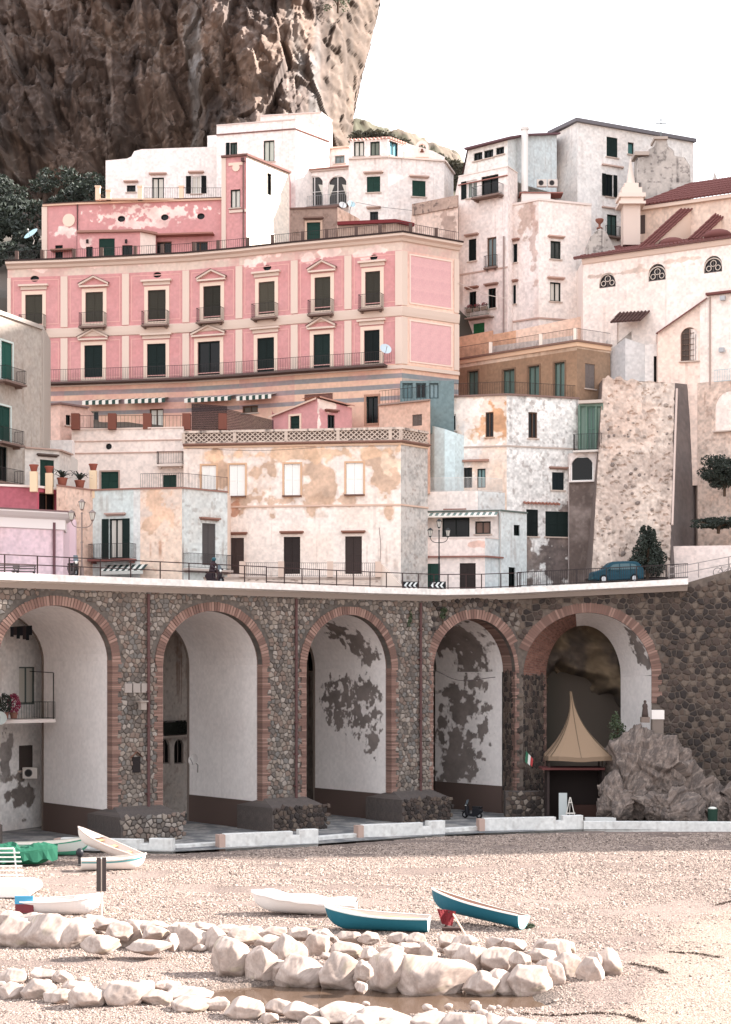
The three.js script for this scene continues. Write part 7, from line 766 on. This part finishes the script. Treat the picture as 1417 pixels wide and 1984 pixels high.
// lamp posts with three lanterns
function lampPost(px, pyTop, pyBase, D, label, c) {
  const x = WX(px, D), yb = WY(pyBase, D), h = WY(pyTop, D) - yb, g = thing('lamp_post', label, 'street lamp', [x, yb, -D], 'ornate street lamps'); g.org = V3(0, 0, 0); const m = mat(c, .6); part(g, 'post', lathe([[0, 0], [.2, 0], [.2, .15], [.13, .3], [.13, .7], [.08, .8], [.06, 1.0], [.055, h * .45], [.09, h * .46], [.05, h * .48], [.045, h - .9], [.08, h - .88], [.04, h - .8], [0, h - .75]], 12), m);
  const lantern = (u, y) => { const l = sub(g, 'lantern'); part(l, 'glass', new THREE.CylinderGeometry(.2, .11, .42, 6, 1).translate(u, y, 0), mat([196, 192, 184], .2)); part(l, 'cap', new THREE.CylinderGeometry(.03, .27, .2, 6).translate(u, y + .315, 0), m); part(l, 'foot', new THREE.CylinderGeometry(.13, .05, .1, 6).translate(u, y - .265, 0), m); const f = new G(); for (let k = 0; k < 6; k++) { const w = k / 6 * 6.2832; f.bar([u + .115 * Math.sin(w), y - .21, .115 * Math.cos(w)], [u + .205 * Math.sin(w), y + .21, .205 * Math.cos(w)], .016, 4); } part(l, 'bars', f.geo(), m); };
  lantern(0, h - .38); lantern(-.66, h - 1.05); lantern(.66, h - 1.05); const a = []; for (const s of [-1, 1]) a.push(new THREE.TubeGeometry(new THREE.QuadraticBezierCurve3(V3(0, h - 1.75, 0), V3(s * .6, h - 1.8, 0), V3(s * .66, h - 1.35, 0)), 10, .03, 6)); part(g, 'arms', join(a), m);
}
lampPost(159, 968, 1122, 107.2, 'pale ornate street lamp with three lanterns beside the pink house', [128, 112, 106]);
lampPost(851, 1006, 1146, 127.6, 'dark ornate street lamp with three lanterns at the road bend', [42, 44, 46]);
// chevron signs, benches, bicycle
for (const [px, l] of [[796, 'chevron road sign nearer the stair on the road bend'], [848, 'chevron road sign under the dark street lamp']]) { const D = 125.6, x = WX(px, D), y = WY(1143, D), g = thing('chevron_sign', l, 'road sign', [x, y, -D], 'chevron signs on the bend'); part(g, 'board', new G().box(x - .62, y + .05, -D - .02, x + .62, y + .62, -D).geo(), mat([34, 36, 38])); for (const dx of [-.33, 0, .33]) part(g, 'chevron', new G().quad([x + dx + .02, y + .1, -D + .006], [x + dx + .18, y + .1, -D + .006], [x + dx, y + .335, -D + .006], [x + dx - .16, y + .335, -D + .006]).quad([x + dx - .16, y + .335, -D + .006], [x + dx, y + .335, -D + .006], [x + dx + .18, y + .57, -D + .006], [x + dx + .02, y + .57, -D + .006]).geo(), mat([214, 216, 214])); part(g, 'post', new G().box(x - .03, y - .3, -D - .06, x + .03, y + .6, -D - .022).geo(), mat([110, 104, 100])); }
for (const [px, D, l] of [[14, 108, 'grey slatted bench by the low pink house at the edge'], [46, 109, 'grey slatted bench by the low pink house nearer the drainpipe']]) { const x = WX(px, D), g = thing('park_bench', l, 'bench', [x, 16.9, -D], 'benches on the road'); for (const dz of [-.2, -.05, .1]) part(g, 'seat_slat', new G().box(x - .75, 17.35, -D + dz, x + .75, 17.39, -D + dz + .11).geo(), mat([112, 100, 98])); for (const dy of [.62, .78]) part(g, 'back_slat', new G().box(x - .75, 16.9 + dy, -D - .3, x + .75, 17 + dy, -D - .26).geo(), mat([112, 100, 98])); for (const dx of [-.65, .65]) part(g, 'leg', new G().box(x + dx - .03, 16.9, -D - .3, x + dx + .03, 17.345, -D + .2).box(x + dx - .03, 17.35, -D - .34, x + dx + .03, 17.8, -D - .302).geo(), mat([70, 62, 62])); }
{ const D = 126.6, x = WX(1404, D), y = WY(1118, D), g = thing('bicycle', 'dark bicycle leaning on the railing at the right edge', 'bicycle', [x, y, -D]); for (const dx of [-.5, .5]) part(g, 'wheel', new THREE.TorusGeometry(.33, .02, 6, 28).translate(x + dx, y + .35, -D), mat([40, 40, 42])); part(g, 'frame', new G().bar([x - .5, y + .35, -D], [x - .1, y + .35, -D], .02).bar([x - .1, y + .35, -D], [x - .25, y + .8, -D], .02).bar([x - .25, y + .75, -D], [x + .35, y + .75, -D], .02).bar([x - .1, y + .35, -D], [x + .35, y + .72, -D], .02).bar([x + .5, y + .35, -D], [x + .35, y + .9, -D], .02).bar([x - .5, y + .35, -D], [x - .22, y + .7, -D], .016).geo(), mat([70, 62, 60])); part(g, 'saddle', new G().box(x - .38, y + .82, -D - .07, x - .14, y + .87, -D + .07).geo(), mat([36, 34, 34])); part(g, 'handlebar', new G().bar([x + .33, y + .95, -D - .25], [x + .33, y + .95, -D + .25], .02).bar([x + .35, y + .88, -D], [x + .33, y + .95, -D], .02).geo(), mat([40, 40, 42])); }
// satellite dishes
const dish = (px, py, D, r, label, c = [206, 204, 202], yaw = .3, tilt = .5) => { const p = P3(px, py, D), g = thing('satellite_dish', label, 'satellite dish', [p.x, p.y, p.z], 'satellite dishes'); g.org = V3(0, 0, 0); g.rotation.set(-tilt, yaw, 0); const pr = []; for (let k = 0; k <= 8; k++) { const t = k / 8; pr.push([t * r, t * t * r * .22]); } part(g, 'reflector', lathe(pr, 24).rotateX(Math.PI / 2), mat(c, .5)); part(g, 'arm', new G().bar([0, -r * .9, .05], [0, -.1 * r, r * .8], .025).geo(), mat([120, 116, 114])); part(g, 'feed', new G().box(-.05, -.14 * r, r * .76, .05, .02, r * .92).geo(), mat([180, 178, 174])); part(g, 'mount', new G().bar([0, -.1, -.02], [0, -.3, -.45], .03).bar([0, -.3, -.45], [0, -r - .4, -.45], .035).geo(), mat([110, 104, 100])); };
dish(747, 677, 137.4, .48, 'pale satellite dish at the end of the palazzo long balcony', [186, 198, 206]); dish(664, 398, 148.5, .34, 'satellite dish on the corner of the brown grey house'); dish(681, 396, 152, .36, 'bluish satellite dish beside the arcade drainpipe', [160, 184, 190]); dish(786, 1000, 134.2, .34, 'dark satellite dish on the teal wall by the lattice house', [80, 78, 78], .6, .3); dish(376, 1472, 118.4, .42, 'white satellite dish at the edge of the second arch vault', [206, 200, 196], -.6, .3); dish(0, 1392, 109.6, .45, 'satellite dish at the outer end of the first arch balcony', [200, 206, 200], .2, .3); dish(62, 455, 150, .7, 'pale blue dish tilted on a pole beside the cliff foot', [170, 200, 206], -.5, .9);
// ---------------------------------------------------------------- boats
function boat(name, label, o) {                              // x forward is the bow; y up from the keel
  const g = thing(name, label, 'boat', o.pos, 'boats pulled up on the beach'); g.org = V3(0, 0, 0); g.rotation.set(o.roll || 0, o.yaw || 0, o.pitch || 0, 'YZX'); const L = o.L || 4.2, Bm = o.B || 1.5, Hh = o.H || .62, NS = 22, NV = 9;
  const st = (s) => { const half = Bm / 2 * (s < .5 ? .72 + .28 * Math.sin(s * Math.PI) : Math.pow(Math.max(0, Math.cos((s - .5) * Math.PI)), .62)), keel = s > .82 ? Math.pow((s - .82) / .18, 2) * Hh * .55 : .02 * (1 - s), sheer = Hh * (1 + .05 * (1 - s) + .5 * Math.pow(s, 3)); return [half, keel, sheer]; };
  const P = (s, t, in_ = 0) => { const [b, k, h] = st(s), w = Math.pow(t, .55) * (b - in_) * (b > in_ ? 1 : 0); return [(s - .5) * L * (1 - in_ * .1) + (t * .06 * L * Math.pow(s, 4)), k + in_ + (h - k - in_) * Math.pow(t, 1.5), w]; };
  const shell = (t0, t1, in_) => { const q = new G(), n = Math.max(2, Math.round(NV * (t1 - t0))); for (let i = 0; i < NS; i++) for (let j = 0; j < n; j++) { const s0 = i / NS, s1 = (i + 1) / NS, a = t0 + (t1 - t0) * j / n, b = t0 + (t1 - t0) * (j + 1) / n; for (const d of [1, -1]) { const f = (s, t) => { const v = P(s, t, in_); return [v[0], v[1], v[2] * d]; }; q.quad(f(s0, a), f(s1, a), f(s1, b), f(s0, b)); } } return q.geo(); };
  if (o.bottom) part(g, 'bottom', shell(0, .45, 0), mat(o.bottom, .6)); part(g, 'hull', shell(o.bottom ? .45 : 0, .9, 0), mat(o.c, .55)); part(g, 'top_strake', shell(.9, 1, 0), mat(o.trim || o.c, .55)); if (!o.cover) part(g, 'lining', shell(0, 1, .05), mat(o.inner || [206, 196, 184], .8));
  const tr = new G(); for (let j = 0; j < NV; j++) { const a = P(0, j / NV), b = P(0, (j + 1) / NV); tr.quad([a[0], a[1], -a[2]], [a[0], a[1], a[2]], [b[0], b[1], b[2]], [b[0], b[1], -b[2]]); } part(g, 'transom', tr.geo(), mat(o.transom || o.c, .55));
  const gw = new G(); for (let i = 0; i < NS; i++) for (const d of [1, -1]) { const a = P(i / NS, 1), b = P((i + 1) / NS, 1), e = .06; gw.quad([a[0], a[1] + .02, (a[2] + .03) * d], [b[0], b[1] + .02, (b[2] + .03) * d], [b[0], b[1] + .02, Math.max(0, b[2] - e) * d], [a[0], a[1] + .02, Math.max(0, a[2] - e) * d]); gw.quad([a[0], a[1] - .05, (a[2] + .03) * d], [b[0], b[1] - .05, (b[2] + .03) * d], [b[0], b[1] + .02, (b[2] + .03) * d], [a[0], a[1] + .02, (a[2] + .03) * d]); } part(g, 'gunwale', gw.geo(), mat(o.gun || [226, 220, 210], .6));
  if (o.stripe) { const q = new G(); for (let i = 0; i < NS; i++) for (const d of [1, -1]) { const a = P(i / NS, .78), b = P((i + 1) / NS, .78), c = P((i + 1) / NS, .88), e = P(i / NS, .88), z = .012; q.quad([a[0], a[1], (a[2] + z) * d], [b[0], b[1], (b[2] + z) * d], [c[0], c[1], (c[2] + z) * d], [e[0], e[1], (e[2] + z) * d]); } part(g, 'stripe', q.geo(), mat(o.stripe, .6)); }
  if (!o.cover) for (const s of [.2, .45, .68]) { const [b, , h] = st(s), y = h * .72; part(g, 'thwart', new G().box((s - .5) * L - .12, y, -b * .82, (s - .5) * L + .12, y + .04, b * .82).geo(), mat(o.seat || [170, 130, 100], .8)); }
  if (o.oar) part(g, 'oar', new G().bar([-L * .4, Hh * .92, .2], [L * .28, Hh * 1.0, -.12], .025, 6).box(L * .27, Hh * .98, -.2, L * .4, Hh * 1.01, -.04).geo(), mat([190, 160, 128])); if (o.rope) part(g, 'rope', new THREE.TubeGeometry(new THREE.CatmullRomCurve3([V3(L * .5, Hh * 1.2, 0), V3(L * .56, Hh * .6, .12), V3(L * .62, .03, .3), V3(L * .78, .03, .1)]), 20, .018, 5), mat([190, 176, 156]));
  if (o.deck) { const q = new G(); for (let i = 15; i < NS; i++) { const a = P(i / NS, 1), b = P((i + 1) / NS, 1); q.quad([a[0], a[1] + .005, -a[2]], [a[0], a[1] + .005, a[2]], [b[0], b[1] + .005, b[2]], [b[0], b[1] + .005, -b[2]]); } part(g, 'fore_deck', q.geo(), mat(o.deck, .6)); }
  if (o.cover) { const q = new G(); for (let i = 0; i < NS; i++) for (let j = 0; j < 8; j++) { const f = (s, t) => { const v = P(s, 1), w = t * 2 - 1; return [v[0], v[1] - .1 * Math.abs(w) ** 6 + .03 + (1 - w * w) * (.16 + .05 * Math.sin(s * 17)) * Math.sin(Math.min(1, (1 - s) * 5) * 1.57) + .02 * Math.sin(s * 31 + w * 6) + (o.lump ? (fbm(s * 9 + 3, w * 2.5 + 5, 3, 77) - .35) * .75 * (1 - w * w) : 0), (v[2] + .05) * w]; }; q.quad(f(i / NS, j / 8), f((i + 1) / NS, j / 8), f((i + 1) / NS, (j + 1) / 8), f(i / NS, (j + 1) / 8)); } part(g, 'cover', q.geo(), mat(o.cover, .85)); if (o.skirt) { const k = new G(); for (let i = 0; i < NS; i++) for (const d of [1, -1]) { const a = P(i / NS, 1), b = P((i + 1) / NS, 1), ya = .25 + .12 * Math.sin(i * 1.7), yb = .25 + .12 * Math.sin((i + 1) * 1.7); k.quad([a[0], a[1] - .06, (a[2] + .06) * d], [b[0], b[1] - .06, (b[2] + .06) * d], [b[0], b[1] * yb + .05, (b[2] + .1 + .05 * Math.sin(i * 2.6 + 2.6)) * d], [a[0], a[1] * ya + .05, (a[2] + .1 + .05 * Math.sin(i * 2.6)) * d]); } part(g, 'cover_skirt', k.geo(), mat(o.cover, .85)); } }
  return g;
}
const by = (px, py, lift = .02) => { const D = GD(py), x = WX(px, D); return [x, beachY(x, D) + lift, -D - .5]; };
boat('rowing_boat', 'teal rowing boat with white transom lying in front of the white covered boat', { pos: by(735, 1810), L: 4.2, B: 1.5, H: .62, yaw: Math.PI - .16, pitch: .02, c: [34, 98, 114], trim: [44, 108, 122], transom: [208, 214, 212], gun: [206, 210, 206], inner: [196, 180, 168], oar: 1, rope: 1 });
boat('covered_boat', 'white boat under a white cover on the middle of the beach', { pos: by(592, 1779), L: 4.5, B: 1.7, H: .6, yaw: Math.PI - .08, pitch: .05, c: [226, 218, 212], gun: [230, 224, 218], cover: [232, 224, 218], transom: [222, 214, 208] });
{ const g = boat('rowing_boat', 'teal rowing boat with raised bow and red cloth over its side', { pos: by(925, 1800, .28), L: 4.5, B: 1.5, H: .58, yaw: Math.PI - .62, pitch: -.0, c: [32, 92, 108], trim: [40, 102, 116], gun: [226, 220, 212], transom: [150, 200, 200], inner: [150, 120, 104], seat: [176, 96, 80], oar: 1 }); g.rotation.set(.16, Math.PI - .62, .12, 'YZX');
  const c = P3(866, 1790, 71.6).toArray(), t = thing('red_cloth', 'red cloth hanging from the bow of the teal boat', 'cloth', [c[0], 0, c[2]]); const q = new G(); for (let i = 0; i < 8; i++) for (let j = 0; j < 6; j++) { const f = (a, b) => [c[0] - .42 + a * .8 * (1 - b * .45) + b * .2, 1.02 - b * .62 - .1 * a, c[2] + .1 + .08 * Math.sin(a * 9 + b * 3) + b * .12]; q.quad(f(i / 8, j / 6), f((i + 1) / 8, j / 6), f((i + 1) / 8, (j + 1) / 6), f(i / 8, (j + 1) / 6)); } part(t, 'cloth', q.geo(), mat([104, 34, 38], .9));
  const tr = thing('boat_prop', 'dark wooden trestle propping the bow of the teal boat', 'trestle', [c[0] + .3, 0, c[2]]); part(tr, 'leg', new G().bar([c[0] + .2, .9, c[2] + .1], [c[0] + .75, 0, c[2] + .7], .04).geo(), mat([200, 170, 150])); part(tr, 'leg', new G().bar([c[0] + .1, .9, c[2] + .1], [c[0] - .1, 0, c[2] - .3], .05).geo(), mat([74, 56, 52])); part(tr, 'beam', new G().box(c[0] - .2, .0, c[2] - .2, c[0] + .6, .22, c[2] + .2).geo(), mat([66, 50, 46]));
  const nt = thing('net_heap', 'small dark green net heap behind the raised teal boat', 'net', by(1022, 1805)); const p = by(1022, 1805); part(nt, 'net', leafCloud([[p[0], p[1] + .1, p[2], .4, .12, .25]], 500, .05, 33), mat([74, 84, 66])); }
boat('small_boat', 'white small boat with blue and maroon stern beside the boulders', { pos: by(112, 1772), L: 3.5, B: 1.5, H: .62, yaw: .1, c: [232, 226, 222], gun: [234, 228, 222], transom: [84, 150, 180], inner: [214, 206, 198], deck: [230, 224, 218], rope: 1 });
{ const D = GD(1772) + .5, x = WX(52, D), b = thing('outboard_board', 'blue over maroon painted stern board of the white small boat', 'stern board', [x, 0, -D]); part(b, 'blue_half', new G().box(x - .4, .5, -D + .62, x + .42, .86, -D + .7).geo(), mat([78, 150, 182])); part(b, 'maroon_half', new G().box(x - .38, .1, -D + .62, x + .44, .497, -D + .7).geo(), mat([112, 54, 58])); }
boat('dinghy', 'white dinghy with prow tipped up high before the low wall', { pos: by(205, 1672, .62), L: 4.0, B: 1.5, H: .55, yaw: Math.PI - .35, pitch: .3, c: [226, 214, 206], gun: [200, 180, 168], inner: [190, 176, 166], deck: [216, 204, 196] });
boat('dinghy', 'white dinghy with teal stripe under the tipped up dinghy', { pos: by(215, 1684), L: 3.4, B: 1.4, H: .6, yaw: .2, c: [228, 218, 210], stripe: [90, 150, 152], gun: [230, 222, 214] });
boat('dinghy', 'white and teal dinghy half hidden behind the green tarpaulin boat', { pos: by(95, 1660), L: 4.2, B: 1.5, H: .75, yaw: .15, c: [214, 216, 208], trim: [84, 170, 140], bottom: [86, 160, 132], gun: [220, 216, 206] });
boat('covered_boat', 'boat wrapped in a crumpled green tarpaulin at the left edge', { pos: by(12, 1676, .05), L: 5.0, B: 1.7, H: .68, yaw: .12, c: [44, 112, 84], cover: [34, 88, 68], lump: 1, skirt: 1, gun: [36, 92, 70] });
{ const p = by(152, 1676), g = thing('outboard_motor', 'dark outboard motor between the dinghies', 'motor', p); part(g, 'cowl', new THREE.SphereGeometry(.22, 12, 8).scale(1, 1.2, .9).translate(p[0], p[1] + .75, p[2]), mat([40, 40, 44], .4)); part(g, 'shaft', new G().box(p[0] - .08, p[1], p[2] - .08, p[0] + .08, p[1] + .6, p[2] + .08).geo(), mat([60, 58, 58])); part(g, 'propeller', new G().box(p[0] - .2, p[1] + .05, p[2] + .1, p[0] + .2, p[1] + .12, p[2] + .14).geo(), mat([120, 116, 112])); }
// sign post seen from behind
{ const D = 75.4, x = WX(197, D), g = thing('sign_post', 'pale post carrying two dark vertical boards on the beach', 'sign', [x, 0, -D]); part(g, 'post', new G().bar([x, -.2, -D], [x, WY(1664, D), -D], .05, 8).geo(), mat([206, 190, 176])); for (const dx of [-.15, .09]) part(g, 'board', new G().box(x + dx - .06, WY(1727, D), -D + .055, x + dx + .13, WY(1661, D), -D + .085).geo(), mat([72, 64, 62])); }
// bench on a white platform at the left edge
{ const D = 83.5, g = thing('platform', 'white rounded concrete platform at the left edge of the beach', 'platform', [WX(10, D), 0, -D]), x1 = WX(66, D), y0 = WY(1732, D), y1 = WY(1707, D); const s = new THREE.Shape(); s.moveTo(-30, 0); s.lineTo(x1 - .4, 0); s.quadraticCurveTo(x1, .0, x1, .22); s.quadraticCurveTo(x1 - .05, .45, x1 - .5, .5); s.lineTo(-30, .5); part(g, 'slab', new THREE.ExtrudeGeometry(s, { depth: 3, bevelEnabled: true, bevelSize: .06, bevelThickness: .06, bevelSegments: 2 }).translate(0, y0, -D - 2), mat([230, 220, 214])); part(g, 'leg', new G().box(-23, -.3, -D - 1.6, -18.5, y0 + .02, -D - .3).geo(), mat([200, 190, 184]));
  const b = thing('park_bench', 'white slatted metal bench on the concrete platform', 'bench', [WX(15, D), y1, -D]), bx = WX(33, D); for (let k = 0; k < 6; k++) { const y = WY(1697 - k * 8.4, D), dx = k * .05; part(b, 'slat', new G().box(-21, y, -D - .2 - k * .05, bx + .3 - dx, y + .06, -D - .16 - k * .05).geo(), mat([222, 218, 212])); } part(b, 'leg', new G().bar([bx, WY(1706, D), -D - .1], [bx - .25, WY(1646, D), -D - .5], .04, 6).geo(), mat([190, 186, 182])); part(b, 'top_rail', new G().bar([bx - .25, WY(1646, D), -D - .5], [-21, WY(1648, D), -D - .5], .045, 6).geo(), mat([190, 186, 182])); }
// ---------------------------------------------------------------- plants
shrub('conical_shrub', 'dark conical evergreen shrub behind the teal car', 1255, 1114, 131.2, 2.1, 1.9, 5200, 1, { cone: 1, nb: 40 });
shrub('bush', 'dense green bush hanging at the right edge of the rough wall', 1404, 952, 133.6, 1.9, 1.5, 5200, 1, { nb: 44 }); shrub('bush', 'low dark hedge on the white roadside wall top', 1392, 1024, 133.2, 2.2, .5, 2600, 1, { nb: 44 }); shrub('bush', 'thin leafy bush beside the kiosk tent', 1196, 1450, 123, .7, 1.5, 500, 0);
shrub('weed', 'tuft of weeds near the drainpipe at the viaduct bend', 790, 1215, 124.4, .35, .7, 220, 0); shrub('weed', 'tuft of weeds under the slab at the road bend', 858, 1200, 126, .3, .5, 200, 0);
shrub('tree', 'scrubby tree leaning from the cliff edge at the top', 655, 18, 186, 2.2, 1.4, 900, 0, { cat: 'tree' });
{ const bl = []; seed = 404; for (let k = 0; k < 260; k++) { const px = rnd(690, 925), py = 262 + Math.max(0, px - 740) * .42 + Math.pow(rnd(), 2) * 45, c = P3(px, py, 190); bl.push([c.x, c.y, c.z, rnd(.5, 1.1), rnd(.4, .9), .8]); } const m = new THREE.Mesh(leafCloud(bl, 20000, .2, 405), LM[3]); m.name = 'scrub'; tag(m, 'grey green scrub covering the hill behind the white houses', 'scrub'); m.userData.kind = 'stuff'; scene.add(shadow(m));
  const b2 = []; for (let k = 0; k < 60; k++) { const px = rnd(-20, 200), py = rnd(345, 500), c = P3(px, py, 168 - (py - 345) * .06); b2.push([c.x, c.y, c.z, rnd(.7, 1.6), rnd(.6, 1.3), 1]); } const m2 = new THREE.Mesh(leafCloud(b2, 9000, .26, 406), LM[1]); m2.name = 'undergrowth'; tag(m2, 'dark undergrowth at the foot of the cliff', 'undergrowth'); m2.userData.kind = 'stuff'; scene.add(shadow(m2)); }

// dark wrack lines washed up on the sand
{ const gs = []; for (const [a, sd] of [[[[1000, 1958], [1080, 1962], [1150, 1958], [1215, 1964], [1245, 1976]], 5], [[[1300, 1842], [1345, 1846], [1400, 1856]], 6], [[[1220, 1868], [1270, 1878], [1290, 1888]], 7], [[[1390, 1752], [1417, 1746], [1440, 1742]], 8]]) { const bl = []; for (let i = 0; i < a.length - 1; i++) for (let k = 0; k < 14; k++) { const t = k / 14, px = a[i][0] + (a[i + 1][0] - a[i][0]) * t, py = a[i][1] + (a[i + 1][1] - a[i][1]) * t, D = GD(py), x = WX(px, D); bl.push([x, beachY(x, D) + .03, -D, .16, .03, .1]); } gs.push(leafCloud(bl, bl.length * 9, .045, sd)); }
  const m = new THREE.Mesh(mergeGeometries(gs), mat([70, 58, 50], .95)); m.name = 'seaweed'; tag(m, 'thin dark lines of seaweed on the pale sand', 'seaweed'); m.userData.kind = 'stuff'; scene.add(shadow(m)); }
// ---------------------------------------------------------------- cables slung across the fronts
const cable = (label, pts, r = .018, c = [60, 52, 50]) => { const v = pts.map((p) => P3(...p)), g = thing('cable', label, 'cable', v[0].toArray(), 'cables on the house fronts'); part(g, 'wire', new THREE.TubeGeometry(new THREE.CatmullRomCurve3(v), 24, r, 5), mat(c)); };
cable('pale cable sagging from the palazzo corner to the tall white house', [[888, 548, 140.9], [915, 560, 143], [948, 572, 145], [985, 579, 146]], .025, [214, 200, 190]);
cable('thin dark cable across the many sided white house', [[690, 392, 155], [740, 401, 154.6], [800, 408, 154.8]]); cable('dark cable sagging inside the narrow arch', [[842, 1298, 127], [890, 1318, 128], [960, 1312, 128.4]], .03, [74, 66, 64]);
cable('dark cable along the front of the lattice parapet house', [[360, 868, 130.8], [500, 873, 130.1], [640, 866, 129.4], [772, 864, 128.7]], .015);
cable('cable running down beside the brown shuttered doors', [[735, 1022, 129], [738, 1060, 129], [736, 1098, 129]], .025, [120, 96, 88]);
renderer.render(scene, camera);
